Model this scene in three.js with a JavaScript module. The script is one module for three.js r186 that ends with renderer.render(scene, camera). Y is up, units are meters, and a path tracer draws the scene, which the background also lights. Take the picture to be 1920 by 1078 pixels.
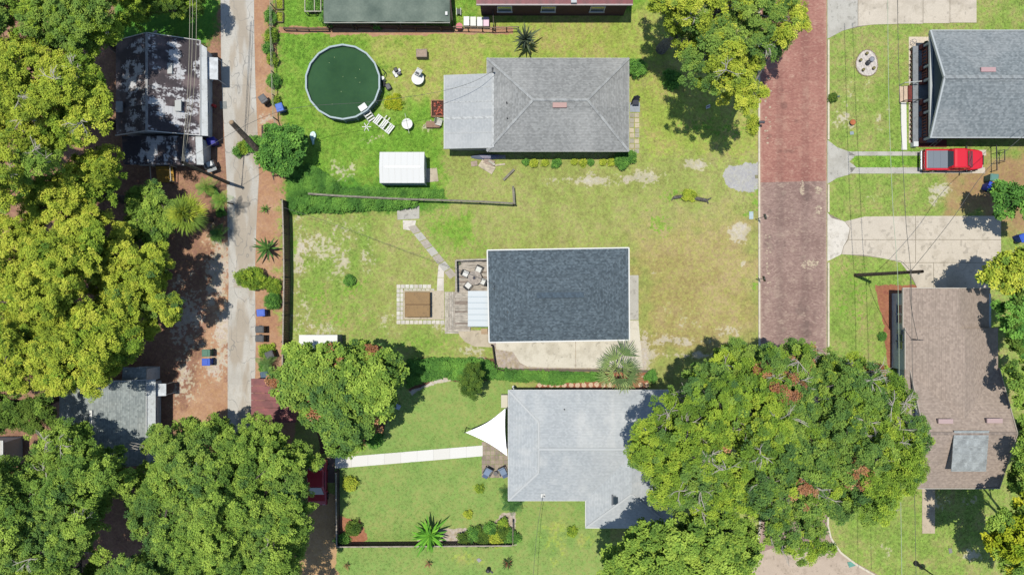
import * as THREE from 'three';
import { mergeGeometries } from 'three/addons/utils/BufferGeometryUtils.js';
import { RoundedBoxGeometry } from 'three/addons/geometries/RoundedBoxGeometry.js';

// ---------- camera: a drone 64 m up, looking straight down; "up" in the picture is -z ----------
const H = 64, S = 20, CX = 960, CY = 539;
const scene = new THREE.Scene();
const camera = new THREE.PerspectiveCamera(2 * Math.atan(CY / S / H) * 180 / Math.PI, 1920 / 1078, 1, 900);
camera.position.set(0, H, 0); camera.up.set(0, 0, -1); camera.lookAt(0, 0, 0);

// ---------- sky: clear deep blue, paler to the horizon ----------
{
  const w = 256, h = 128, d = new Float32Array(w * h * 4);
  for (let j = 0; j < h; j++) {
    const e = Math.sin((j / (h - 1) - .5) * Math.PI);
    const t = Math.pow(1 - Math.max(0, e), 3);
    for (let i = 0; i < w; i++) {
      const o = (j * w + i) * 4;
      d[o] = .185 + .24 * t; d[o + 1] = .285 + .28 * t; d[o + 2] = .49 + .26 * t; d[o + 3] = 1;
    }
  }
  const sky = new THREE.DataTexture(d, w, h, THREE.RGBAFormat, THREE.FloatType);
  sky.mapping = THREE.EquirectangularReflectionMapping; sky.magFilter = THREE.LinearFilter; sky.needsUpdate = true;
  scene.background = sky; scene.environment = sky;
}
// ---------- sun: about 81 degrees high, in the upper left of the picture ----------
const sun = new THREE.DirectionalLight(new THREE.Color(1, .95, .86), 4.4);
sun.position.set(-13, 100, -7.2); sun.target.position.set(0, 0, 0);
sun.castShadow = true; sun.shadow.mapSize.set(4096, 4096);
Object.assign(sun.shadow.camera, { left: -62, right: 62, top: 40, bottom: -40, near: 20, far: 180 });
scene.add(sun, sun.target);
const renderer = new THREE.WebGLRenderer({ antialias: true });
renderer.shadowMap.enabled = true;
renderer.toneMapping = THREE.LinearToneMapping;
renderer.toneMappingExposure = 1.55;

// ---------- small helpers ----------
const V = (x, y, z) => new THREE.Vector3(x, y, z);
const W = (px, py, h = 0) => V((px - CX) / S * (1 - h / H), h, (py - CY) / S * (1 - h / H));   // photo pixel + height -> metres
let seed = 7;
const rnd = () => { seed = (seed + 0x6D2B79F5) | 0; let t = Math.imul(seed ^ (seed >>> 15), 1 | seed); t = (t + Math.imul(t ^ (t >>> 7), 61 | t)) ^ t; return ((t ^ (t >>> 14)) >>> 0) / 4294967296; };
const reseed = n => { seed = n | 0; };
const rr = (a, b) => a + (b - a) * rnd();
const pick = a => a[Math.floor(rnd() * a.length)];
const lerp = (a, b, t) => a + (b - a) * t;
const clamp = (x, a = 0, b = 1) => x < a ? a : x > b ? b : x;
const sst = (a, b, x) => { const t = clamp((x - a) / (b - a)); return t * t * (3 - 2 * t); };
const s2l = c => { c /= 255; return c <= .04045 ? c / 12.92 : Math.pow((c + .055) / 1.055, 2.4); };
const l2s = c => c <= .0031308 ? c * 12.92 : 1.055 * Math.pow(c, 1 / 2.4) - .055;
// what a sunlit level surface shows in the picture (sRGB 0..255) -> its base colour
const KL = [2.48, 2.46, 2.54];
const alb = (r, g, b) => [Math.min(.86, s2l(r) / KL[0]), Math.min(.86, s2l(g) / KL[1]), Math.min(.86, s2l(b) / KL[2])];
const col = (r, g, b) => { const a = alb(r, g, b); return new THREE.Color().setRGB(a[0], a[1], a[2]); };
const NT = (() => { const a = new Float32Array(65536); let s = 991; for (let i = 0; i < 65536; i++) { s = (Math.imul(s, 1664525) + 1013904223) | 0; a[i] = (s >>> 8) / 16777216; } return a; })();
const vn = (x, y, k = 0) => {                                        // value noise 0..1
  const xi = Math.floor(x), yi = Math.floor(y), fx = x - xi, fy = y - yi;
  const u = fx * fx * (3 - 2 * fx), v = fy * fy * (3 - 2 * fy), q = k * 37;
  const A = xi + q, B = yi - q, i0 = Math.imul(A, 7919), i1 = i0 + 7919, j0 = Math.imul(B, 104729), j1 = j0 + 104729;
  const a = NT[((i0 + j0) ^ Math.imul(A, B) * 8) & 65535], b = NT[((i1 + j0) ^ Math.imul(A + 1, B) * 8) & 65535], c = NT[((i0 + j1) ^ Math.imul(A, B + 1) * 8) & 65535], d = NT[((i1 + j1) ^ Math.imul(A + 1, B + 1) * 8) & 65535];
  return a + (b - a) * u + (c - a) * v + (a - b - c + d) * u * v;
};
const fbm = (x, y, n = 4, k = 0) => { let s = 0, a = .5, t = 0; for (let i = 0; i < n; i++) { s += a * vn(x, y, k + i); t += a; a *= .5; x = x * 2.03 + 11.3; y = y * 2.03 + 5.7; } return s / t; };
const inPoly = (p, x, y) => { let c = false; for (let i = 0, j = p.length - 1; i < p.length; j = i++) { const a = p[i], b = p[j]; if ((a[1] > y) !== (b[1] > y) && x < (b[0] - a[0]) * (y - a[1]) / (b[1] - a[1]) + a[0]) c = !c; } return c; };
const edgeDist = (p, x, y) => { let m = 1e9; for (let i = 0, j = p.length - 1; i < p.length; j = i++) { const [ax, ay] = p[j], [bx, by] = p[i]; const dx = bx - ax, dy = by - ay, t = clamp(((x - ax) * dx + (y - ay) * dy) / (dx * dx + dy * dy || 1)); m = Math.min(m, Math.hypot(x - ax - dx * t, y - ay - dy * t)); } return m; };
const rect = (x0, y0, x1, y1) => [[x0, y0], [x1, y0], [x1, y1], [x0, y1]];

// ---------- geometry ----------
const norm = g => {                                                   // plain triangles with position, normal and uv in metres
  if (g.index) { const kp = g.userData.keep; g = g.toNonIndexed(); g.userData = { keep: kp }; }
  for (const k of Object.keys(g.attributes)) if (!['position', 'normal', 'uv'].includes(k)) g.deleteAttribute(k);
  if (!g.attributes.normal) g.computeVertexNormals();
  if (g.userData.keep && g.attributes.uv) return g;
  const p = g.attributes.position, n = p.count, uv = new Float32Array(n * 2), a = V(), b = V(), c = V();
  for (let i = 0; i < n; i += 3) {
    a.fromBufferAttribute(p, i); b.fromBufferAttribute(p, i + 1); c.fromBufferAttribute(p, i + 2);
    const m = b.clone().sub(a).cross(c.clone().sub(a)), ax = Math.abs(m.x), ay = Math.abs(m.y), az = Math.abs(m.z);
    [a, b, c].forEach((q, k) => { const o = (i + k) * 2; if (ay >= ax && ay >= az) { uv[o] = q.x; uv[o + 1] = q.z; } else if (ax >= az) { uv[o] = q.z; uv[o + 1] = q.y; } else { uv[o] = q.x; uv[o + 1] = q.y; } });
  }
  g.setAttribute('uv', new THREE.BufferAttribute(uv, 2));
  return g;
};
const place = (g, x, y, z, ry = 0, rx = 0, rz = 0) => { if (rx || ry || rz) g.applyMatrix4(new THREE.Matrix4().makeRotationFromEuler(new THREE.Euler(rx, ry, rz, 'YXZ'))); return g.translate(x, y, z); };
const bx = (x, y, z, w, h, d, ry = 0, rx = 0, rz = 0) => place(new THREE.BoxGeometry(w, h, d), x, y, z, ry, rx, rz);        // y is the centre
const rb = (x, y, z, w, h, d, r = .03, ry = 0, rx = 0, rz = 0) => place(new RoundedBoxGeometry(w, h, d, 2, Math.min(r, w / 2.01, h / 2.01, d / 2.01)), x, y, z, ry, rx, rz);
const cyl = (x, y, z, rt, rbm, h, seg = 12, ry = 0, rx = 0, rz = 0) => place(new THREE.CylinderGeometry(rt, rbm, h, seg), x, y, z, ry, rx, rz);
const rod = (a, b, r0, r1 = r0, seg = 6) => {                           // tapered rod between two points
  const d = b.clone().sub(a), L = d.length() || .001, g = new THREE.CylinderGeometry(r1, r0, L, seg);
  g.applyQuaternion(new THREE.Quaternion().setFromUnitVectors(V(0, 1, 0), d.divideScalar(L)));
  const m = a.clone().add(b).multiplyScalar(.5); return g.translate(m.x, m.y, m.z);
};
const tube = (pts, r, seg = 5, n = 0) => new THREE.TubeGeometry(new THREE.CatmullRomCurve3(pts), n || Math.max(4, pts.length * 4), r, seg);
const taper = (pts, r0, r1, seg = 7, n = 10) => {                       // tube whose radius runs from r0 to r1
  const c = new THREE.CatmullRomCurve3(pts), g = new THREE.TubeGeometry(c, n, 1, seg), p = g.attributes.position;
  for (let i = 0; i <= n; i++) { const o = c.getPointAt(i / n), r = lerp(r0, r1, i / n); for (let j = 0; j <= seg; j++) { const k = i * (seg + 1) + j; p.setXYZ(k, o.x + (p.getX(k) - o.x) * r, o.y + (p.getY(k) - o.y) * r, o.z + (p.getZ(k) - o.z) * r); } }
  g.computeVertexNormals(); return g;
};
const beam = (a, b, w, h) => {                                         // square beam between two points
  const d = b.clone().sub(a), L = d.length(), g = new THREE.BoxGeometry(w, h, L), q = new THREE.Matrix4().lookAt(b, a, V(0, 1, .001));
  g.applyMatrix4(q); const m = a.clone().add(b).multiplyScalar(.5); return g.translate(m.x, m.y, m.z);
};
const prism = (pts, y0, y1, bev = 0) => {                              // plan outline [[x,z]..] in metres
  const s = new THREE.Shape(pts.map(p => new THREE.Vector2(p[0], -p[1])));
  const g = new THREE.ExtrudeGeometry(s, bev ? { depth: y1 - y0 - 2 * bev, bevelEnabled: true, bevelThickness: bev, bevelSize: bev, bevelOffset: -bev, bevelSegments: 1, curveSegments: 6 } : { depth: y1 - y0, bevelEnabled: false });
  return g.rotateX(-Math.PI / 2).translate(0, y0 + bev, 0);
};
const PP = (poly, h = 0) => poly.map(p => { const w = W(p[0], p[1], h); return [w.x, w.z]; });
const face = (pts, t = .1) => {                                        // closed thin slab under a sloping flat polygon; uv: along the eave, up the slope
  const n = V(), e = V(); for (let i = 1; i + 1 < pts.length; i++) n.add(e.copy(pts[i]).sub(pts[0]).cross(pts[i + 1].clone().sub(pts[0])));
  if (n.y < 0) { pts = [pts[0], ...pts.slice(1).reverse()]; n.negate(); }
  n.normalize();
  const u = Math.hypot(n.x, n.z) < .02 ? V(1, 0, 0) : V(n.z, 0, -n.x).normalize(), v = n.clone().cross(u);
  const P = [], U = [], tri = (a, b, c) => { for (const q of [a, b, c]) { P.push(q.x, q.y, q.z); U.push(q.dot(u), q.dot(v)); } };
  const low = pts.map(p => p.clone().add(V(0, -t, 0)));
  for (let i = 1; i + 1 < pts.length; i++) { tri(pts[0], pts[i], pts[i + 1]); tri(low[0], low[i + 1], low[i]); }
  for (let i = 0; i < pts.length; i++) { const j = (i + 1) % pts.length; tri(pts[i], low[i], low[j]); tri(pts[i], low[j], pts[j]); }
  const g = new THREE.BufferGeometry();
  g.setAttribute('position', new THREE.Float32BufferAttribute(P, 3)); g.setAttribute('uv', new THREE.Float32BufferAttribute(U, 2)); g.computeVertexNormals(); g.userData.keep = true;
  return g;
};

// ---------- objects ----------
const BASE = new Map(), TAKEN = new Map();
const numbered = n => { const k = TAKEN.get(n) || 0; TAKEN.set(n, k + 1); return k ? n + '_' + String(k).padStart(3, '0') : n; };
function thing(name, label, category, [x, y, z] = [0, 0, 0], group) {   // geometry is written in world metres; the group stands at the base
  const o = new THREE.Group(); o.name = numbered(name); o.position.set(x, y, z);
  o.userData = { label, category }; if (group) o.userData.group = group;
  BASE.set(o, V(x, y, z)); scene.add(o); return o;
}
function part(parent, name, geos, mat, label) {
  const b = BASE.get(parent), list = (Array.isArray(geos) ? geos : [geos]).map(norm);
  const g = list.length > 1 ? mergeGeometries(list) : list[0].clone(); if (b && b.lengthSq()) g.translate(-b.x, -b.y, -b.z);
  const m = new THREE.Mesh(g, mat); m.name = name; m.castShadow = m.receiveShadow = true; if (label) m.userData.label = label;
  BASE.set(m, b); parent.add(m); return m;
}
function one(name, label, category, geos, mat, base = [0, 0, 0], group) {      // a thing that is a single mesh
  const b = V(...base), list = (Array.isArray(geos) ? geos : [geos]).map(norm), g = list.length > 1 ? mergeGeometries(list) : list[0].clone();
  g.translate(-b.x, -b.y, -b.z);
  const m = new THREE.Mesh(g, mat); m.name = numbered(name); m.position.copy(b); m.castShadow = m.receiveShadow = true;
  m.userData = { label, category }; if (group) m.userData.group = group; BASE.set(m, b); scene.add(m); return m;
}
function setting(name, geos, mat) {
  const list = (Array.isArray(geos) ? geos : [geos]).map(norm), m = new THREE.Mesh(list.length > 1 ? mergeGeometries(list) : list[0], mat);
  m.name = numbered(name); m.castShadow = m.receiveShadow = true; m.userData = { kind: 'structure' }; BASE.set(m, V()); scene.add(m); return m;
}
function settingGroup(name) { const o = new THREE.Group(); o.name = numbered(name); o.userData = { kind: 'structure' }; BASE.set(o, V()); scene.add(o); return o; }
function copy(o, label, [x, y, z], ry = 0, s = 1) {
  const c = o.clone(); c.name = numbered(o.name.replace(/_\d{3}$/, '')); c.userData = { ...o.userData, label }; c.position.set(x, y, z); c.rotation.y = ry; c.scale.setScalar(s); scene.add(c); return c;
}
const at = (px, py, h = 0) => { const w = W(px, py, h); return [w.x, h, w.z]; };

// ---------- textures (metres per tile given by rep) ----------
const texFrom = (w, h, f, { srgb = true, wrap = true } = {}) => {       // f(i,j) -> [r,g,b] in 0..1 (sRGB-coded if srgb)
  const d = new Uint8Array(w * h * 4);
  for (let j = 0; j < h; j++) for (let i = 0; i < w; i++) { const c = f(i, j), o = (j * w + i) * 4; d[o] = clamp(c[0]) * 255; d[o + 1] = clamp(c[1]) * 255; d[o + 2] = clamp(c[2]) * 255; d[o + 3] = 255; }
  const t = new THREE.DataTexture(d, w, h, THREE.RGBAFormat); t.magFilter = THREE.LinearFilter; t.minFilter = THREE.LinearFilter;
  if (srgb) t.colorSpace = THREE.SRGBColorSpace; if (wrap) t.wrapS = t.wrapT = THREE.RepeatWrapping; t.needsUpdate = true; return t;
};
const rep = (t, m) => { const c = t.clone(); c.repeat.set(1 / m, 1 / m); c.needsUpdate = true; return c; };
const A2 = c => [l2s(c[0]), l2s(c[1]), l2s(c[2])];
// seamless noise over n cells
const tn = (x, y, n, k) => { const w = q => ((q % n) + n) % n; const xi = Math.floor(x), yi = Math.floor(y), fx = x - xi, fy = y - yi, u = fx * fx * (3 - 2 * fx), v = fy * fy * (3 - 2 * fy); const h = (a, b) => NT[(w(a) * 7919 + w(b) * 104729 + k * 613 + ((w(a) * w(b)) << 3)) & 65535]; const a = h(xi, yi), b = h(xi + 1, yi), c = h(xi, yi + 1), d = h(xi + 1, yi + 1); return a + (b - a) * u + (c - a) * v + (a - b - c + d) * u * v; };
const tf = (u, v, n, oct, k) => { let s = 0, a = .5, t = 0; for (let i = 0; i < oct; i++) { s += a * tn(u * n, v * n, n, k + i); t += a; a *= .55; n *= 2; } return s / t; };
const GRAIN = texFrom(512, 512, (i, j) => { const u = i / 512, v = j / 512; const g = .80 + .16 * (tf(u, v, 6, 4, 3) - .5) * 2 + .10 * (tf(u, v, 64, 3, 9) - .5) * 2; return [g, g, g]; });
const BUMP = texFrom(512, 512, (i, j) => { const g = tf(i / 512, j / 512, 24, 5, 21); return [g, g, g]; }, { srgb: false });
const STAIN = texFrom(512, 512, (i, j) => { const u = i / 512, v = j / 512; const a = tf(u, v, 5, 6, 41), b = tf(u, v, 14, 5, 57), f = tf(u, v, 170, 2, 71); const s = sst(.46, .74, a) * .07 + sst(.5, .76, b) * .06; const g = .95 - s + (f - .5) * .10 + (tf(u, v, 3, 2, 5) - .5) * .08 - sst(.008, .002, Math.abs(tf(u, v, 4, 3, 93) - .5)) * .06 - sst(.74, .8, tf(u, v, 22, 2, 97)) * .1; return [g, g * (1 - s * .06), g * (1 - s * .2)]; });
const WOODT = texFrom(512, 512, (i, j) => { const u = i / 512, v = j / 512; const g = .80 + .24 * (tn(u * 6 + tf(u, v, 4, 2, 3), v * 96, 96, 5) - .5) + .14 * (tf(u, v, 8, 4, 8) - .5) * 2; return [g, g * .985, g * .96]; });
const BARKT = texFrom(512, 512, (i, j) => { const u = i / 512, v = j / 512; const g = .62 + .5 * (tn(u * 64, v * 10, 64, 5) - .5) + .4 * (tf(u, v, 12, 4, 8) - .5); return [g, g, g]; });
const MCACHE = new Map();
function M(r, g, b, rough = .85, o = {}) {                               // by the colour it shows in the sun
  const key = [r, g, b, rough, o.k || '', o.metal || 0, o.rep || 0].join();
  if (MCACHE.has(key)) return MCACHE.get(key);
  const m = new (o.phys ? THREE.MeshPhysicalMaterial : THREE.MeshStandardMaterial)({ color: col(r, g, b), roughness: rough, metalness: o.metal || 0 });
  const t = { grain: GRAIN, stain: STAIN, wood: WOODT, bark: BARKT }[o.k];
  if (t) { m.map = rep(t, o.rep || 3); m.color.multiplyScalar(o.k === 'stain' ? 1.12 : o.k === 'bark' ? 1.6 : 1.4); m.bumpMap = rep(BUMP, (o.rep || 3) / 2); m.bumpScale = o.bump ?? .004; }
  if (o.phys) Object.assign(m, o.phys);
  MCACHE.set(key, m); return m;
}
const glassM = new THREE.MeshPhysicalMaterial({ color: new THREE.Color().setRGB(.02, .03, .04), roughness: .06, metalness: 0, clearcoat: 1 });
// shingles: 16 m tile, courses of 14 cm and tabs of 30 cm
const shingleTex = (sd, c0, c1, stain, contrast = 1, streak = .4) => texFrom(512, 512, (i, j) => {
  const x = i / 32, y = j / 32, cy = Math.floor(y / .1428), fy = y / .1428 - cy, ox = x + (cy % 2) * .095, cx = Math.floor(ox / .19), fx = ox / .19 - cx;
  const tone = NT[(cy * 517 + cx * 7907 + sd * 13) & 65535];
  let t = tone * .6 + .4 * vn(x * 7, y * 7, sd);
  const big = fbm(x * .33, y * .33, 4, sd + 3), mid = fbm(x * 1.1, y * .5, 3, sd + 8);
  let k = 1 - contrast * (.16 * sst(.76, .98, fy) + .07 * sst(.92, 1, fx)) + contrast * .10 * (tone - .5);
  const st = sst(.45, .8, big) * stain[3] + sst(.55, .8, mid) * stain[3] * streak;
  const q = [0, 1, 2].map(n => lerp(lerp(c0[n], c1[n], t), stain[n], clamp(st)) * k);
  return A2(alb(q[0], q[1], q[2]));
});
const texMat = (t, m, rough = .9, bump = .004) => new THREE.MeshStandardMaterial({ map: rep(t, m), roughness: rough, bumpMap: rep(BUMP, 1.5), bumpScale: bump });

// ================= GROUND =================
// colours are what the matter shows in the sun, laid out where it lies in the yards (photo pixels as a plan)
const Z = [];                                                          // zones, later ones on top
const zone = (poly, kind, jit = 5, o = {}) => { const xs = poly.map(p => p[0]), ys = poly.map(p => p[1]); Z.push({ poly, kind, jit, b: [Math.min(...xs) - jit * 2, Math.min(...ys) - jit * 2, Math.max(...xs) + jit * 2, Math.max(...ys) + jit * 2], ...o }); };
const ell = (x, y, rx, ry, kind, cover = 1, soft = .5) => Z.push({ e: [x, y, rx, ry], kind, cover, soft, b: [x - rx * 1.5, y - ry * 1.5, x + rx * 1.5, y + ry * 1.5] });
const PAL = {
  olive: [[172, 178, 94], [198, 192, 122], [152, 176, 80], 22], tan: [[188, 170, 106], [210, 188, 132], [164, 166, 86], 24], green: [[136, 186, 54], [166, 192, 78], [108, 164, 42], 28],
  lush: [[84, 150, 34], [118, 176, 46], [64, 124, 32], 20], mown: [[150, 182, 90], [176, 188, 104], [134, 176, 82], 10], side: [[156, 182, 80], [194, 188, 116], [130, 170, 62], 26],
  yellow: [[174, 188, 82], [204, 192, 116], [148, 178, 64], 26], litter: [[168, 126, 100], [198, 152, 122], [130, 94, 74], 28], dirt: [[202, 154, 118], [220, 178, 142], [178, 132, 100], 18],
  sand: [[222, 212, 196], [240, 232, 220], [192, 176, 148], 18], mulch: [[184, 120, 88], [204, 142, 108], [150, 92, 66], 22], gravel: [[200, 198, 194], [214, 212, 208], [180, 177, 172], 18],
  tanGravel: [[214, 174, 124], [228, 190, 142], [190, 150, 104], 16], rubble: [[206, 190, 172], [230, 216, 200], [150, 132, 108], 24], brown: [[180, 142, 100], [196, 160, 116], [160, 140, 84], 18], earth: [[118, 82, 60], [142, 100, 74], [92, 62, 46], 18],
};
zone(rect(-400, -400, 2400, 1500), 'olive', 1);
zone(rect(-400, -400, 436, 1500), 'litter', 8);
zone([[212, -100], [408, -100], [410, 70], [380, 82], [300, 74], [214, 84]], 'lush', 10);
zone([[470, -100], [516, -100], [520, 230], [536, 375], [538, 640], [560, 700], [520, 1200], [470, 1200]], 'dirt', 6);
zone([[516, -100], [900, -100], [1240, -100], [1200, 110], [840, 120], [838, 290], [832, 372], [540, 380], [520, 230]], 'green', 14);
zone([[700, 60], [912, 58], [912, 140], [832, 142], [832, 190], [730, 190]], 'yellow', 26);
zone([[912, 20], [1240, 20], [1240, 115], [912, 110]], 'yellow', 16);
zone([[1200, 130], [1300, 120], [1423, 200], [1423, 290], [1200, 290]], 'yellow', 20);
zone([[536, 335], [800, 346], [830, 376], [780, 400], [540, 396]], 'lush', 12);
zone([[540, 395], [690, 395], [720, 470], [700, 560], [720, 640], [540, 640]], 'side', 24);
zone([[720, 400], [900, 400], [905, 480], [850, 490], [740, 530], [700, 470]], 'olive', 24);
zone([[1200, 430], [1423, 400], [1423, 640], [1330, 690], [1200, 660]], 'tan', 34);
zone([[760, 400], [860, 400], [912, 470], [800, 480]], 'side', 30);
zone([[815, 400], [880, 405], [895, 450], [840, 465], [815, 440]], 'green', 18);
zone([[690, 715], [955, 712], [960, 940], [1140, 930], [1150, 1200], [628, 1200], [628, 880], [700, 830], [735, 770]], 'mown', 3);
zone([[640, 640], [925, 600], [925, 680], [640, 680]], 'side', 14);
zone(rect(1554, -400, 2400, 1500), 'side', 2);
zone(rect(1556, 480, 1660, 700), 'side', 30); ell(1600, 560, 40, 60, 'green', .6, .8); zone(rect(1556, 60, 1700, 280), 'side', 10); zone(rect(1600, 283, 1730, 315), 'green', 4);
zone([[1790, 330], [1960, 270], [1960, 460], [1840, 405], [1780, 400]], 'brown', 20);
zone([[380, 430], [432, 440], [432, 790], [330, 790], [372, 690], [392, 560]], 'dirt', 10);
zone([[548, 925], [632, 925], [632, 1200], [530, 1200]], 'tanGravel', 8);
zone([[1046, 700], [1222, 698], [1214, 730], [1000, 730], [1010, 720], [1046, 718]], 'mulch', 4);
zone([[1640, 536], [1725, 536], [1725, 560], [1700, 700], [1664, 690], [1656, 600]], 'mulch', 4);
zone([[632, 968], [676, 975], [690, 1012], [680, 1022], [632, 1022]], 'mulch', 4);
zone([[780, 1000], [870, 990], [920, 985], [945, 962], [966, 958], [966, 1022], [780, 1022]], 'rubble', 4);
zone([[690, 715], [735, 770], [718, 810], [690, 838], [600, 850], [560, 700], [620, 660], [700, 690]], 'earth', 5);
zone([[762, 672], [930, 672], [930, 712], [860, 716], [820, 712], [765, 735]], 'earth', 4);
zone([[765, 735], [830, 705], [850, 712], [790, 728], [770, 742]], 'sand', 4);
zone([[520, 50], [620, 50], [620, 62], [520, 62]], 'dirt', 4); zone([[620, 52], [960, 50], [962, 64], [620, 68]], 'dirt', 4);
zone([[1350, 332], [1362, 315], [1395, 305], [1424, 304], [1424, 358], [1385, 358], [1358, 348]], 'gravel', 6);
zone([[922, 640], [1200, 640], [1216, 660], [1214, 694], [930, 694]], 'rubble', 5);
// bare sandy places
for (const a of [[1110, 338, 70, 12, .75], [1205, 334, 36, 14, 1], [1303, 308, 20, 9, 1.1], [1387, 438, 20, 17, 1.1], [1392, 495, 5, 5, .6], [1262, 640, 60, 10, .8], [1310, 668, 60, 7, .9], [1205, 665, 18, 32, 1.2],
  [1360, 625, 30, 10, .6], [600, 465, 44, 36, .62], [558, 480, 16, 70, .6], [640, 500, 30, 46, .5], [570, 590, 28, 46, .55], [690, 480, 18, 34, .55], [600, 615, 56, 20, .5], [640, 430, 40, 20, .42], [730, 600, 40, 24, .36], [830, 615, 30, 10, .5], [1765, 355, 22, 12, 1.1], [1755, 372, 12, 14, .8], [1640, 370, 14, 10, .4],
  [408, 500, 22, 70, 1.0], [420, 620, 16, 60, 1.0], [400, 690, 26, 30, .7], [350, 590, 30, 70, .75], [345, 700, 20, 40, .7], [340, 740, 26, 26, .6], [1225, 510, 14, 20, .3], [900, 678, 40, 10, .5], [880, 660, 26, 12, .6], [1290, 590, 40, 30, .3],
  [1600, 190, 40, 40, .35], [1580, 225, 20, 20, .5], [1655, 210, 14, 30, .4], [1820, 940, 20, 14, .7], [1830, 1040, 18, 12, .9], [1660, 1030, 24, 20, .4], [1760, 950, 30, 20, .3], [495, 225, 14, 14, .5], [200, 60, 30, 30, .5], [640, 320, 26, 22, .6], [690, 258, 20, 10, .7], [735, 180, 18, 20, .5], [800, 235, 12, 10, 1]])
  ell(a[0], a[1], a[2] * 1.1, a[3] * 1.1, 'sand', a[4] * 1.12 + .06, .8);
for (const a of [[1420, 375, 14, 40], [1405, 395, 20, 20], [1270, 365, 30, 12], [655, 525, 20, 20], [545, 450, 12, 30], [600, 560, 22, 40], [660, 540, 26, 16], [1419, 530, 6, 18], [640, 600, 30, 20], [800, 645, 40, 10], [1240, 420, 30, 30], [1330, 240, 60, 20], [980, 660, 14, 8]]) ell(a[0], a[1], a[2], a[3], 'green', .7, .8);
for (const a of [[780, 858, 6, 4], [765, 864, 5, 3], [895, 915, 16, 12], [1100, 1010, 34, 20], [1040, 1010, 30, 40], [880, 1050, 50, 16]]) ell(a[0], a[1], a[2], a[3], 'yellow', .7, .8);
const groundColor = (px, py) => {
  const n1 = fbm(px / 22, py / 22, 3, 4) - .5, n2 = fbm(px / 22 + 40, py / 22 - 17, 3, 9) - .5, f1 = vn(px / 3.1, py / 3.1, 2) - .5, f2 = vn(px / 3.1 + 9, py / 3.1, 6) - .5;
  let r = 0, g = 0, b = 0;
  const big = fbm(px / 85, py / 85, 3, 12), mid = fbm(px / 17, py / 17, 3, 15), fine = vn(px / 4.2, py / 4.2, 18) * .6 + vn(px / 1.9, py / 1.9, 24) * .4;
  for (const z of Z) {
    if (px < z.b[0] || px > z.b[2] || py < z.b[1] || py > z.b[3]) continue;
    let w = 1;
    if (z.poly) {
      const X = px + n1 * z.jit * 2.6 + f1 * Math.min(4, z.jit * .5), Y = py + n2 * z.jit * 2.6 + f2 * Math.min(4, z.jit * .5), ins = inPoly(z.poly, X, Y);
      if (z.jit < 10) { if (!ins) continue; }
      else { const d = edgeDist(z.poly, X, Y); w = sst(-1, 1, (ins ? d : -d) / z.jit + (fine - .5) * 1.6 + (mid - .5) * 1.6); if (w <= 0) continue; }
    }
    else {
      const d = Math.hypot((px + n1 * 16 - z.e[0]) / z.e[2], (py + n2 * 16 - z.e[1]) / z.e[3]);
      if (d > 1.4) continue;
      w = sst(.36, .62, z.cover * (1.2 - d * .75) - .24 + (mid - .5) * .9 + (fine - .5) * z.soft * 1.7);
      w *= .82; if (w <= 0) continue;
    }
    const p = PAL[z.kind], t = clamp((mid - .5) * 1.7 + (big - .5) * 1.5 + .5), u = clamp((fine - .5) * 1.5 + .25), k = ((fine - .5) * 2.4 + f2 * .9 + (NT[(Math.imul(px | 0, 7919) + Math.imul(py | 0, 104729)) & 65535] - .5) * 1.1) * p[3];
    const c = [0, 1, 2].map(i => lerp(lerp(p[0][i], p[1][i], t), p[2][i], u) + k * (i === 2 ? .6 : 1));
    r = lerp(r, c[0], w); g = lerp(g, c[1], w); b = lerp(b, c[2], w);
  }
  return [r, g, b];
};
const GX0 = -165, GX1 = 2085, GY0 = -92, GY1 = 1170;                     // what the yard sheet covers, as photo pixels
const SR = Array.from({ length: 256 }, (_, i) => l2s(s2l(i) / KL[0])), SG = Array.from({ length: 256 }, (_, i) => l2s(s2l(i) / KL[1]));
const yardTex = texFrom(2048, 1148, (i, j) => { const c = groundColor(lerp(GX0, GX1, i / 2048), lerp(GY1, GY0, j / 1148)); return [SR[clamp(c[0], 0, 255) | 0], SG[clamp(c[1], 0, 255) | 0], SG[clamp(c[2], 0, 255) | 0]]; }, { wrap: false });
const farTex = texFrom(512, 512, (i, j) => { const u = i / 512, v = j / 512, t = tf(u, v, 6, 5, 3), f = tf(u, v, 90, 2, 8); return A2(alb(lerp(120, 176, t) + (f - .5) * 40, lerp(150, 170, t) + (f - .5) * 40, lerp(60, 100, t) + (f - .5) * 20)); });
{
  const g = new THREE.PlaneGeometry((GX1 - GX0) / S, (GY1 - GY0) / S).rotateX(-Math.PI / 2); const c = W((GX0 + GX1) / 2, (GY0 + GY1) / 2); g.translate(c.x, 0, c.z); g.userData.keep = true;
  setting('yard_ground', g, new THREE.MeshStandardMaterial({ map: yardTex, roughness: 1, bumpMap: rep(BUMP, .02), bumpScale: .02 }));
  const big = new THREE.PlaneGeometry(1200, 1200).rotateX(-Math.PI / 2).translate(0, -.06, 0);
  setting('ground', big, new THREE.MeshStandardMaterial({ map: rep(farTex, 14), roughness: 1 }));
}
const NOGRASS = [];
const flat = (poly, y0, y1, h = 0) => { NOGRASS.push(poly); return prism(PP(poly, h), y0, y1); };

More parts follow.
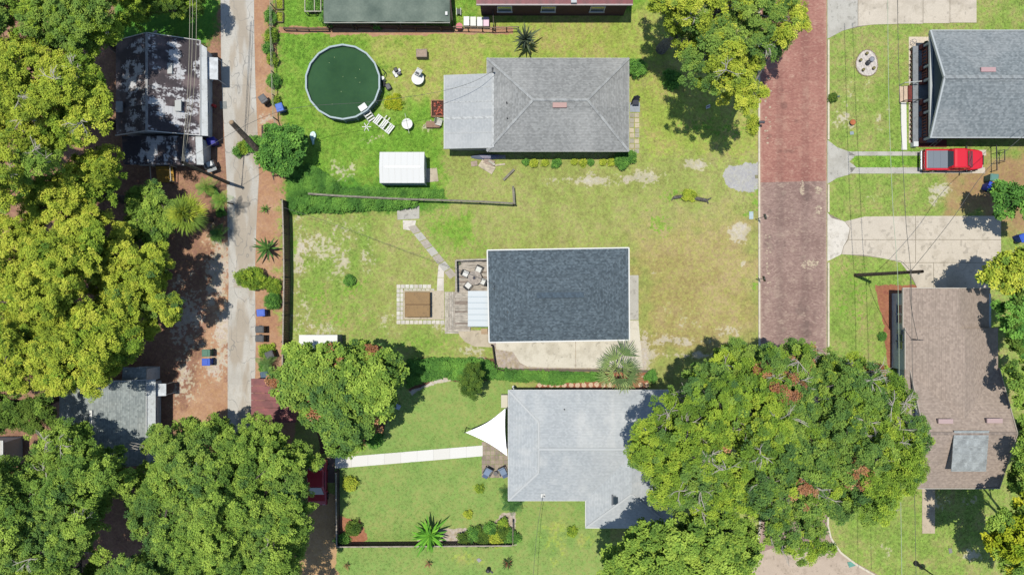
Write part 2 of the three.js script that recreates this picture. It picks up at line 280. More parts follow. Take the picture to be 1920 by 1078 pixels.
// ---------- roads ----------
const concreteM = M(226, 214, 198, .9, { k: 'stain', rep: 9 }), paleM = M(238, 230, 220, .9, { k: 'stain', rep: 7 }), greyConcM = M(206, 202, 194, .9, { k: 'stain', rep: 6 }), whiteConcM = M(253, 251, 248, .9), beigeM = M(216, 202, 180, .9, { k: 'stain', rep: 5 }), kerbM = M(236, 226, 204, .9, { k: 'stain', rep: 4 });
const alleyPoly = [[412, -110], [475, -110], [476, 60], [478, 150], [482, 240], [485, 330], [480, 420], [477, 520], [479, 620], [478, 700], [471, 790], [466, 1200], [424, 1200], [426, 790], [426, 640], [428, 520], [426, 430], [424, 330], [419, 240], [414, 140]];
const alleyTex = texFrom(256, 2048, (i, j) => {                           // 4 m across, 64 m along; worn concrete with rust-coloured silt down the middle
  const x = i / 64, y = j / 32, a = fbm(x * 1.2, y * .6, 4, 31), f = vn(x * 18, y * 18, 33), m = Math.abs(x - 2.1 - (fbm(y * .2, 3, 2, 5) - .5) * 1.2);
  const silt = sst(.46, .72, fbm(x * 1.6, y * .35, 4, 77) + .16 * (1 - m)) * .75, crack = sst(.012, .004, Math.abs(fbm(x * .9, y * .5, 3, 91) - .5)) * .5 + (Math.abs(y % 4.5) < .03 ? .25 : 0);
  const g = lerp(196, 224, a) + (f - .5) * 14, q = [g + 2, g - 3, g - 10].map((v, n) => lerp(lerp(v, [172, 150, 124][n], silt * .55), 130, crack)); return A2(alb(...q));
});
{
  const g = norm(flat(alleyPoly, -.05, .012)), uv = g.attributes.uv; for (let i = 0; i < uv.count; i++) uv.setXY(i, (uv.getX(i) + 27.6) / 4.2, uv.getY(i) / 64); g.userData.keep = true;
  setting('alley', g, new THREE.MeshStandardMaterial({ map: alleyTex, roughness: .92, bumpMap: rep(BUMP, .1), bumpScale: .006 }));
}
const brickTex = (c0, c1, c2, sd) => texFrom(1024, 1024, (i, j) => {        // 12.8 m tile of street bricks, 20 x 10 cm in running bond, with silt, repairs and worn wheel tracks
  const x = i / 80, y = j / 80, cy = Math.floor(y / .1), fy = y / .1 - cy, ox = x / .2 + (cy % 2) * .5, cx = Math.floor(ox), fx = ox - cx, u = x / 12.8, v = y / 12.8;
  const t = NT[((cy % 128) * 977 + (cx % 64) * 6553 + sd) & 65535], t2 = NT[((cy % 128) * 331 + (cx % 64) * 7717 + sd * 3) & 65535], n = tf(u, v, 6, 5, sd), n2 = tf(u, v, 18, 4, sd + 9), f = tf(u, v, 240, 2, sd + 5), L = (x - 10.45 + 12.8) % 12.8;
  const joint = (fy < .09 || fx < .05) ? .26 : 0, pale = (t2 > .9 ? .4 : 0) + sst(.60, .78, n2) * .4 + sst(.35, .05, Math.min(L, 6.3 - L) + (n2 - .5) * .5) * .5, dark = sst(.62, .8, tf(u, v, 9, 4, sd + 30)) * .14 + (sst(.5, .2, Math.abs(L - 1.9)) + sst(.5, .2, Math.abs(L - 4.3))) * .05;
  const q = [0, 1, 2].map(k => lerp(lerp(lerp(c0[k], c1[k], clamp(t * .8 + (n - .5) * 1.6 + .1)), c2[k], clamp(pale)) + (f - .5) * 24, c0[k] * .62, joint) * (1 - dark)); return A2(alb(...q));
});
const redBrickM = new THREE.MeshStandardMaterial({ map: rep(brickTex([172, 115, 104], [198, 143, 128], [214, 174, 154], 11), 12.8), roughness: .93, bumpMap: rep(BUMP, 1), bumpScale: .006 });
const brownBrickM = new THREE.MeshStandardMaterial({ map: rep(brickTex([154, 124, 116], [184, 154, 144], [210, 186, 168], 29), 12.8), roughness: .93, bumpMap: rep(BUMP, 1), bumpScale: .006 });
setting('brick_road', flat([[1425, -110], [1551, -110], [1551, 339], [1425, 342]], -.08, .006), redBrickM);
setting('brick_road', flat([[1425, 342], [1551, 339], [1551, 985], [1556, 1005], [1572, 1030], [1600, 1052], [1660, 1085], [1700, 1130], [1380, 1130], [1400, 1070], [1420, 1020], [1426, 985]], -.08, .006), brownBrickM);
setting('street_corner', flat([[1404, 1062], [1412, 1040], [1450, 1028], [1500, 1036], [1545, 1030], [1574, 1034], [1600, 1054], [1658, 1086], [1698, 1130], [1381, 1130]], -.03, .012), M(212, 192, 174, .95, { k: 'stain', rep: 5 }));
// sand and chalk swept over the bricks
{
  reseed(31); const gs = [];
  for (const [x, y, rx, ry, n] of [[1520, 496, 16, 9, 60], [1535, 356, 6, 7, 26], [1536, 394, 5, 9, 26], [1505, 350, 4, 16, 22], [1510, 1060, 60, 12, 90], [1450, 1055, 24, 14, 40], [1532, 700, 10, 60, 30], [1440, 480, 6, 80, 30], [1440, 150, 8, 120, 40], [1470, 1030, 18, 16, 30]]) for (let k = 0; k < n; k++) {
    const a = rr(0, 6.283), d = Math.sqrt(rnd()), px = x + Math.cos(a) * d * rx + (y === 496 ? -Math.sin(a) * d * 6 : 0), py = y + Math.sin(a) * d * ry, r = rr(.6, 2.4), P = []; if (px < 1427 || px > 1549 && y < 900) continue;
    for (let q = 0; q < 6; q++) { const b = q / 6 * 6.283, w = r * rr(.5, 1.2); P.push([px + Math.cos(b) * w * 1.3, py + Math.sin(b) * w]); } gs.push(prism(PP(P), .004, .009 + rnd() * .003));
  }
  const m = setting('road_sand', gs, M(216, 196, 172, 1, { k: 'grain', rep: 1 })); m.userData = { kind: 'stuff', label: 'pale sand swept over the bricks', category: 'sand' };
}
const kerbLine = pts => { const c = new THREE.CatmullRomCurve3(pts.map(p => { const w = W(p[0], p[1]); return V(w.x, .03, w.z); }), false, 'catmullrom', .1), n = 40, P = []; for (let i = 0; i <= n; i++) P.push(c.getPoint(i / n)); const gs = []; for (let i = 0; i < n; i++) gs.push(beam(P[i], P[i + 1], .17, .20)); return gs; };
setting('kerb', kerbLine([[1423.5, -110], [1423.5, 300], [1424, 640], [1425, 985]]), kerbM);
setting('kerb', kerbLine([[1425, 985], [1420, 1020], [1402, 1066], [1375, 1130]]), kerbM);
setting('kerb', kerbLine([[1553.5, 75], [1553.5, 262]]), kerbM);
setting('kerb', kerbLine([[1553.5, 346], [1553.5, 398]]), kerbM);
setting('kerb', kerbLine([[1553.5, 492], [1553.5, 760], [1552.5, 985]]), kerbM);
setting('kerb', kerbLine([[1552.5, 985], [1558, 1008], [1576, 1035], [1606, 1058], [1660, 1090], [1710, 1140]]), kerbM);
// apron slabs and drives: each slab between joints is a piece of its own
const jointM = M(168, 156, 138, 1, { k: 'grain', rep: 1 });
const slabs = (name, list, y1 = .035, bed = null) => { const o = settingGroup(name); if (bed) part(o, 'joint_bed', flat(bed, -.09, y1 - .02), jointM); for (const [poly, m] of list) part(o, 'slab', flat(poly, -.08, y1), m); return o; };
slabs('driveway', [[[[1552, -110], [1609, -110], [1609, 49], [1580, 58], [1552, 73]], greyConcM], [[[1610, -110], [1683.5, -110], [1683.5, 45], [1640, 46], [1610, 49]], concreteM], [rect(1684.5, -110, 1731, 44.5), concreteM], [rect(1732, -110, 1781.5, 43.5), concreteM], [rect(1782.5, -110, 1832, 42.5), concreteM]], .035, [[1553, -110], [1831, -110], [1831, 42], [1640, 45], [1580, 57], [1553, 72]]);
slabs('driveway', [[[[1552, 262], [1570, 276], [1592, 284], [1606, 292], [1593, 303], [1606, 313], [1594, 327], [1570, 334], [1552, 345]], greyConcM], [rect(1592.6, 284, 1726, 292), greyConcM], [rect(1594.6, 314, 1730, 325.5), greyConcM], [rect(1727, 281, 1850, 292), concreteM], [rect(1731, 314, 1848, 325), concreteM]]);
slabs('driveway', [[[[1552, 398], [1560, 409], [1584, 415], [1594, 428], [1590, 448], [1582, 462], [1578, 477], [1552, 490]], paleM], [[[1585, 415], [1606, 410], [1622, 406], [1717, 405], [1717, 449], [1591.5, 449], [1595, 428]], concreteM], [rect(1718, 405, 1878, 449), concreteM],
  [[[1591, 450], [1717, 450], [1717, 492], [1690, 492], [1660, 485], [1620, 478], [1579, 477], [1583, 462]], concreteM], [rect(1718, 450, 1878, 492), concreteM], [[[1690, 493], [1751, 493], [1751, 543], [1722, 543], [1712, 520]], concreteM], [[[1752, 493], [1878, 493], [1870, 543], [1752, 543]], concreteM]], .035, [[1553, 400], [1585, 415.5], [1622, 407], [1877, 406], [1877, 492], [1869, 542], [1723, 542], [1691, 492], [1660, 484.5], [1579, 476.5], [1553, 489]]);
{ const o = settingGroup('path'), n = 9; for (let k = 0; k < n; k++) { const X = t => lerp(628, 905, t), A = t => lerp(858, 835, t), B = t => lerp(878.5, 855, t), a = k / n + .0003, b = (k + 1) / n - .0003; part(o, 'slab', flat([[X(a), A(a)], [X(b), A(b)], [X(b), B(b)], [X(a), B(a)]], -.05, .04), k % 3 ? whiteConcM : M(248, 245, 240, .9)); } }
setting('path', flat(rect(1730, 905, 1754, 1000), -.05, .035), M(214, 196, 172, .95, { k: 'stain', rep: 3 }));
const padM = M(236, 228, 212, .9, { k: 'stain', rep: 6 });
// the house walk east and south of the dark-roofed house
slabs('concrete_walk', [[rect(1170, 516, 1197.5, 600), greyConcM], [[[1150, 601], [1197.5, 601], [1201, 640], [1206, 690], [1080, 690], [1080, 620], [1150, 620]], padM], [[[930, 620], [1079, 620], [1079, 690], [990, 688], [975, 680], [962, 660], [930, 655]], padM], [[[858, 619], [925, 619], [925, 651], [890, 650], [872, 641], [862, 630]], beigeM]], .03);
slabs('garden_path', [[[[744, 388], [786, 386], [786, 410], [745, 412]], greyConcM], [[[755, 413], [780, 413], [777, 428], [768, 432], [756, 430]], paleM]]);
{ // the slanting walk: separate pieces laid end to end
  const o = settingGroup('garden_path'); const a = [[764, 425], [775, 421]], b = [[844, 524], [853, 516]], n = 7; reseed(5);
  for (let k = 0; k < n; k++) { const t0 = k / n + .006, t1 = (k + 1) / n - .006, L = t => [lerp(a[0][0], b[0][0], t), lerp(a[0][1], b[0][1], t)], R = t => [lerp(a[1][0], b[1][0], t) + 3, lerp(a[1][1], b[1][1], t)]; part(o, 'slab', flat([L(t0), R(t0), R(t1), L(t1)], -.05, .03 + rnd() * .012), k % 2 ? greyConcM : M(198, 188, 176, .95, { k: 'stain', rep: 2 })); }
  part(o, 'slab', flat([[822, 498], [833, 503], [832, 520], [820, 520]], -.05, .03), paleM); part(o, 'slab', flat([[820, 521], [832, 521], [832, 545], [819, 545]], -.05, .036), paleM);
}
setting('shed_apron', flat([[797, 316], [819, 315], [822, 340], [798, 342]], -.05, .03), beigeM);
setting('house_walk', flat([[1705, 69], [1745, 69], [1745, 268], [1705, 268]], -.05, .03), M(238, 222, 202, .95, { k: 'stain', rep: 4 }));
setting('house_walk', flat([[1690, 168], [1700, 168], [1701.5, 281], [1691.5, 281]], -.05, .03), whiteConcM);
// paver ring under the hot tub
{
  const o = settingGroup('hot_tub_terrace'); part(o, 'slab', flat(rect(756, 545, 833, 599), -.05, .05), beigeM);
  const pv = [paleM, M(228, 222, 214, .95, { k: 'stain', rep: 2 }), M(244, 240, 232, .95, { k: 'stain', rep: 2 })]; reseed(77);
  const pav = (x0, y0, x1, y1) => { const j = .5; part(o, 'paver', flat([[x0 + j, y0 + j], [x1 - j, y0 + j], [x1 - j, y1 - j], [x0 + j, y1 - j]], -.04, .035 + rnd() * .02), pick(pv)); };
  for (let x = 743; x < 808; x += 8.2) { pav(x, 533, x + 8.2, 541); }
  for (let x = 743; x < 832; x += 8.2) { pav(x, 600, x + 8.2, 608); }
  for (let y = 541; y < 599; y += 8.4) { pav(743, y, 750, y + 8.4); pav(750, y, 756, y + 8.4); }
  for (let x = 757; x < 812; x += 8.2) pav(x, 541, x + 8.2, 545);
}
// stepping stones between the mulch and the pale roof; flagstones by the grey hip roof
{
  const o = settingGroup('stepping_stones'); const m = M(238, 206, 178, .95, { k: 'stain', rep: 2 }); reseed(3);
  [[1012, 722], [1022, 721], [1034, 722], [1046, 721.5], [1058, 722.5], [1071, 722], [1083, 722], [1095, 721.5], [1108, 721.5], [1119, 721], [1132, 722], [1144, 722], [1165, 721], [1177, 722], [1201, 722], [1213, 722]].forEach(([x, y]) => { const n = 8, P = []; for (let k = 0; k < n; k++) { const a = k / n * 6.283, r = 4.6 * rr(.85, 1.15); P.push([x + Math.cos(a) * r, y + Math.sin(a) * r * 1.05]); } part(o, 'stone', flat(P, -.03, .04), m); });
  const f = settingGroup('flagstone_path'), fm = [M(226, 212, 184, .95, { k: 'stain', rep: 2 }), M(206, 196, 172, .95, { k: 'stain', rep: 2 }), M(190, 184, 168, .95, { k: 'stain', rep: 2 })];
  for (let k = 0; k < 8; k++) for (let c = 0; c < 2; c++) { const x = 1181 + c * 9.5 + rr(-.5, .5), y = 212 + k * 9.6 + rr(-.6, .6); part(f, 'stone', flat([[x, y], [x + 8.2, y + rr(-.5, .5)], [x + 8.2, y + 8], [x, y + 8.2]], -.03, .03 + rnd() * .02), pick(fm)); }
}
// patio of pavers behind the pale roof
{
  const o = settingGroup('patio'), ms = [M(178, 160, 146, .95, { k: 'stain', rep: 2 }), M(190, 172, 156, .95, { k: 'stain', rep: 2 }), M(168, 152, 140, .95, { k: 'stain', rep: 2 })]; reseed(8);
  for (let y = 828; y < 896; y += 8.5) for (let x = 903; x < 952; x += 8.2) part(o, 'paver', flat([[x + .25, y + .25], [x + 7.95, y + .25], [x + 7.95, y + 8.25], [x + .25, y + 8.25]], -.04, .03 + rnd() * .008), pick(ms));
}

// ================= HOUSES =================
const fasciaM = M(240, 240, 238, .6), trimM = M(232, 234, 236, .6), darkM = M(60, 58, 58, .8), windowFrameM = M(236, 238, 240, .5);
const planXZ = (px, py, h) => { const w = W(px, py, h); return [w.x, w.z]; };
// hip or gable roof over a plan rectangle (metres); ins = how far the ridge ends stand in (0 = gable)
function roofFaces(x0, z0, x1, z1, he, hr, axis, i0, i1, t = .12) {
  const A = V(x0, he, z0), B = V(x1, he, z0), C = V(x1, he, z1), D = V(x0, he, z1), mz = (z0 + z1) / 2, mx = (x0 + x1) / 2;
  const R0 = axis === 'x' ? V(x0 + i0, hr, mz) : V(mx, hr, z0 + i0), R1 = axis === 'x' ? V(x1 - i1, hr, mz) : V(mx, hr, z1 - i1);
  const F = axis === 'x' ? [[A, B, R1, R0], [D, C, R1, R0]] : [[A, D, R1, R0], [B, C, R1, R0]];
  if (i0) F.push(axis === 'x' ? [A, D, R0] : [A, B, R0]);
  if (i1) F.push(axis === 'x' ? [B, C, R1] : [D, C, R1]);
  return { faces: F.map(f => face(f, t)), R0, R1, A, B, C, D };
}
const edgeBoards = (pts, w = .09, h = .18, dy = -.09) => pts.map((p, i) => { const q = pts[(i + 1) % pts.length]; return beam(p.clone().add(V(0, dy, 0)), q.clone().add(V(0, dy, 0)), w, h); });
const caps = (segs, w = .26, h = .05) => segs.map(([a, b]) => beam(a.clone().add(V(0, .035, 0)), b.clone().add(V(0, .035, 0)), w, h));
const wallsOf = (x0, z0, x1, z1, h, y0 = 0) => prism([[x0, z0], [x1, z0], [x1, z1], [x0, z1]], y0, h);
// window on a wall: dir is the outward side ('w','e','n','s'); the frame stands proud, the pane sits inside it
function windowOn(parent, dir, fixed, along, y, w, h) {
  const s = { w: [-1, 0], e: [1, 0], n: [0, -1], s: [0, 1] }[dir], horiz = dir === 'n' || dir === 's';
  const box = (o, yy, ww, hh, d, out) => horiz ? bx(o, yy, fixed + s[1] * out, ww, hh, d) : bx(fixed + s[0] * out, yy, o, d, hh, ww);
  const f = part(parent, 'window', [box(along, y + h / 2 + .04, w + .16, .08, .08, .02), box(along - w / 2 - .04, y, .08, h, .08, .02), box(along + w / 2 + .04, y, .08, h, .08, .02), box(along, y, w, .05, .06, .02)], windowFrameM);
  part(f, 'sill', box(along, y - h / 2 - .05, w + .24, .09, .16, .05), windowFrameM);
  part(f, 'pane', box(along, y + h / 4, w, h / 2 - .05, .03, .012), glassM); part(f, 'pane', box(along, y - h / 4, w, h / 2 - .05, .03, .014), glassM);
}
function doorOn(parent, dir, fixed, along, m, y0 = 0) { const s = { w: -1, e: 1, n: -1, s: 1 }[dir], hz = dir === 'n' || dir === 's'; const b = (w, h, d, o, y, a = 0) => hz ? bx(along + a, y0 + y, fixed + s * o, w, h, d) : bx(fixed + s * o, y0 + y, along + a, d, h, w); const d = part(parent, 'door', b(.95, 2.05, .06, .025, 1.03), m); part(d, 'handle', b(.05, .05, .1, .08, 1, .36), darkM); }
const ventM = M(206, 168, 162, .8), pipeM = M(70, 70, 74, .7), whiteM = M(244, 244, 242, .6), metalGreyM = M(186, 190, 194, .5, { metal: .3 });
const roofVent = (parent, px, py, h, w, d, m = ventM) => { const c = W(px, py, h); return part(parent, 'roof_vent', [rb(c.x, h + .06, c.z, w, .2, d, .04), bx(c.x, h - .08, c.z, w * .9, .2, d * .8)], m); };
const ventPipe = (parent, px, py, h) => { const c = W(px, py, h); part(parent, 'vent_pipe', cyl(c.x, h + .1, c.z, .05, .06, .5, 10), pipeM); };

// --- grey hip-roofed house at the top ---
{
  const he = 2.75, hr = 4.35, [x0, z0] = planXZ(913, 109, he), [x1, z1] = planXZ(1179.5, 283.5, he);
  const o = thing('hip_roof_house', 'bungalow with grey hip roof, pink roof vent and lower flat-roofed extension', 'house', [(x0 + x1) / 2, 0, (z0 + z1) / 2]);
  const wallM = M(214, 206, 190, .9, { k: 'stain', rep: 4 });
  const wl = part(o, 'wall', wallsOf(x0 + .55, z0 + .55, x1 - .55, z1 - .55, he - .1), wallM);
  const [ax, az] = planXZ(833, 140.5, 2.5), [bx2, bz] = planXZ(924, 277.5, 2.85);
  part(o, 'wall', wallsOf(ax + .35, az + .35, x0 + .5, bz - .35, 2.36), wallM);
  const shg = shingleTex(3, [152, 153, 153], [174, 175, 175], [191, 191, 190, .5], .9);
  const R = roofFaces(x0, z0, x1, z1, he, hr, 'x', 4.1, 3.9), rm = texMat(shg, 16);
  const roof = part(o, 'roof', R.faces, rm);
  part(roof, 'ridge_cap', caps([[R.R0, R.R1], [R.A, R.R0], [R.D, R.R0], [R.B, R.R1], [R.C, R.R1]], .22), M(186, 188, 189, .9, { k: 'grain', rep: 2 }));
  part(o, 'fascia', edgeBoards([R.A, R.B, R.C, R.D], .06, .16), M(222, 222, 220, .7));
  const ext = [V(ax, 2.5, az), V(bx2, 2.98, az), V(bx2, 2.98, bz), V(ax, 2.5, bz)];
  const rolled = shingleTex(19, [184, 188, 192], [198, 201, 204], [212, 213, 214, .5], .25, .9);
  const r2 = part(o, 'extension_roof', face(ext, .12), texMat(rolled, 16, .8));
  const seamM = M(214, 216, 217, .8, { k: 'grain', rep: 1 });
  for (const [y, w] of [[222, .2], [165, .06], [192, .06], [250, .06]]) { const a = W(834, y, 2.5), b = W(923.5, y, 2.98); part(r2, 'seam', beam(V(a.x, 2.515, a.z), V(b.x, 2.985, a.z), w, .03), seamM); }
  part(r2, 'flashing', beam(V(bx2 + .02, 3.0, az), V(bx2 + .02, 3.0, bz), .16, .05), seamM); part(o, 'fascia', [beam(V(ax - .03, 2.42, az), V(ax - .03, 2.42, bz), .06, .16)], M(222, 222, 220, .7));
  roofVent(o, 1049.5, 197.5, 4.15, 1.25, .46); ventPipe(o, 950, 193, 3.5); ventPipe(o, 951, 222, 3.5);
  for (const x of [-3, 1.2, 6]) windowOn(o, 's', z1 - .55, x + 3, 1.5, 1.3, 1.1);
  doorOn(o, 'e', x1 - .55, z0 + 5.4, M(170, 60, 50, .6)); windowOn(o, 'e', x1 - .55, z0 + 2.4, 1.5, 1.4, 1.1); windowOn(o, 'e', x1 - .55, z0 + 7, 1.5, 1.2, 1.1);
  const g = W(964, 300, 0); part(o, 'downpipe', [rod(V(g.x, 0, z1 - .45), V(g.x, 2.6, z1 - .4), .045)], trimM); const g2 = W(1112, 300, 0); part(o, 'downpipe', [rod(V(g2.x, 0, z1 - .45), V(g2.x, 2.6, z1 - .4), .045)], trimM);
  const mst = W(924, 134, 3.2); part(o, 'service_mast', [rod(V(mst.x, 2.9, mst.z), V(mst.x, 4.1, mst.z), .04), rb(mst.x, 4.12, mst.z, .16, .14, .16)], pipeM);
}
// --- dark slate-blue roof in the middle of the picture ---
{
  const he = 2.8, hr = 4.15, c = [[913.5, 469], [1179.5, 464.5], [1180.5, 637.5], [917, 642]].map(p => W(p[0], p[1], he)), r0 = W(1006, 553.5, hr), r1 = W(1095, 552.5, hr);
  const o = thing('dark_roof_house', 'bungalow with slate-blue shingle hip roof edged by white boards', 'house', at(1047, 553));
  const inn = (p, d) => { const m = V(0, he, 0); c.forEach(q => m.add(V(q.x / 4, 0, q.z / 4))); return [p.x + Math.sign(m.x - p.x) * d, p.z + Math.sign(m.z - p.z) * d]; };
  part(o, 'wall', prism(c.map(p => inn(p, .5)), 0, he - .12), M(226, 226, 220, .9, { k: 'stain', rep: 4 }));
  const tex = shingleTex(7, [74, 90, 102], [114, 129, 140], [92, 106, 116, .2], 1.4);
  const roof = part(o, 'roof', [face([c[0], c[1], r1, r0]), face([c[3], c[2], r1, r0]), face([c[0], c[3], r0]), face([c[1], c[2], r1])], texMat(tex, 16, .92, .008));
  part(roof, 'ridge_cap', caps([[r0, r1]], .5, .06), M(84, 102, 118, .95, { k: 'grain', rep: 1 }));
  c.forEach((p, i) => part(o, 'fascia', beam(p.clone().add(V(0, -.03, 0)), c[(i + 1) % 4].clone().add(V(0, -.03, 0)), .11, .16), fasciaM));
  ventPipe(o, 926, 542, 2.95); ventPipe(o, 952, 585, 3.1); roofVent(o, 925, 537, 3.05, .22, .22, M(84, 98, 110, .8));
  for (const z of [-1.2, 1.2, 3.4]) windowOn(o, 'e', c[1].x - .5, z + .4, 1.5, 1.2, 1.1); for (const x of [1.5, 5, 8]) windowOn(o, 's', c[3].z - .5, x, 1.5, 1.3, 1.1);
  doorOn(o, 'e', c[1].x - .5, 2.7, M(120, 60, 50, .6));
}
// --- pale metal-grey roof below ---
{
  const he = 2.8, hr = 4.2, [x0, z0] = planXZ(953, 731.5, he), [x1, z1] = planXZ(1262, 939, he), mz = (z0 + z1) / 2;
  const o = thing('pale_roof_house', 'house with pale grey roof behind the white shade sail, partly under the oak', 'house', at(1100, 840));
  const wm = M(232, 222, 200, .9, { k: 'stain', rep: 4 });
  part(o, 'wall', wallsOf(x0 + .5, z0 + .5, x1 - .5, z1 - .5, he - .12), wm);
  const tex = shingleTex(23, [186, 192, 198], [201, 206, 211], [218, 220, 222, .5], .4, .9), rm = texMat(tex, 16, .75);
  const gx = planXZ(1010, 800, 3.6)[0], k = .5, gz0 = lerp(z0, mz, .55), gz1 = lerp(z1, mz, .55), hg = lerp(he, hr, .55);
  const A = V(x0, he, z0), B = V(x1, he, z0), C = V(x1, he, z1), D = V(x0, he, z1), G0 = V(gx, hg, gz0), G1 = V(gx, hg, gz1), R0 = V(gx, hr, mz), R1 = V(x1 - 4, hr, mz);
  const roof = part(o, 'roof', [face([G0, A, B, R1, R0]), face([G1, D, C, R1, R0]), face([A, D, G1, G0]), face([B, C, R1])], rm);
  part(roof, 'gablet', new THREE.BufferGeometry().setFromPoints([G0, R0, G1].map(p => p.clone().add(V(-.01, 0, 0)))), M(214, 216, 218, .8));
  part(roof, 'ridge_cap', caps([[R0, R1]], .2), M(206, 210, 214, .8)); for (const [a, b] of [[A, G0], [D, G1]]) part(roof, 'hip_cap', caps([[a, b]], .16, .03), M(210, 213, 216, .8)); for (const a of [G0, G1]) part(roof, 'rake_trim', caps([[a, R0]], .12, .06), M(214, 216, 218, .8));
  const [wx0, wz1] = planXZ(1098, 990, he), wx1 = planXZ(1262, 990, he)[0], S2 = roofFaces(wx0, mz + .5, wx1, wz1, he + .004, 4.05, 'z', 0, 3.4);
  part(o, 'wall', wallsOf(wx0 + .45, z1 - .6, wx1 - .45, wz1 - .45, he - .13), wm);
  const r2 = part(o, 'wing_roof', S2.faces, rm); for (const q of [S2.D, S2.C]) part(r2, 'hip_cap', caps([[q, S2.R1]], .16, .03), M(210, 213, 216, .8));
  part(o, 'fascia', edgeBoards([A, B, C, D], .06, .16), fasciaM); part(o, 'fascia', [beam(V(wx0, he - .06, z1), V(wx0, he - .06, wz1), .06, .16), beam(V(wx0, he - .06, wz1), V(wx1, he - .06, wz1), .06, .16)], fasciaM);
  const q = W(1155, 937, 3.5); const sk = part(o, 'skylight', [bx(q.x, 3.42, q.z, .78, .28, .95), bx(q.x, 3.6, q.z, .66, .08, .8)], M(96, 104, 114, .6)); part(sk, 'pane', rb(q.x + .02, 3.66, q.z + .04, .56, .06, .68, .02), glassM);
  ventPipe(o, 1058, 767, 3.2); ventPipe(o, 1020, 929, 2.9); const b = W(1018, 929, 2.9); part(o, 'roof_hatch', rb(b.x, 2.95, b.z, .4, .16, .34, .03), fasciaM);
  for (const x of [2.5, 6, 10]) windowOn(o, 'n', z0 + .5, x, 1.5, 1.3, 1.1); for (const z of [9.8, 13, 16]) windowOn(o, 'w', x0 + .5, z, 1.5, 1.2, 1.1); windowOn(o, 's', z1 - .5, 3.6, 1.5, 1.4, 1.1); doorOn(o, 'w', x0 + .5, 14.4, whiteM);
}
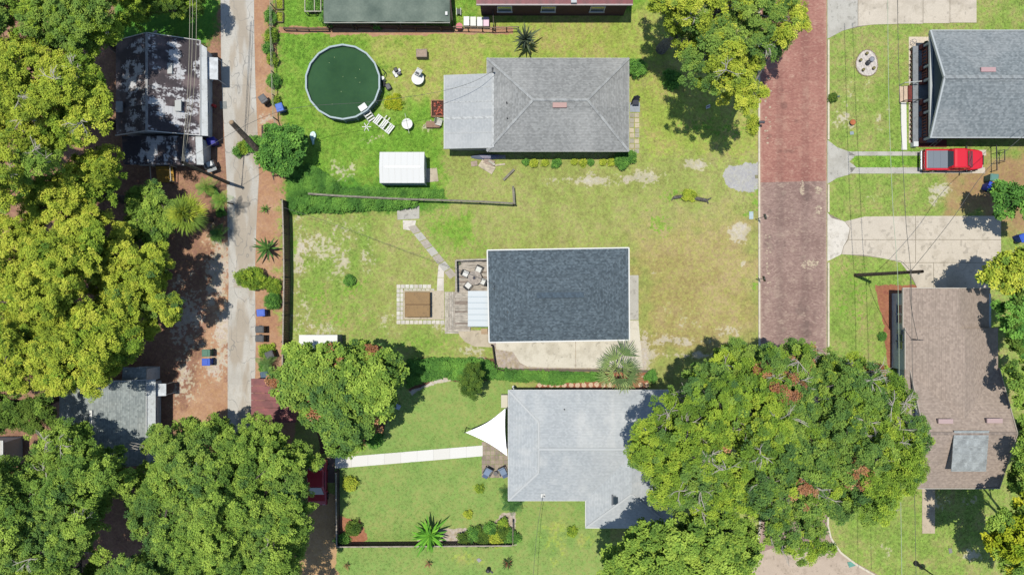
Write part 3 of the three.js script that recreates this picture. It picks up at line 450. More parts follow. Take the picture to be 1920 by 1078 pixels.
// --- blue-grey gabled house with a front porch, top right ---
{
  const he = 2.7, hr = 4.7, [x0, z0] = planXZ(1746.5, 57, he), z1 = planXZ(1750, 258, he)[1], x1 = x0 + 17, mz = (z0 + z1) / 2;
  const o = thing('porch_house', 'blue-grey gabled house with a brick-red railed porch beside the red pickup', 'house', at(1800, 160));
  const wm = M(176, 92, 74, .9, { k: 'grain', rep: 2 }), xw = x0 + 1.9;
  part(o, 'wall', wallsOf(xw, z0 + .5, x1 - .5, z1 - .5, he - .12), wm);
  const tex = shingleTex(41, [126, 136, 142], [164, 171, 176], [186, 188, 190, .4], .9);
  const R = roofFaces(x0, z0, x1, z1, he, hr, 'x', 0, 0), roof = part(o, 'roof', R.faces, texMat(tex, 16));
  part(roof, 'ridge_cap', caps([[R.R0, R.R1]], .3), M(168, 174, 178, .9, { k: 'grain', rep: 1 })); roofVent(o, 1853, 131, 4.4, 1.3, .42, M(206, 168, 172, .8));
  part(o, 'gable_wall', prism([[x0 + .22, z0 + .5], [x0 + .42, z0 + .5], [x0 + .42, z1 - .5], [x0 + .22, z1 - .5]], he - .3, he - .02), M(60, 84, 104, .8));
  { const g = new THREE.BufferGeometry().setFromPoints([V(x0 + .22, he - .02, z0 + .3), V(x0 + .22, he - .02, z1 - .3), V(x0 + .22, hr - .1, mz), V(x0 + .34, he - .02, z0 + .3), V(x0 + .34, hr - .1, mz), V(x0 + .34, he - .02, z1 - .3)]); part(o, 'gable_wall', g, M(62, 88, 108, .8)); }
  part(o, 'rake_board', [beam(R.A.clone().add(V(-.03, -.04, 0)), R.R0.clone().add(V(-.03, -.04, 0)), .16, .2), beam(R.D.clone().add(V(-.03, -.04, 0)), R.R0.clone().add(V(-.03, -.04, 0)), .16, .2)], M(206, 212, 216, .6));
  part(o, 'gable_trim', bx(x0 + .05, he - .1, mz, .26, .22, z1 - z0 - .3), M(200, 206, 210, .6));
  for (const [a, b] of [[R.A, R.B], [R.D, R.C]]) part(o, 'fascia', beam(a, b, .08, .16), M(206, 212, 216, .6));
  // porch: plinth, floor, posts, rails with balusters, steps
  const pz0 = planXZ(1713, 87, .5)[1], pz1 = planXZ(1713, 266, .5)[1], px0 = planXZ(1713, 170, .5)[0], brickM = M(140, 62, 54, .9, { k: 'grain', rep: .8 });
  part(o, 'porch_plinth', prism([[px0 + .05, pz0], [xw + .1, pz0], [xw + .1, pz1], [px0 + .05, pz1]], 0, .42), brickM);
  const fl = part(o, 'porch_floor', prism([[px0, pz0 - .06], [xw + .05, pz0 - .06], [xw + .05, pz1 + .06], [px0, pz1 + .06]], .42, .5), M(150, 156, 164, .8, { k: 'stain', rep: 3 })); void fl;
  const railM = M(150, 84, 68, .8), postM = M(214, 218, 220, .7), xr = px0 + .78, mid = planXZ(1720, 174, .5)[1];
  const zs = [pz0 + .12, lerp(pz0, mid - .9, .62), mid - .95, mid + .95, lerp(mid + .9, pz1, .3), pz1 - .12];
  for (const z of zs) { const p = part(o, 'porch_post', cyl(xr, 1.77, z, .09, .15, 1.64, 4, Math.PI / 4), postM); part(p, 'post_base', bx(xr, .75, z, .44, .5, .44), brickM); }
  for (const [a, b] of [[zs[0], zs[1]], [zs[1], zs[2]], [zs[3], zs[4]], [zs[4], zs[5]]]) {
    const r = part(o, 'top_rail', bx(xr, 1.38, (a + b) / 2, .12, .07, b - a - .4), railM), n = Math.max(2, Math.round((b - a - .4) / .3));
    part(o, 'bottom_rail', bx(xr, .68, (a + b) / 2, .08, .06, b - a - .4), railM);
    for (let k = 0; k < n; k++) part(r, 'baluster', bx(xr, 1.03, lerp(a + .25, b - .25, (k + .5) / n), .06, .66, .1), railM);
  }
  doorOn(o, 'w', xw, mid, M(40, 34, 34, .6), .5); for (const z of [mid - 3, mid + 2.8]) windowOn(o, 'w', xw, z, 1.9, 1.5, 1.1);
  const st = M(232, 206, 184, .9, { k: 'stain', rep: 2 });
  for (let k = 0; k < 3; k++) part(o, 'step', bx(px0 - .17 - k * .34, (.36 - k * .13) / 2, mid, .33, .36 - k * .13, 1.5), k ? st : brickM);
  for (const s of [-1, 1]) part(o, 'handrail', [rod(V(px0 - 1, .95, mid + s * .82), V(px0 + .3, 1.4, mid + s * .82), .04), rod(V(px0 - 1, 0, mid + s * .82), V(px0 - 1, .97, mid + s * .82), .04), rod(V(px0 + .15, .5, mid + s * .82), V(px0 + .15, 1.36, mid + s * .82), .04)], s < 0 ? postM : darkM);
  const by = planXZ(1740, 270, .1)[1]; void by;
}
setting('side_terrace', flat([[1722, 262], [1776, 262], [1776, 276], [1722, 276]], -.04, .05), M(138, 56, 52, .9, { k: 'grain', rep: .8 }));
// --- taupe-roofed house, lower right ---
{
  const he = 3, px = (v, c) => v / S, X = v => v / S, o = thing('taupe_roof_house', 'long house with taupe shingle gables, pale blue wall and grey dormer', 'house', at(1780, 730));
  const tex = shingleTex(57, [174, 155, 143], [196, 177, 164], [174, 158, 146, .3], .7), rm = texMat(tex, 16), wm = M(222, 234, 244, .85, { k: 'stain', rep: 4 });
  const hw = 4.2;
  part(o, 'wall', wallsOf(X(701) + .62, X(2) + .45, X(869) - .5, X(150), he - .1), wm);
  part(o, 'wall', wallsOf(X(713) + .55, X(148), X(869) - .5, X(359) - .5, he - .1), wm);
  const N0 = roofFaces(X(701), X(1), X(858), X(74), he - .16, 4.64, 'z', 0, 0), N1 = roofFaces(X(703), X(72), X(870), X(235), he, 4.8, 'z', 0, 0);
  part(o, 'garage_roof', N0.faces, rm); part(o, 'wing_roof', N1.faces, rm);
  const G = roofFaces(X(711), X(144), X(871.5), X(359), he + .01, 5.2, 'x', 0, 0), roof = part(o, 'roof', G.faces, rm);
  part(roof, 'ridge_cap', caps([[G.R0, G.R1]], .26), M(164, 148, 138, .9, { k: 'grain', rep: 1 }));
  for (const [r, z0, z1, h2] of [[N0, X(1) + .4, X(1) + .5, 4.5]]) part(o, 'gable_wall', new THREE.BufferGeometry().setFromPoints([V(r.A.x + .4, he - .3, z0), V(r.B.x - .4, he - .3, z0), V((r.A.x + r.B.x) / 2, h2, z0)]), wm);
  for (const [xx, s] of [[G.A.x + .35, 1], [G.B.x - .35, -1]]) part(o, 'gable_wall', new THREE.BufferGeometry().setFromPoints([V(xx, he - .2, G.A.z + .4), V(xx, he - .2, G.D.z - .4), V(xx, 5.05, (G.A.z + G.D.z) / 2)]), wm);
  part(o, 'fascia', [beam(N0.A, N0.D, .06, .16), beam(N1.A, V(N1.D.x, he, X(146)), .06, .16), beam(G.D, G.C, .07, .18), beam(N0.A, N0.R0, .06, .14), beam(N0.B, N0.R0, .06, .14)], M(214, 206, 196, .7));
  part(o, 'rake_board', [beam(G.A, G.R0, .08, .16), beam(G.D, G.R0, .08, .16), beam(G.B, G.R1, .08, .16), beam(G.C, G.R1, .08, .16)], M(196, 184, 172, .7));
  for (const z of [X(40), X(58)]) windowOn(o, 'w', X(701) + .62, z, 1.55, .75, 1.3); for (const z of [X(92), X(106)]) windowOn(o, 'w', X(701) + .62, z, 1.4, .6, .8); for (const z of [X(185), X(300)]) windowOn(o, 'w', X(713) + .55, z, 1.5, 1.2, 1.1);
  roofVent(o, 1773, 789.5, 5.0, 1.28, .42, M(206, 178, 178, .8)); roofVent(o, 1865, 788.5, 5.0, 1.36, .42, M(206, 178, 178, .8));
  // shed dormer with a metal roof
  const d0 = W(1790, 808, 5.25), d1 = W(1849.5, 883, 4.85), dm = M(192, 198, 200, .55, { k: 'grain', rep: 2, metal: .25 });
  const dr = part(o, 'dormer_roof', face([V(d0.x, 5.28, d0.z), V(d1.x, 5.28, d0.z), V(d1.x, 4.9, d1.z), V(d0.x, 4.9, d1.z)], .08), dm);
  for (let k = 0; k <= 5; k++) { const z = lerp(d0.z, d1.z, k / 5), y = lerp(5.28, 4.9, k / 5); part(dr, 'batten', bx((d0.x + d1.x) / 2, y + .015, z, d1.x - d0.x + .04, .03, .06), dm); }
  part(o, 'dormer_wall', prism([[d0.x + .18, d0.z + .2], [d1.x - .18, d0.z + .2], [d1.x - .18, d1.z - .12], [d0.x + .18, d1.z - .12]], 3.4, 4.8), M(150, 156, 160, .8));
  const hd = W(1692, 624, 2.2); part(o, 'electric_meter', [rb(hd.x + .25, 1.5, hd.z, .2, .6, .4), rod(V(hd.x + .25, 1.7, hd.z), V(hd.x + .25, 2.9, hd.z), .04)], metalGreyM);
  const ms = W(1722, 637, 4); part(o, 'service_mast', [rod(V(ms.x, 3.2, ms.z), V(ms.x, 4.4, ms.z), .04), rod(V(ms.x - .3, 4.3, ms.z), V(ms.x + .3, 4.3, ms.z), .03)], pipeM);
  doorOn(o, 's', X(359) - .5, planXZ(1742, 905, 0)[0], M(120, 60, 50, .6));
}
// --- mould-streaked house, top left ---
{
  const he = 2.7, hr = 4.6, [x0, z0] = planXZ(216, 76, he), [x1, z1] = planXZ(375, 254, he);
  const o = thing('mouldy_roof_house', 'white house with blackened mouldy roof beside the alley', 'house', at(300, 170));
  const tex = texFrom(512, 512, (i, j) => {                             // black mould over flaking white coating
    const x = i / 32, y = j / 32, a = fbm(x * .45, y * .9, 5, 61), b = fbm(x * 3.1, y * 1.1, 4, 63), f = vn(x * 11, y * 11, 65), row = sst(.75, 1, (y / .33) % 1) * .12;
    const w = sst(.54, .63, a * .52 + b * .38 + f * .14), br = sst(.4, .7, fbm(x * .8, y * .8, 3, 69)), q = [0, 1, 2].map(k => lerp(lerp([66, 58, 64][k], [140, 122, 122][k], br * .8 + f * .2), [226, 226, 230][k], w) * (1 - row)); return A2(alb(...q));
  });
  const wm = M(226, 228, 230, .85, { k: 'stain', rep: 4 }), rm = texMat(tex, 16);
  part(o, 'wall', wallsOf(x0 + .35, z0 + .35, x1 - .12, z1 - .3, he - .1), wm);
  const R = roofFaces(x0, z0, x1, z1, he, hr, 'z', 0, 0), roof = part(o, 'roof', R.faces, rm); part(roof, 'ridge_cap', caps([[R.R0, R.R1]], .2), M(190, 188, 190, .9, { k: 'grain', rep: 1 }));
  for (const z of [z0 + .5, z1 - .45]) part(o, 'gable_wall', new THREE.BufferGeometry().setFromPoints([V(x0 + .4, he - .2, z), V(x1 - .2, he - .2, z), V((x0 + x1) / 2, hr - .12, z)]), wm);
  part(o, 'fascia', [beam(R.B, R.C, .06, .16), beam(R.A, R.R0, .06, .14), beam(R.B, R.R0, .06, .14), beam(R.C, R.R1, .06, .14), beam(R.D, R.R1, .06, .14)], M(230, 230, 230, .7));
  const stripM = M(222, 226, 230, .8, { k: 'stain', rep: 3 }); part(o, 'eave_strip', face([V(R.B.x + .02, he - .04, z0 + .3), V(R.B.x + .5, he - .16, z0 + .6), V(R.C.x + .6, he - .16, z1), V(R.C.x + .02, he - .04, z1)], .05), stripM);
  const [e0, ez0] = planXZ(228, 255, 2.55), [e1, ez1] = planXZ(366, 308, 2.45), lo = part(o, 'lean_to_roof', face([V(e0, 2.62, ez0), V(e1, 2.62, ez0), V(e1, 2.35, ez1), V(e0, 2.35, ez1)], .1), rm); void lo;
  part(o, 'wall', wallsOf(e0 + .3, ez0 + .1, e1 - .02 + .3, ez1 - .3, 2.26), wm); part(o, 'eave_strip', face([V(e1 + .02, 2.58, ez0 + .05), V(e1 + .6, 2.48, ez0 + .05), V(e1 + .6, 2.2, ez1), V(e1 + .02, 2.31, ez1)], .05), stripM);
  for (const [px, py, h] of [[316, 128, 3.5], [333, 198, 3.4], [222, 200, 3]]) { const c = W(px, py, h + .35); part(o, 'roof_patch', bx(c.x, h + .3, c.z, .55, .18, .95), M(206, 208, 208, .8)); }
  const ac = W(396.5, 128, 2.1); const aw = part(o, 'awning', [face([V(ac.x - .75, 2.3, ac.z - 1), V(ac.x + .5, 2.0, ac.z - 1), V(ac.x + .5, 2.0, ac.z + 1), V(ac.x - .75, 2.3, ac.z + 1)], .05)], M(216, 222, 230, .5, { k: 'grain', rep: 2 })); part(aw, 'awning_post', [rod(V(ac.x + .45, 0, ac.z - .95), V(ac.x + .45, 2, ac.z - .95), .03), rod(V(ac.x + .45, 0, ac.z + .95), V(ac.x + .45, 2, ac.z + .95), .03)], trimM);
  windowOn(o, 'e', x1 - .12, z0 + 3.6, 1.6, .5, .8); windowOn(o, 'e', x1 - .12, z0 + 5.6, 1.5, .9, 1); doorOn(o, 'e', x1 - .12, z0 + 2.4, M(210, 214, 218, .6)); windowOn(o, 's', ez1 - .3, e0 + 1.4, 1.4, 1, .9);
  const dish = W(292, 64, 3.2); const sd = part(o, 'satellite_dish', [place(new THREE.SphereGeometry(.42, 16, 6, 0, 6.283, 0, .7), dish.x, 3.0, dish.z, 0, -.5, .3), rod(V(dish.x, 2.4, dish.z), V(dish.x + .2, 3.1, dish.z + .5), .03)], M(196, 198, 200, .6)); void sd;
}
// --- grey roof among the trees, bottom left ---
{
  const he = 2.7, hr = 4.4, [x0, z0] = planXZ(110, 712, he), [x1, z1] = planXZ(274, 872, he);
  const o = thing('tree_shaded_house', 'house with grey shingle roof under trees beside the bare dirt yard', 'house', at(200, 780));
  const tex = shingleTex(71, [152, 162, 164], [182, 190, 190], [196, 200, 196, .4], 1), rm = texMat(tex, 16), wm = M(216, 220, 224, .85, { k: 'stain', rep: 4 });
  part(o, 'wall', wallsOf(x0 + .4, z0 + .4, x1 - .1, z1 - .4, he - .1), wm);
  const R = roofFaces(x0, z0, x1, z1, he, hr, 'z', 0, 0), roof = part(o, 'roof', R.faces, rm); void roof;
  const c = W(173, 794, hr + .05); part(roof, 'ridge_vent', bx((x0 + x1) / 2, hr + .05, c.z, .24, .12, 2.3), whiteM);
  for (const z of [z0 + .5, z1 - .5]) part(o, 'gable_wall', new THREE.BufferGeometry().setFromPoints([V(x0 + .4, he - .2, z), V(x1 - .2, he - .2, z), V((x0 + x1) / 2, hr - .12, z)]), wm);
  part(o, 'fascia', [beam(R.B, R.C, .06, .16), beam(R.B, R.R0, .06, .14)], M(226, 228, 230, .7));
  part(o, 'eave_strip', face([V(R.B.x + .02, he - .04, z0), V(R.B.x + .7, he - .18, z0), V(R.C.x + .7, he - .18, z1), V(R.C.x + .02, he - .04, z1)], .05), M(214, 220, 226, .8, { k: 'stain', rep: 3 }));
  const [p0, q0] = planXZ(228, 689, 2.6), [p1, q1] = planXZ(273, 713, 2.6); part(o, 'back_roof', face([V(p0, 2.5, q0), V(p1, 2.5, q0), V(p1, 2.66, q1 + .1), V(p0, 2.66, q1 + .1)], .1), rm); part(o, 'wall', wallsOf(p0 + .2, q0 + .2, p1 - .1, q1 + .2, 2.36), wm);
  const a = W(300, 731, 2.1); const aw = part(o, 'awning', face([V(a.x - .7, 2.3, a.z - .55), V(a.x + .45, 2.0, a.z - .55), V(a.x + .45, 2.0, a.z + .55), V(a.x - .7, 2.3, a.z + .55)], .05), M(214, 222, 232, .5, { k: 'grain', rep: 2 })); part(aw, 'awning_post', [rod(V(a.x + .4, 0, a.z - .5), V(a.x + .4, 2, a.z - .5), .03), rod(V(a.x + .4, 0, a.z + .5), V(a.x + .4, 2, a.z + .5), .03)], trimM);
  windowOn(o, 'e', x1 - .1, z0 + 3.4, 1.5, .9, 1); doorOn(o, 'e', x1 - .1, z0 + 1, whiteM);
}
// --- pale roof corner at the left edge ---
{
  const he = 2.8, [x1, z0] = planXZ(4, 826, he), z1 = planXZ(4, 884, he)[1], o = thing('edge_house', 'pale low roof corner of a building almost hidden by tree crowns', 'house', at(-20, 850));
  part(o, 'wall', wallsOf(x1 - 6, z0 + .3, x1 - .25, z1 - .3, he - .1), M(226, 222, 214, .9)); part(o, 'roof', face([V(x1 - 6.5, he + .9, z0), V(x1, he, z0), V(x1, he, z1), V(x1 - 6.5, he + .9, z1)], .12), M(224, 222, 218, .8, { k: 'stain', rep: 4 })); part(o, 'fascia', beam(V(x1, he - .05, z0), V(x1, he - .05, z1), .06, .18), fasciaM);
}
// --- maroon roof at the top edge ---
{
  const he = 3.4, [x0, z1] = planXZ(893, 7, he), x1 = planXZ(1187, 7, he)[0], o = thing('maroon_roof_house', 'long house with maroon ribbed metal roof behind the coolers', 'house', at(1040, -40));
  const m = M(140, 48, 58, .5, { k: 'grain', rep: 3 });
  part(o, 'wall', wallsOf(x0 + .3, z1 - 6.6, x1 - .3, z1 - .3, he - .1), M(96, 60, 58, .9, { k: 'stain', rep: 4 }));
  const r = part(o, 'roof', [face([V(x0, he, z1), V(x1, he, z1), V(x1, he + 1.2, z1 - 3.5), V(x0, he + 1.2, z1 - 3.5)]), face([V(x0, he, z1 - 7), V(x1, he, z1 - 7), V(x1, he + 1.2, z1 - 3.5), V(x0, he + 1.2, z1 - 3.5)])], m);
  for (let x = x0 + .2; x < x1; x += .6) part(r, 'rib', beam(V(x, he + .02, z1), V(x, he + 1.22, z1 - 3.5), .05, .04), m);
  const g = part(o, 'gutter', bx((x0 + x1) / 2, he - .06, z1 + .06, x1 - x0, .12, .12), M(196, 180, 180, .6)); void g;
  for (const x of [x0 + 2.5, x0 + 6.5, x0 + 11]) windowOn(o, 's', z1 - .3, x, 1.6, 1.2, 1.1);
  part(o, 'roof_hatch', (() => { const c = W(1076, 2, 3.6); return bx(c.x, 3.6, c.z, .5, .25, .35); })(), M(206, 210, 214, .6));
}
// --- white garden shed ---
{
  const he = 2.0, hr = 2.25, [x0, z0] = planXZ(711.5, 285, he), [x1, z1] = planXZ(795.5, 343, he), o = thing('garden_shed', 'white metal shed with a low gable roof on the pool lawn', 'shed', at(755, 318));
  const wm = M(212, 222, 230, .6, { k: 'grain', rep: 2 }), rm = M(246, 246, 246, .8);
  part(o, 'wall', wallsOf(x0 + .08, z0 + .08, x1 - .08, z1 - .08, he - .06), wm);
  const R = roofFaces(x0, z0, x1, z1, he, hr, 'x', 0, 0, .05), r = part(o, 'roof', R.faces, rm); part(r, 'ridge_cap', bx((x0 + x1) / 2 + .1, hr + .02, (z0 + z1) / 2, (x1 - x0) * .8, .04, .18), M(236, 238, 240, .5));
  for (let x = x0 + .3; x < x1; x += .55) for (const s of [-1, 1]) part(r, 'rib', beam(V(x, he + .01, (z0 + z1) / 2 + s * (z1 - z0) / 2), V(x, hr + .01, (z0 + z1) / 2), .03, .02), rm);
  const gw = new THREE.BufferGeometry().setFromPoints([V(x1 - .09, he - .06, z0 + .1), V(x1 - .09, hr - .03, (z0 + z1) / 2), V(x1 - .09, he - .06, z1 - .1), V(x0 + .09, he - .06, z0 + .1), V(x0 + .09, he - .06, z1 - .1), V(x0 + .09, hr - .03, (z0 + z1) / 2)]); part(o, 'gable_wall', gw, wm);
  part(o, 'door', bx(x1 - .06, .95, (z0 + z1) / 2, .05, 1.75, 1.5), M(200, 210, 220, .6)); part(o, 'trim', [bx(x0 + .06, 1, z1 - .05, .06, 1.9, .06), bx(x1 - .05, 1, z1 - .05, .06, 1.9, .06)], whiteM); NOGRASS.push(rect(714, 288, 800, 346));
}
// --- low white shed half hidden by the round tree ---
{
  const he = 2.1, [x0, z0] = planXZ(560, 628, he), [x1, z1] = planXZ(632, 664, he), o = thing('storage_shed', 'low white-roofed shed half hidden under the rounded tree', 'shed', at(602, 646));
  part(o, 'wall', wallsOf(x0 + .1, z0 + .1, x1 - .1, z1 - .1, he - .05), M(150, 152, 156, .8)); part(o, 'roof', face([V(x0, he, z0), V(x1, he, z0), V(x1, he + .1, z1), V(x0, he + .1, z1)], .07), whiteM); part(o, 'door', bx(x1 - .07, .95, (z0 + z1) / 2, .06, 1.8, .8), M(120, 122, 126, .8)); NOGRASS.push(rect(560, 628, 642, 666));
}
// --- red metal carport by the alley ---
{
  const he = 2.5, [x0, z0] = planXZ(470, 710, he), [x1, z1] = planXZ(556, 792, he), o = thing('carport', 'carport with faded red sheet roof at the alley edge', 'carport', at(515, 750)), m = M(152, 82, 82, .7, { k: 'grain', rep: 3 });
  for (let k = 0; k < 6; k++) { const a = lerp(z0, z1, k / 6), b = lerp(z0, z1, (k + 1) / 6) - .03; part(o, 'roof_sheet', face([V(x0, he, a), V(x1, he + .25, a), V(x1, he + .25, b), V(x0, he, b)], .04), m); }
  for (const x of [x0 + .2, x1 - .2]) for (const z of [z0 + .2, z1 - .2]) part(o, 'post', bx(x, he / 2 - .02, z, .1, he - .06, .1), M(150, 120, 100, .8)); part(o, 'beam', [bx(x0 + .2, he - .1, (z0 + z1) / 2, .1, .12, z1 - z0), bx(x1 - .2, he + .12, (z0 + z1) / 2, .1, .12, z1 - z0)], M(150, 120, 100, .8));
}

// ================= TREES AND PLANTS =================
const leafM = new THREE.MeshPhysicalMaterial({ color: 0xffffff, roughness: .6, specularIntensity: .22, transmission: .14, thickness: 0, ior: 1.35, side: THREE.DoubleSide });
const leafSolidM = new THREE.MeshStandardMaterial({ color: 0xffffff, roughness: .6, side: THREE.DoubleSide });
function leafCluster(sd, n, R, len, wid, flatn = .55, up = .7) {           // a twig end: n folded leaves around a centre
  reseed(sd); const P = [], tri = (a, b, c) => P.push(a.x, a.y, a.z, b.x, b.y, b.z, c.x, c.y, c.z);
  for (let i = 0; i < n; i++) {
    const a = rr(0, 6.283), q = Math.sqrt(rnd()) * R, c = V(Math.cos(a) * q, rr(-1, 1) * R * flatn * Math.sqrt(1 - (q / R) ** 2 * .8), Math.sin(a) * q);
    const d = V(Math.cos(a + rr(-1, 1)), rr(-.5, .4), Math.sin(a + rr(-1, 1))).normalize(), nn = V(rr(-1, 1), up * 2 + rr(-.4, .6), rr(-1, 1)).normalize(), s = d.clone().cross(nn).normalize(), l = len * rr(.7, 1.25), w = wid * rr(.8, 1.2), f = s.clone().cross(d).multiplyScalar(w * .3);
    const b = c.clone().addScaledVector(d, -l / 2), t = c.clone().addScaledVector(d, l / 2), L = c.clone().addScaledVector(s, w / 2).add(f), Rr = c.clone().addScaledVector(s, -w / 2).add(f);
    tri(b, L, t); tri(b, t, Rr);
  }
  const g = new THREE.BufferGeometry(); g.setAttribute('position', new THREE.Float32BufferAttribute(P, 3)); g.computeVertexNormals(); return g;
}
const LC = { oak: leafCluster(101, 24, .22, .135, .075, .6, 1.4), broad: leafCluster(102, 14, .24, .21, .125, .55, 1.5), fine: leafCluster(103, 18, .19, .12, .06, .6, 1.2), tiny: leafCluster(105, 18, .16, .10, .055, .6, 1.4) };
const LEAF = {                                                            // base colours, linear: [deep, mid, young]
  oak: [[0.076, 0.141, 0.021], [0.161, 0.250, 0.028], [0.278, 0.353, 0.040]], olive: [[0.056, 0.117, 0.034], [0.117, 0.201, 0.038], [0.202, 0.284, 0.048]], lime: [[0.136, 0.193, 0.025], [0.270, 0.334, 0.035], [0.408, 0.429, 0.057]],
  bright: [[0.076, 0.147, 0.028], [0.155, 0.247, 0.038], [0.270, 0.368, 0.059]], emerald: [[0.042, 0.113, 0.025], [0.082, 0.194, 0.035], [0.152, 0.299, 0.050]], dark: [[.038, .079, .018], [.070, .123, .020], [.109, .166, .026]],
  rust: [[.16, .062, .022], [.24, .10, .036], [.32, .17, .075]], yellow: [[.12, .19, .014], [.25, .30, .018], [.38, .38, .03]],
};
const _m = new THREE.Matrix4(), _q = new THREE.Quaternion(), _e = new THREE.Euler(), _c = new THREE.Color();
function crown(parent, name, geo, items, mat = leafM) {                    // items: {p, s, tilt, c}; one part made of many leaf clusters
  const im = new THREE.InstancedMesh(geo, mat, items.length), b = BASE.get(parent);
  items.forEach((t, i) => {
    _e.set((t.n ? t.n.z * .45 : 0) + rr(-.35, .35), rr(0, 6.283), (t.n ? -t.n.x * .45 : 0) + rr(-.35, .35), 'XZY'); _q.setFromEuler(_e);
    _m.compose(t.p.clone().sub(b), _q, V(t.s, t.s, t.s)); im.setMatrixAt(i, _m); im.setColorAt(i, _c.setRGB(t.c[0], t.c[1], t.c[2]));
  });
  im.name = name; im.castShadow = im.receiveShadow = true; im.userData.kind = 'stuff'; parent.add(im); return im;
}
const leafCol = (pal, t) => { const a = t < .5 ? [pal[0], pal[1], t * 2] : [pal[1], pal[2], t * 2 - 1]; const k = rr(.86, 1.14); return [0, 1, 2].map(i => lerp(a[0][i], a[1][i], a[2]) * k); };
// tree seen from above: outline in photo pixels, heights in metres
function tree(name, label, group, outline, o) {
  const { top, edge, pal = 'oak', pal2, mix = .3, leaf = 'oak', lobe = 1.0, spacing = 1.2, dens = 1, seed: sd = 1, bark = [150, 136, 122], rust = 0, gap = .1, base, dead = 0, warm = 0 } = o;
  reseed(sd * 977 + 13);
  const xs = outline.map(p => p[0]), ys = outline.map(p => p[1]), bb = [Math.min(...xs), Math.min(...ys), Math.max(...xs), Math.max(...ys)];
  let cx = 0, cy = 0, nn = 0, R = 0; for (let k = 0; k < 900; k++) { const x = rr(bb[0], bb[2]), y = rr(bb[1], bb[3]); if (inPoly(outline, x, y)) { cx += x; cy += y; nn++; R = Math.max(R, edgeDist(outline, x, y)); } } cx /= nn; cy /= nn;
  const hAt = d => lerp(edge, top, Math.sqrt(clamp(1 - (1 - clamp(d / R)) ** 2)));
  const bp = base ? W(base[0], base[1]) : (() => { const p = W(cx, cy, (top + edge) / 2); return V(p.x, 0, p.z); })();
  const root = thing(name, label, 'tree', [bp.x, 0, bp.z], group);
  const kpx = S / (1 - (top + edge) / 2 / H), lobes = [], want = Math.round((bb[2] - bb[0]) * (bb[3] - bb[1]) / (kpx * kpx) / (spacing * spacing) * 3.2);
  for (let k = 0; k < want; k++) {
    const x = rr(bb[0], bb[2]), y = rr(bb[1], bb[3]); if (!inPoly(outline, x, y)) continue;
    const d = edgeDist(outline, x, y); let r = lobe * rr(.62, 1.22); if (d < r * kpx * .62) { r *= .62; if (d < r * kpx * .5) continue; }
    if (lobes.some(l => Math.hypot(l.x - x, l.y - y) < spacing * kpx * .62 * (.55 + .45 * (r + l.r) / (2 * lobe)))) continue;
    if (vn(x / 38, y / 38, sd) < gap) continue;
    const h = hAt(d) + rr(-1.5, .6) * Math.min(1.2, (top - edge) * .3) + (vn(x / 34, y / 34, sd + 3) - .5) * 2.2;
    lobes.push({ x, y, r, h, p: W(x, y, h), t: clamp(vn(x / 46, y / 46, sd + 7) * 1.1 - .05 + rr(-.22, .22)), u: rnd(), alt: vn(x / 60, y / 60, sd + 21) < mix });
  }
  for (const l of lobes.slice()) if (rnd() < .4) { const h = Math.max(1.2, l.h * rr(.68, .84)), x = l.x + rr(-.5, .5) * kpx, y = l.y + rr(-.5, .5) * kpx; if (inPoly(outline, x, y) && edgeDist(outline, x, y) > kpx * .5) lobes.push({ ...l, x, y, h, r: l.r * 1.15, p: W(x, y, h), u: .5 + rnd() * .5 }); }   // lower boughs
  const P1 = LEAF[pal], P2 = LEAF[pal2 || pal], items = [], rusty = [];
  for (const l of lobes) {
    const rl = l.u < rust, n = Math.round(21 * dens * (l.r / 1.0) ** 1.7) + 2;               // a lobe carries sprays; a spray carries a few leaf clusters
    for (let k = 0; k < n; k++) {
      const a = rr(0, 6.283), y = k < n * .82 ? rr(-.1, 1) : rr(-.9, .1), q = Math.sqrt(1 - Math.min(1, y * y)), w = rr(.6, 1.12), isRust = rl && rnd() < .6, P = isRust ? LEAF.rust : l.alt !== (rnd() < .12) ? P2 : P1;
      const d = V(Math.cos(a) * q, y, Math.sin(a) * q), sp = l.p.clone().add(V(d.x * l.r * w, d.y * l.r * w * .8, d.z * l.r * w)), ts = clamp(l.t * .5 + rr(-.12, .68) + warm), m = 3 + Math.floor(rnd() * 3), sr = rr(.16, .34) * Math.min(1, l.r);
      for (let z = 0; z < m; z++) { const b = rr(0, 6.283), e = Math.sqrt(rnd()) * sr; (isRust ? rusty : items).push({ p: sp.clone().add(V(Math.cos(b) * e, rr(-.5, .6) * sr, Math.sin(b) * e)), n: d, s: rr(.8, 1.3), c: leafCol(P, clamp(ts + rr(-.18, .22))) }); }
    }
  }
  const barkM = M(bark[0], bark[1], bark[2], .95, { k: 'bark', rep: 1.2, bump: .02 });
  const r0 = clamp(Math.sqrt(R / kpx) * .16 + .1, .12, .6), fork = V(bp.x, edge * .45, bp.z).add(V(rr(-.4, .4), 0, rr(-.4, .4)));
  const trunk = part(root, 'trunk', taper([bp.clone().setY(-.1), V(lerp(bp.x, fork.x, .4) + .1, edge * .22, bp.z), fork], r0 * 1.25, r0 * .8, 10, 8), barkM);
  const main = lobes.slice().sort((a, b) => a.u - b.u).slice(0, Math.min(9, Math.max(3, lobes.length >> 2))), subs = main.map(() => []);
  lobes.forEach((l, i) => { let bi = 0, bd = 1e9; main.forEach((m, k) => { const d = m.p.distanceTo(l.p); if (d < bd) { bd = d; bi = k; } }); if (bd > .1 && i % 2 === 0) subs[bi].push(l); });
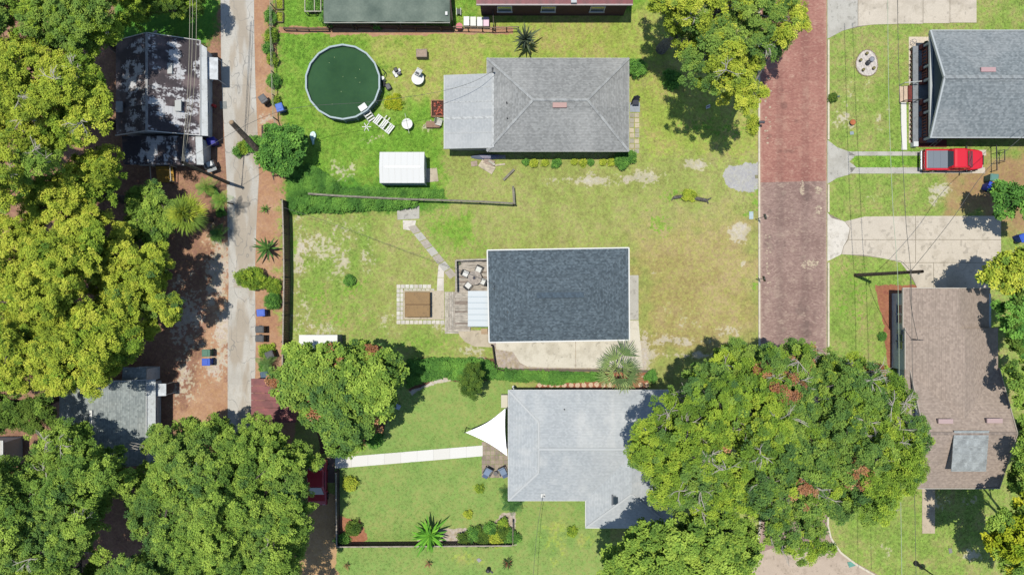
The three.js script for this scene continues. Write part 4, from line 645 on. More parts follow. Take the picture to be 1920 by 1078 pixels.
  main.forEach((m, k) => {
    const e = m.p.clone().add(V(0, -.1 * m.r, 0)), mid = fork.clone().lerp(e, .5).add(V(rr(-.4, .4), rr(.1, .9), rr(-.4, .4))), gs = [taper([fork.clone().add(V(0, -.3, 0)), mid, e], r0 * .62, .05, 7, 9)];
    for (const s of subs[k]) { const f = mid.clone().lerp(e, rr(.1, .8)), t = s.p.clone().add(V(0, s.r * rr(.1, .5), 0)); gs.push(taper([f, f.clone().lerp(t, .55).add(V(rr(-.3, .3), rr(0, .4), rr(-.3, .3))), t], r0 * .2 + .02, .018, 5, 6)); }
    part(root, 'limb', gs, barkM);
  });
  crown(root, 'crown', LC[leaf], items);
  if (rusty.length) { const c = crown(root, 'dead_leaf_clump', LC[leaf], rusty, leafSolidM); c.userData.label = 'rust-brown dead leaves'; }
  if (dead) {                                                            // bare silvery twigs standing out of the crown
    const gs = [], dm = M(206, 198, 188, .9);
    for (let k = 0; k < dead; k++) { const l = pick(lobes), o0 = l.p.clone().add(V(0, l.r * .62, 0)); for (let j = 0; j < 5; j++) { const a = rr(0, 6.283), L = rr(.5, 1.3), e = o0.clone().add(V(Math.cos(a) * L, rr(.25, .6), Math.sin(a) * L)), m = o0.clone().lerp(e, .5).add(V(rr(-.2, .2), .15, rr(-.2, .2))); gs.push(taper([o0, m, e], .042, .014, 4, 4)); for (let q = 0; q < 2; q++) { const b = a + rr(-1, 1), L2 = rr(.25, .6); gs.push(taper([m, m.clone().add(V(Math.cos(b) * L2 * .5, .1, Math.sin(b) * L2 * .5)), m.clone().add(V(Math.cos(b) * L2, .15, Math.sin(b) * L2))], .018, .008, 4, 3)); } } }
    const t = part(root, 'bare_twigs', gs, dm, 'bare grey twigs'); t.userData.kind = 'stuff';
  }
  return { root, lobes, items };
}
const LEFT = 'trees of the wood beside the alley', RIGHTG = 'trees behind the street-side houses';
tree('live_oak', 'huge spreading oak over the brick road with rusty dead clumps', null, [[1345, 645], [1378, 632], [1400, 648], [1440, 628], [1495, 642], [1525, 652], [1556, 668], [1600, 660], [1642, 664], [1650, 690], [1690, 688], [1712, 728], [1710, 758], [1736, 790], [1748, 815], [1738, 850], [1746, 880], [1722, 912], [1692, 930], [1686, 985], [1640, 978], [1600, 1004], [1566, 985], [1552, 1000], [1560, 1030], [1540, 1052], [1505, 1056], [1470, 1040], [1446, 1030], [1440, 1000], [1430, 975], [1330, 975], [1280, 960], [1232, 935], [1190, 905], [1180, 868], [1196, 800], [1240, 745], [1262, 720], [1292, 690], [1330, 680]],
  { top: 16.5, edge: 10.5, pal: 'oak', pal2: 'olive', mix: 0.45, leaf: 'oak', lobe: 1.0, spacing: 1.2, warm: -0.1, seed: 3, rust: 0.04, gap: .14, dead: 60, bark: [190, 180, 168] });
tree('leafy_tree', 'bright green broadleaf tree beside the pale-roofed house wing', null, [[1140, 1020], [1168, 1000], [1222, 985], [1288, 966], [1370, 975], [1436, 992], [1422, 1030], [1402, 1078], [1400, 1130], [1120, 1130], [1128, 1060]], { top: 13, edge: 8.5, pal: 'bright', pal2: 'bright', mix: 0.45, leaf: 'broad', lobe: 1.15, seed: 5, gap: .1 });
tree('camphor_tree', 'spreading tree leaning over the brick road beside the grey hip-roofed house', null, [[1215, -60], [1222, 25], [1262, 60], [1262, 92], [1285, 118], [1290, 150], [1318, 178], [1342, 194], [1375, 188], [1404, 214], [1430, 198], [1440, 165], [1418, 142], [1440, 118], [1470, 108], [1500, 134], [1506, 114], [1478, 98], [1510, 70], [1520, 40], [1500, 10], [1496, -60]],
  { top: 13, edge: 8, pal: 'lime', pal2: 'olive', mix: .42, leaf: 'oak', lobe: 1.05, spacing: 1.1, seed: 7, gap: 0.14, base: [1240, 92], bark: [176, 170, 164], dead: 6, dens: 0.68 });
tree('round_canopy_tree', 'dense rounded tree with brown clumps between the carport and the white path', null, [[528, 668], [545, 645], [580, 650], [640, 642], [665, 642], [705, 640], [736, 660], [753, 690], [750, 715], [736, 736], [737, 770], [714, 786], [706, 812], [690, 832], [660, 846], [640, 850], [612, 840], [592, 802], [570, 792], [555, 762], [525, 750], [508, 735], [505, 710], [520, 690]],
  { top: 9.5, edge: 5.5, pal: 'bright', pal2: 'olive', mix: 0.35, leaf: 'broad', lobe: 1.0, spacing: .95, seed: 11, rust: 0.05, gap: .04, warm: -0.04 });
tree('broad_oak', 'broad dark green oak at the end of the alley', LEFT, [[262, 850], [275, 802], [330, 792], [420, 785], [480, 778], [522, 800], [548, 826], [590, 844], [602, 884], [586, 916], [584, 980], [562, 1040], [572, 1130], [250, 1130], [272, 1060], [252, 1010], [236, 960], [246, 900]], { top: 11, edge: 4.8, pal: 'bright', pal2: 'olive', mix: 0.4, leaf: 'oak', lobe: 1.15, seed: 13, gap: 0.05, dead: 5 });
tree('shade_tree', 'open-crowned tree with bare grey branches over the tree-shaded house', LEFT, [[-60, 846], [20, 862], [52, 866], [75, 830], [105, 796], [140, 776], [162, 800], [166, 832], [200, 842], [236, 835], [226, 870], [256, 896], [245, 930], [205, 945], [186, 978], [190, 1014], [196, 1040], [172, 1130], [-60, 1130]], { top: 11, edge: 5, pal: 'bright', pal2: 'olive', mix: .35, leaf: 'oak', lobe: 1.1, seed: 17, gap: 0.12, dead: 16, bark: [196, 190, 182], dens: 1 });
tree('young_oak', 'small oak crown in the gap beside the broad dark green oak', LEFT, [[182, 1064], [230, 1030], [286, 1036], [300, 1080], [310, 1130], [180, 1130]], { top: 10, edge: 7, pal: 'olive', leaf: 'oak', lobe: 1.0, seed: 19 });
tree('golden_oak', 'yellow-green oak touching the lean-to corner of the mouldy-roofed house', LEFT, [[60, 330], [110, 332], [150, 280], [215, 284], [234, 330], [206, 366], [172, 402], [110, 424], [50, 415], [30, 370]], { top: 9, edge: 5, pal: 'lime', pal2: 'oak', mix: .3, leaf: 'oak', lobe: 1.0, seed: 23, gap: 0.03 });
tree('golden_oak', 'yellow-green oak west of the fan palm, its crown full and even', LEFT, [[-60, 400], [40, 415], [100, 424], [160, 402], [192, 430], [172, 500], [152, 560], [92, 604], [20, 592], [-60, 575]], { top: 11, edge: 7, pal: 'lime', pal2: 'oak', mix: .3, leaf: 'oak', lobe: 1.1, seed: 29, gap: 0.03 });
tree('golden_oak', 'yellow-green oak hanging over the bare dirt yard beside the fan palm', LEFT, [[152, 420], [202, 396], [250, 440], [310, 458], [322, 500], [300, 540], [342, 572], [336, 602], [285, 622], [240, 602], [182, 574], [150, 512]], { top: 8.5, edge: 3.6, pal: 'lime', pal2: 'olive', mix: .35, leaf: 'oak', lobe: 1.05, seed: 31, gap: 0.05 });
tree('golden_oak', 'yellow-green oak overhanging the ridge of the tree-shaded house', LEFT, [[-60, 578], [60, 592], [120, 572], [182, 562], [250, 592], [292, 622], [262, 660], [226, 682], [202, 712], [180, 742], [142, 722], [100, 746], [60, 722], [40, 742], [-60, 704]], { top: 10, edge: 4.5, pal: 'lime', pal2: 'oak', mix: .25, leaf: 'oak', lobe: 1.1, seed: 37, gap: 0.03, warm: .06 });
tree('green_oak', 'deep green tree crowding against the big fan palm', LEFT, [[236, 362], [288, 345], [326, 352], [346, 400], [322, 452], [272, 456], [236, 432]], { top: 5.2, edge: 3.2, pal: 'bright', pal2: 'olive', mix: .4, leaf: 'oak', lobe: .9, seed: 41 });
tree('wood_tree', 'dull green tree behind the satellite dish of the mouldy-roofed house', LEFT, [[-60, -60], [215, -60], [222, 40], [196, 92], [160, 102], [100, 92], [40, 62], [-60, 52]], { top: 12, edge: 8, pal: 'oak', pal2: 'olive', mix: .5, leaf: 'oak', lobe: 1.05, seed: 43, gap: 0.06, dens: 1 });
tree('wood_tree', 'large green tree against the west side of the mouldy-roofed house', LEFT, [[-60, 52], [40, 60], [100, 96], [160, 112], [206, 152], [212, 214], [172, 262], [102, 284], [30, 254], [-60, 262]], { top: 13, edge: 8.5, pal: 'oak', pal2: 'lime', mix: .45, leaf: 'oak', lobe: 1.1, seed: 47, gap: 0.03, dead: 6 });
tree('wood_tree', 'green tree with pale bare branches deep in the wood', LEFT, [[-60, 262], [36, 252], [100, 286], [122, 322], [60, 334], [30, 372], [40, 412], [-60, 398]], { top: 13, edge: 8.5, pal: 'bright', pal2: 'lime', mix: .45, leaf: 'oak', lobe: 1.0, seed: 53, gap: 0.08, dead: 14, dens: 1 });
tree('shade_stand_in_tree', 'added low dark green tree standing in for shaded grass between the satellite dish and the alley', LEFT, [[214, -60], [384, -60], [384, 10], [346, 40], [300, 34], [262, 52], [216, 60]], { top: 5, edge: 3, pal: 'dark', pal2: 'oak', mix: .4, leaf: 'oak', lobe: .9, seed: 59, gap: 0.1, dens: 0.9 });  // added tree: its dark crown stands in for grass lying in shade
tree('dark_wood_tree', 'dark green tree between the tree-shaded house and the pale low roof', LEFT, [[-60, 706], [40, 744], [100, 748], [106, 790], [70, 826], [30, 812], [-60, 800]], { top: 8, edge: 5.5, pal: 'dark', pal2: 'bright', mix: .3, leaf: 'oak', lobe: .95, seed: 61, gap: 0.1 });
tree('alley_tree', 'leaning green tree with a cut-back dark trunk beside the alley', null, [[492, 258], [505, 236], [540, 232], [565, 245], [572, 270], [560, 300], [540, 322], [510, 326], [494, 305]], { top: 3.4, edge: 1.6, pal: 'emerald', leaf: 'broad', lobe: .75, spacing: .75, seed: 67, base: [508, 300], bark: [110, 92, 80], gap: .02 });
tree('edge_tree', 'green tree beside the blue and green bins of the porch house', RIGHTG, [[1850, 362], [1882, 346], [1960, 334], [1960, 430], [1902, 412], [1862, 396]], { top: 6, edge: 4, pal: 'emerald', leaf: 'broad', lobe: .9, seed: 71, base: [1900, 380] });
tree('edge_tree', 'green tree at the inner corner of the wide concrete driveway', RIGHTG, [[1826, 502], [1858, 480], [1960, 462], [1960, 556], [1892, 546], [1850, 532]], { top: 8.5, edge: 6, pal: 'bright', pal2: 'lime', mix: .5, leaf: 'broad', lobe: .95, seed: 73, base: [1905, 510] });
tree('edge_tree', 'green tree pressed against the garage eave of the taupe roof', RIGHTG, [[1868, 566], [1960, 550], [1960, 665], [1905, 672], [1876, 650], [1880, 612]], { top: 7.5, edge: 5, pal: 'emerald', pal2: 'dark', mix: .3, leaf: 'broad', lobe: .95, seed: 79, base: [1915, 600] });
tree('edge_tree', 'dark green tree beside the dormer end of the taupe roof', RIGHTG, [[1880, 690], [1960, 664], [1960, 930], [1906, 930], [1892, 900], [1912, 810], [1900, 740]], { top: 7, edge: 4.5, pal: 'dark', pal2: 'bright', mix: .5, leaf: 'broad', lobe: .9, seed: 83, base: [1915, 800], gap: .2 });
tree('yellowing_tree', 'tree with yellowing leaves beside the lawn of the taupe-roofed house', RIGHTG, [[1852, 976], [1888, 946], [1960, 920], [1960, 1130], [1876, 1066], [1850, 1026]], { top: 10, edge: 6.5, pal: 'bright', pal2: 'yellow', mix: .42, leaf: 'broad', lobe: 1.0, seed: 89, base: [1898, 1010] });

// ---- low shrubs: a mound of leaf clusters on short stems ----
function shrub(name, label, px, py, r, h, pal, { leaf = 'tiny', group, n = 0, sd = 1, sq = 1, cat = 'bush' } = {}) {
  reseed(sd * 131 + 7 + Math.round(px)); const c = W(px, py, h * .5), root = thing(name, label, cat, [c.x, 0, c.z], group), items = [], P = LEAF[pal], m = n || Math.round(150 * r * r * (leaf === 'tiny' ? 3 : 1) + 24);
  const mounds = [[0, 0, .72, 1]]; for (let k = 0; k < 5; k++) { const a = k * 1.257 + rr(-.5, .5), d = rr(.3, .72); mounds.push([Math.cos(a) * d * r, Math.sin(a) * d * r * sq, rr(.3, .55), rr(.5, .95)]); }
  for (let k = 0; k < m; k++) { const B = k % 3 ? pick(mounds) : mounds[0], a = rr(0, 6.283), y = rr(-.2, 1), q = Math.sqrt(1 - y * y * .96), w = rr(.55, 1.12) * B[2]; items.push({ p: V(c.x + B[0] + Math.cos(a) * q * r * w, Math.max(.06, h * .5 * B[3] + y * h * .5 * w), c.z + B[1] + Math.sin(a) * q * r * w * sq), n: V(Math.cos(a) * q, y, Math.sin(a) * q), s: rr(.7, 1.25), c: leafCol(P, clamp(rnd() * .9 + (vn(a * 1.5, y * 2, sd) - .5) * .5)) }); }
  const st = []; for (let k = 0; k < 5; k++) { const a = k * 1.26 + rr(-.3, .3); st.push(taper([V(c.x, -.03, c.z), V(c.x + Math.cos(a) * r * .2, h * .4, c.z + Math.sin(a) * r * .2), V(c.x + Math.cos(a) * r * .5, h * .75, c.z + Math.sin(a) * r * .5)], .03, .01, 5, 4)); }
  part(root, 'stems', st, M(120, 100, 80, .95)).userData.kind = 'stuff'; crown(root, 'foliage', LC[leaf], items); return root;
}
shrub('round_bush', 'lone clipped round green bush on the patchy lawn behind the hot tub', 655, 525, .58, .9, 'emerald', { sd: 2 });
shrub('alley_bush', 'large bush overhanging the alley between two bin groups', 470, 523, 1.7, 2.2, 'oak', { leaf: 'oak', sd: 3, sq: .62, n: 330 });
shrub('fence_bush', 'small bright green bush against the dark board fence', 510, 563, .85, 1.2, 'emerald', { sd: 4 });
shrub('fence_bush', 'bush between the board fence and the large alley bush', 512, 537, .7, 1.1, 'oak', { sd: 5 });
[[986, 304, .32], [1001, 306, .42], [1022, 305, .3], [1043, 306, .44], [1077, 303, .26], [1093, 305, .36], [1108, 304, .28], [1131, 304, .3], [1147, 303, .36]].forEach(([x, y, r], i) => shrub('foundation_shrub', 'small low shrub in the row under the grey eave', x, y, r, .4 + r * .4, i % 3 ? 'lime' : 'emerald', { sd: 10 + i, group: 'shrubs along the grey-roofed house' }));
shrub('corner_shrub', 'larger green shrub at the corner of the grey-roofed house row', 1168, 300, .8, 1.2, 'emerald', { sd: 21 }); shrub('corner_shrub', 'green shrub beside the lowest flagstones', 1183, 292, .6, 1.3, 'emerald', { sd: 22 });
shrub('side_shrub', 'green shrub close to the grey roof corner', 1195, 128, .9, 1.4, 'emerald', { sd: 23, leaf: 'oak' }); shrub('side_shrub', 'leafy shrub beside the trunk of the leaning tree', 1262, 150, 1.0, 1.2, 'emerald', { sd: 24, leaf: 'oak' });
shrub('kerb_shrub', 'yellow-green shrub at the road kerb beside the black mailbox', 1415, 233, .55, 1.0, 'lime', { sd: 25, sq: 2.2 });
shrub('log_weed', 'tuft of weeds growing around the fallen log', 1293, 366, .7, .7, 'lime', { sd: 26, sq: .8 });
shrub('hedge_shrub', 'bright shrub at the end of the stepping stones', 1222, 706, .62, .9, 'emerald', { sd: 27 });
shrub('bed_shrub', 'yellow-green shrub by the dark fence near the gravel drive', 657, 908, .75, 1.2, 'lime', { sd: 28, leaf: 'oak' }); shrub('bed_shrub', 'dark shrub in the reddish mulch corner bed', 662, 990, .8, 1.2, 'dark', { sd: 29, leaf: 'oak' }); shrub('bed_shrub', 'small green shrub in the fence corner by the gravel drive', 640, 1014, .65, .9, 'emerald', { sd: 30, leaf: 'oak' });
shrub('lawn_seedling', 'small sapling on the mown lawn next to the patio chairs', 898, 917, .42, .6, 'oak', { sd: 31 }); shrub('lawn_seedling', 'small bright sapling on the lawn near the sandy bed', 878, 965, .4, .6, 'lime', { sd: 32 }); shrub('lawn_seedling', 'small sapling on the lawn beside the pale-roofed house wing', 1074, 998, .5, .7, 'oak', { sd: 33 });
[[888, 1003, .75, 'emerald'], [905, 1008, .9, 'dark'], [918, 992, .7, 'emerald'], [930, 1010, .85, 'lime'], [944, 1000, .8, 'dark'], [957, 1008, .85, 'emerald'], [872, 1010, .6, 'dark'], [943, 981, .45, 'oak']].forEach(([x, y, r, p], i) => shrub('bed_plant', 'leafy plant in the crowded sandy bed of the fenced lawn', x, y, r, 1.1, p, { sd: 40 + i, leaf: 'oak', group: 'plants in the sandy corner bed', cat: 'plant' }));
shrub('border_plant', 'leafy plant between the rounded tree and the white path', 700, 826, .9, 1, 'emerald', { sd: 50, leaf: 'oak' }); shrub('border_plant', 'leafy plant beside the stone bench under the rounded tree', 725, 745, .7, .9, 'oak', { sd: 51, leaf: 'oak' });
shrub('mulch_plant', 'small round plant in the mulch by the pale blue wall', 1656, 631, .42, .55, 'emerald', { sd: 52 }); shrub('lawn_weed', 'dark weed clump at the kerb of the front lawn', 1563, 183, .45, .6, 'dark', { sd: 53 });
shrub('pool_bush', 'ragged yellow-brown weeds between the pool and the brick planter', 738, 190, .8, .6, 'yellow', { sd: 54 }); shrub('trellis_plant', 'vine climbing the corner of the shade-cloth house', 612, 32, .8, 1.6, 'emerald', { sd: 55 }); shrub('trellis_plant', 'vine on the front rail of the shade-cloth house', 705, 45, .6, 1.2, 'emerald', { sd: 56, sq: .6 });
[[505, 30, 'vine clump on the wire fence beside the small timber beds', .6], [508, 66, 'vine clump on the wire fence at the low timber fence end', .66], [500, 90, 'vine clump standing out on the alley side of the wire fence', .5], [509, 110, 'vine clump on the wire fence level with the pool rim', .5], [512, 150, 'vine clump on the wire fence beside the widest part of the pool', .6], [516, 190, 'vine clump on the wire fence beside the blue bin', .42]].forEach(([x, y, lb, r], i) => shrub('fence_vine', lb, x, y, r, 1.1, i % 2 ? 'oak' : 'emerald', { sd: 60 + i, sq: 1.4, group: 'vine clumps on the wire fence' }));
[[395, 358, .5, 'scrubby plant between the yellow landing and the alley'], [408, 372, .45, 'scrubby plant beside the palm with the spiky shadow'], [412, 398, .4, 'low scrub at the alley edge next to the fan palm'], [500, 660, .8, 'leafy scrub around the black bin at the board fence'], [496, 690, .6, 'scrub between the palm seedling and the red carport'], [404, 440, .5, 'scrub at the foot of the low verge palm'], [470, 268, .8, 'leafy scrub under the leaning cut-off trunk'], [455, 276, .6, 'scrub on the alley in front of the leaning trunk'], [445, 284, .5, 'outermost scrub tuft on the alley near the leaning trunk']].forEach(([x, y, r, lb], i) => shrub('verge_plant', lb, x, y, r, .9, i % 2 ? 'oak' : 'emerald', { sd: 70 + i, leaf: 'oak', group: 'scrubby plants on the alley verge', cat: 'plant' }));

// ---- hedges: a long bank of leaf clusters ----
function hedge(name, label, poly, h, pal, leaf, n, sd) {
  reseed(sd); const xs = poly.map(p => p[0]), ys = poly.map(p => p[1]), c = at((Math.min(...xs) + Math.max(...xs)) / 2, (Math.min(...ys) + Math.max(...ys)) / 2), o = thing(name, label, 'hedge', c), items = [];
  for (let k = 0; items.length < n && k < n * 9; k++) { const x = rr(Math.min(...xs), Math.max(...xs)), y = rr(Math.min(...ys), Math.max(...ys)); if (!inPoly(poly, x, y)) continue; const d = edgeDist(poly, x, y), hh = h * Math.sqrt(clamp(d / 9)) * (.6 + .7 * vn(x / 9, y / 9, sd)) * (rnd() < .7 ? 1 : rnd()); items.push({ p: W(x, y, Math.max(.08, hh)), s: rr(.7, 1.2), c: leafCol(LEAF[pal], clamp(vn(x / 14, y / 14, sd + 4) * .8 + rnd() * .4 - .1)) }); }
  const st = []; for (let k = 0; k < 14; k++) { const x = lerp(Math.min(...xs) + 4, Math.max(...xs) - 4, k / 13), y = (Math.min(...ys) + Math.max(...ys)) / 2; if (inPoly(poly, x, y)) { const w = W(x, y); st.push(rod(V(w.x, -.05, w.z), V(w.x + .1, h * .6, w.z), .03, .015)); } }
  part(o, 'stems', st, M(110, 92, 74, .95)).userData.kind = 'stuff'; crown(o, 'foliage', LC[leaf], items); return o;
}
hedge('vine_hedge', 'long bright green hedge between the concrete pad and the mown lawn', [[764, 676], [800, 674], [900, 672], [925, 682], [935, 692], [980, 696], [1050, 698], [1130, 700], [1130, 712], [1060, 716], [1040, 722], [1010, 716], [960, 712], [900, 708], [860, 712], [830, 706], [790, 716], [764, 726]], 1.1, 'emerald', 'oak', 1700, 901);
hedge('fence_thicket', 'rank green vines swallowing the rail fence near the white shed', [[538, 372], [600, 366], [680, 368], [760, 370], [782, 372], [780, 386], [740, 392], [690, 392], [640, 398], [600, 396], [560, 400], [538, 396]], 1.0, 'emerald', 'oak', 1300, 902);
hedge('weed_bank', 'knee-high lush weeds along the corner of the pool lawn', [[540, 316], [580, 308], [620, 330], [640, 352], [700, 352], [830, 356], [832, 370], [760, 372], [600, 366], [540, 372]], .45, 'emerald', 'tiny', 2200, 903);

// ---- plants with large separate leaves ----
function bladeGeo(L, w, droop, fold = .25, n = 6, wave = 0) {              // one strap leaf growing along +x from the origin
  const P = [], q = (i, s) => { const t = i / n, ww = w * Math.sin(Math.PI * Math.min(1, .12 + t * .88)) ** .8 * .5, x = L * t * (1 - droop * .25 * t), y = L * (t * (.75 - droop * .5) - droop * .55 * t * t); return V(x, y + Math.abs(s) * ww * fold + wave * Math.sin(t * 9) * .03, s * ww); };
  for (let i = 0; i < n; i++) for (const s of [-1, 1]) { const a = q(i, 0), b = q(i + 1, 0), c = q(i + 1, s), d = q(i, s); for (const t of [[a, b, c], [a, c, d]]) for (const p of t) P.push(p.x, p.y, p.z); }
  const g = new THREE.BufferGeometry(); g.setAttribute('position', new THREE.Float32BufferAttribute(P, 3)); g.computeVertexNormals(); return norm(g);
}
function fanGeo(L, seg = 14) {                                           // palmetto fan: stalk and split blades
  const gs = [norm(rod(V(0, 0, 0), V(L * .45, L * .12, 0), .022, .014, 4))];
  for (let k = 0; k < seg; k++) { const a = lerp(-1.25, 1.25, k / (seg - 1)); gs.push(bladeGeo(L * .66 * (1 - .16 * Math.abs(a)) * (k % 2 ? 1 : .9), .05, .6 + (k % 3) * .14, .6, 5).rotateZ(-.1).rotateY(-a).translate(L * .42, L * .12, 0)); }
  return mergeGeometries(gs);
}
function featherGeo(L, n = 16, w = .05) {                                  // arching palm frond with leaflets
  const gs = [], pt = t => V(L * t * (1 - .12 * t), L * (.42 * t - .62 * t * t), 0);
  gs.push(norm(taper([pt(0), pt(.35), pt(.7), pt(1)], .02, .006, 4, 8)));
  for (let k = 1; k <= n; k++) for (const s of [-1, 1]) { const t = k / n, l = L * .34 * Math.sin(Math.PI * (.12 + t * .82)), p = pt(t); gs.push(bladeGeo(l, w, .5, .3, 3).rotateX(0).rotateY(-s * 1.0).translate(p.x, p.y, p.z)); }
  return mergeGeometries(gs);
}
const lm = (c, rough = .55) => { const m = leafM.clone(); m.color.setRGB(...c); m.roughness = rough; return m; };
function rosette(name, label, cat, px, py, h, geos, mats, count, { tilt = [0, .9], sc = [.8, 1.15], trunk = 0, sd = 1, leafName = 'leaf', bark = [130, 112, 92] } = {}) {
  reseed(sd * 313 + 5); const c = W(px, py, h), o = thing(name, label, cat, [c.x, 0, c.z]);
  if (trunk) part(o, 'trunk', taper([V(c.x, -.1, c.z), V(c.x + .05, h * .5, c.z + .04), V(c.x, h, c.z)], trunk * 1.15, trunk * .85, 9, 7), M(...bark, .95, { k: 'bark', rep: .8, bump: .02 }));
  for (let k = 0; k < count; k++) { const m = new THREE.Mesh(geos[k % geos.length], mats[k % mats.length]), t = k / count; m.name = leafName; m.castShadow = m.receiveShadow = true; m.position.set(0, h + rr(-.06, .06), 0); m.rotation.set(0, k * 2.39996 + rr(-.2, .2), lerp(tilt[1], tilt[0], t) + rr(-.12, .12), 'YXZ'); m.scale.setScalar(rr(...sc)); o.add(m); }
  return o;
}
{
  const banana = [bladeGeo(1.9, .22, .55, .35, 7, 1), bladeGeo(1.6, .2, .75, .35, 7, 1), bladeGeo(2.1, .19, .35, .4, 7, 1)], bm = [lm([.12, .30, .03]), lm([.17, .36, .04]), lm([.08, .22, .025])];
  rosette('banana_plant', 'large bright green banana-like plant standing on the fence line', 'plant', 806, 1003, .9, banana, bm, 58, { trunk: .14, sd: 3, tilt: [-.35, .75] });
  const yu = [bladeGeo(1.1, .12, .3, .35, 5), bladeGeo(.95, .11, .6, .35, 5), bladeGeo(1.25, .13, .15, .35, 5)];
  rosette('yucca', 'dark spiky yucca behind the grey hip-roofed house', 'plant', 985, 74, 1.7, yu, [lm([.035, .05, .035]), lm([.05, .07, .05]), lm([.08, .10, .05])], 56, { trunk: .13, sd: 5, tilt: [-.7, .95], sc: [.8, 1.3] });
  const br = [bladeGeo(1.35, .17, .45, .35, 6), bladeGeo(1.2, .15, .7, .35, 6), bladeGeo(1.5, .17, .25, .35, 6)];
  rosette('agave', 'large spiky green plant on the dirt strip beside the alley', 'plant', 500, 466, .5, br, [lm([.06, .13, .03]), lm([.10, .19, .04]), lm([.04, .09, .025])], 26, { sd: 7, tilt: [-.25, .7] });
  const cr = [bladeGeo(.72, .1, .4, .35, 5), bladeGeo(.6, .09, .7, .35, 5)];
  rosette('cordyline', 'reddish spiky plant outside the fence by the sandy bed', 'plant', 952, 1055, .3, cr, [lm([.07, .11, .03]), lm([.16, .06, .04]), lm([.05, .08, .03])], 26, { sd: 9, tilt: [-.2, .8], sc: [.9, 1.3] });
  rosette('red_plant', 'small brownish spiky plant on the strip near the gravel drive', 'plant', 650, 1060, .2, cr, [lm([.22, .12, .06]), lm([.14, .13, .05])], 12, { sd: 11, sc: [.6, .9] }); rosette('red_plant', 'small brownish spiky plant outside the fence by the banana-like plant', 'plant', 804, 1056, .2, cr, [lm([.24, .13, .07]), lm([.14, .15, .05])], 16, { sd: 13, sc: [.6, 1] });
  const fans = [fanGeo(1.75), fanGeo(1.5, 12), fanGeo(1.9, 16)];
  rosette('fan_palm', 'fan palm with pale green split fronds beside the stepping stones', 'palm', 1160, 695, 3.2, fans, [lm([.15, .21, .07]), lm([.22, .28, .10]), lm([.09, .14, .05])], 13, { trunk: .16, sd: 15, tilt: [-.4, .9], sc: [1.2, 1.75], leafName: 'frond' });
  rosette('fan_palm', 'big yellow-green fan palm in the wood beside the alley', 'palm', 352, 402, 4.7, fans, [lm([.20, .26, .03]), lm([.32, .36, .04]), lm([.10, .16, .03]), lm([.15, .22, .03])], 40, { trunk: .2, sd: 17, tilt: [-.5, 1.4], sc: [1.0, 1.35], leafName: 'frond' });
  const fea = [featherGeo(1.5), featherGeo(1.3), featherGeo(1.7)];
  rosette('sago_palm', 'dark feathery palm at the corner of the pale-roofed house', 'palm', 960, 942, .9, fea, [lm([.04, .10, .03]), lm([.06, .14, .035])], 16, { trunk: .15, sd: 19, tilt: [-.1, .6], sc: [.65, .85], leafName: 'frond' }); rosette('sago_palm', 'small feathery palm tucked under the eave by the patio', 'palm', 948, 922, .5, fea, [lm([.05, .12, .035])], 10, { sd: 21, sc: [.5, .65], leafName: 'frond' });
  rosette('areca_palm', 'small palm on the bare verge next to the big fan palm', 'palm', 386, 352, 1.2, fea, [lm([.11, .22, .04]), lm([.18, .26, .05])], 14, { trunk: .07, sd: 23, sc: [.6, .9], leafName: 'frond' }); rosette('areca_palm', 'small palm whose spiky shadow falls on the alley', 'palm', 414, 376, 2.6, fea, [lm([.11, .22, .04]), lm([.18, .26, .05])], 13, { trunk: .06, sd: 25, sc: [.6, .9], leafName: 'frond' }); rosette('areca_palm', 'low palm on the verge between the fan palm and the sandy yard', 'palm', 408, 440, 1.2, fea, [lm([.07, .15, .04])], 12, { trunk: .07, sd: 27, sc: [.6, .9], leafName: 'frond' });
  rosette('areca_palm', 'palm seedling among the bins near the red carport', 'palm', 500, 680, .8, fea, [lm([.09, .17, .05]), lm([.13, .2, .06])], 12, { trunk: .05, sd: 29, sc: [.6, .85], leafName: 'frond' });
  rosette('lily_clump', 'strappy plant on the dirt strip beside the fence end', 'plant', 497, 392, .1, cr, [lm([.10, .18, .04])], 14, { sd: 31 });
}
// dark narrow tree rising from the hedge
tree('cypress', 'dark upright conifer growing through the long green hedge', null, [[872, 700], [878, 680], [884, 672], [893, 676], [900, 695], [903, 720], [896, 744], [886, 748], [868, 738], [864, 722]], { top: 5, edge: 2.5, pal: 'dark', leaf: 'fine', lobe: .6, spacing: .5, seed: 97, base: [888, 704], gap: 0 });

// ================= OBJECTS =================
const woodM = M(186, 172, 160, .9, { k: 'wood', rep: 2 }), woodDarkM = M(120, 96, 80, .9, { k: 'wood', rep: 2 }), greyWoodM = M(176, 168, 156, .92, { k: 'wood', rep: 1.6 }), blackM = M(44, 44, 48, .6), fenceM = M(92, 74, 66, .9, { k: 'wood', rep: 2 }), railGreyM = M(158, 154, 142, .92, { k: 'wood', rep: 1.5 });
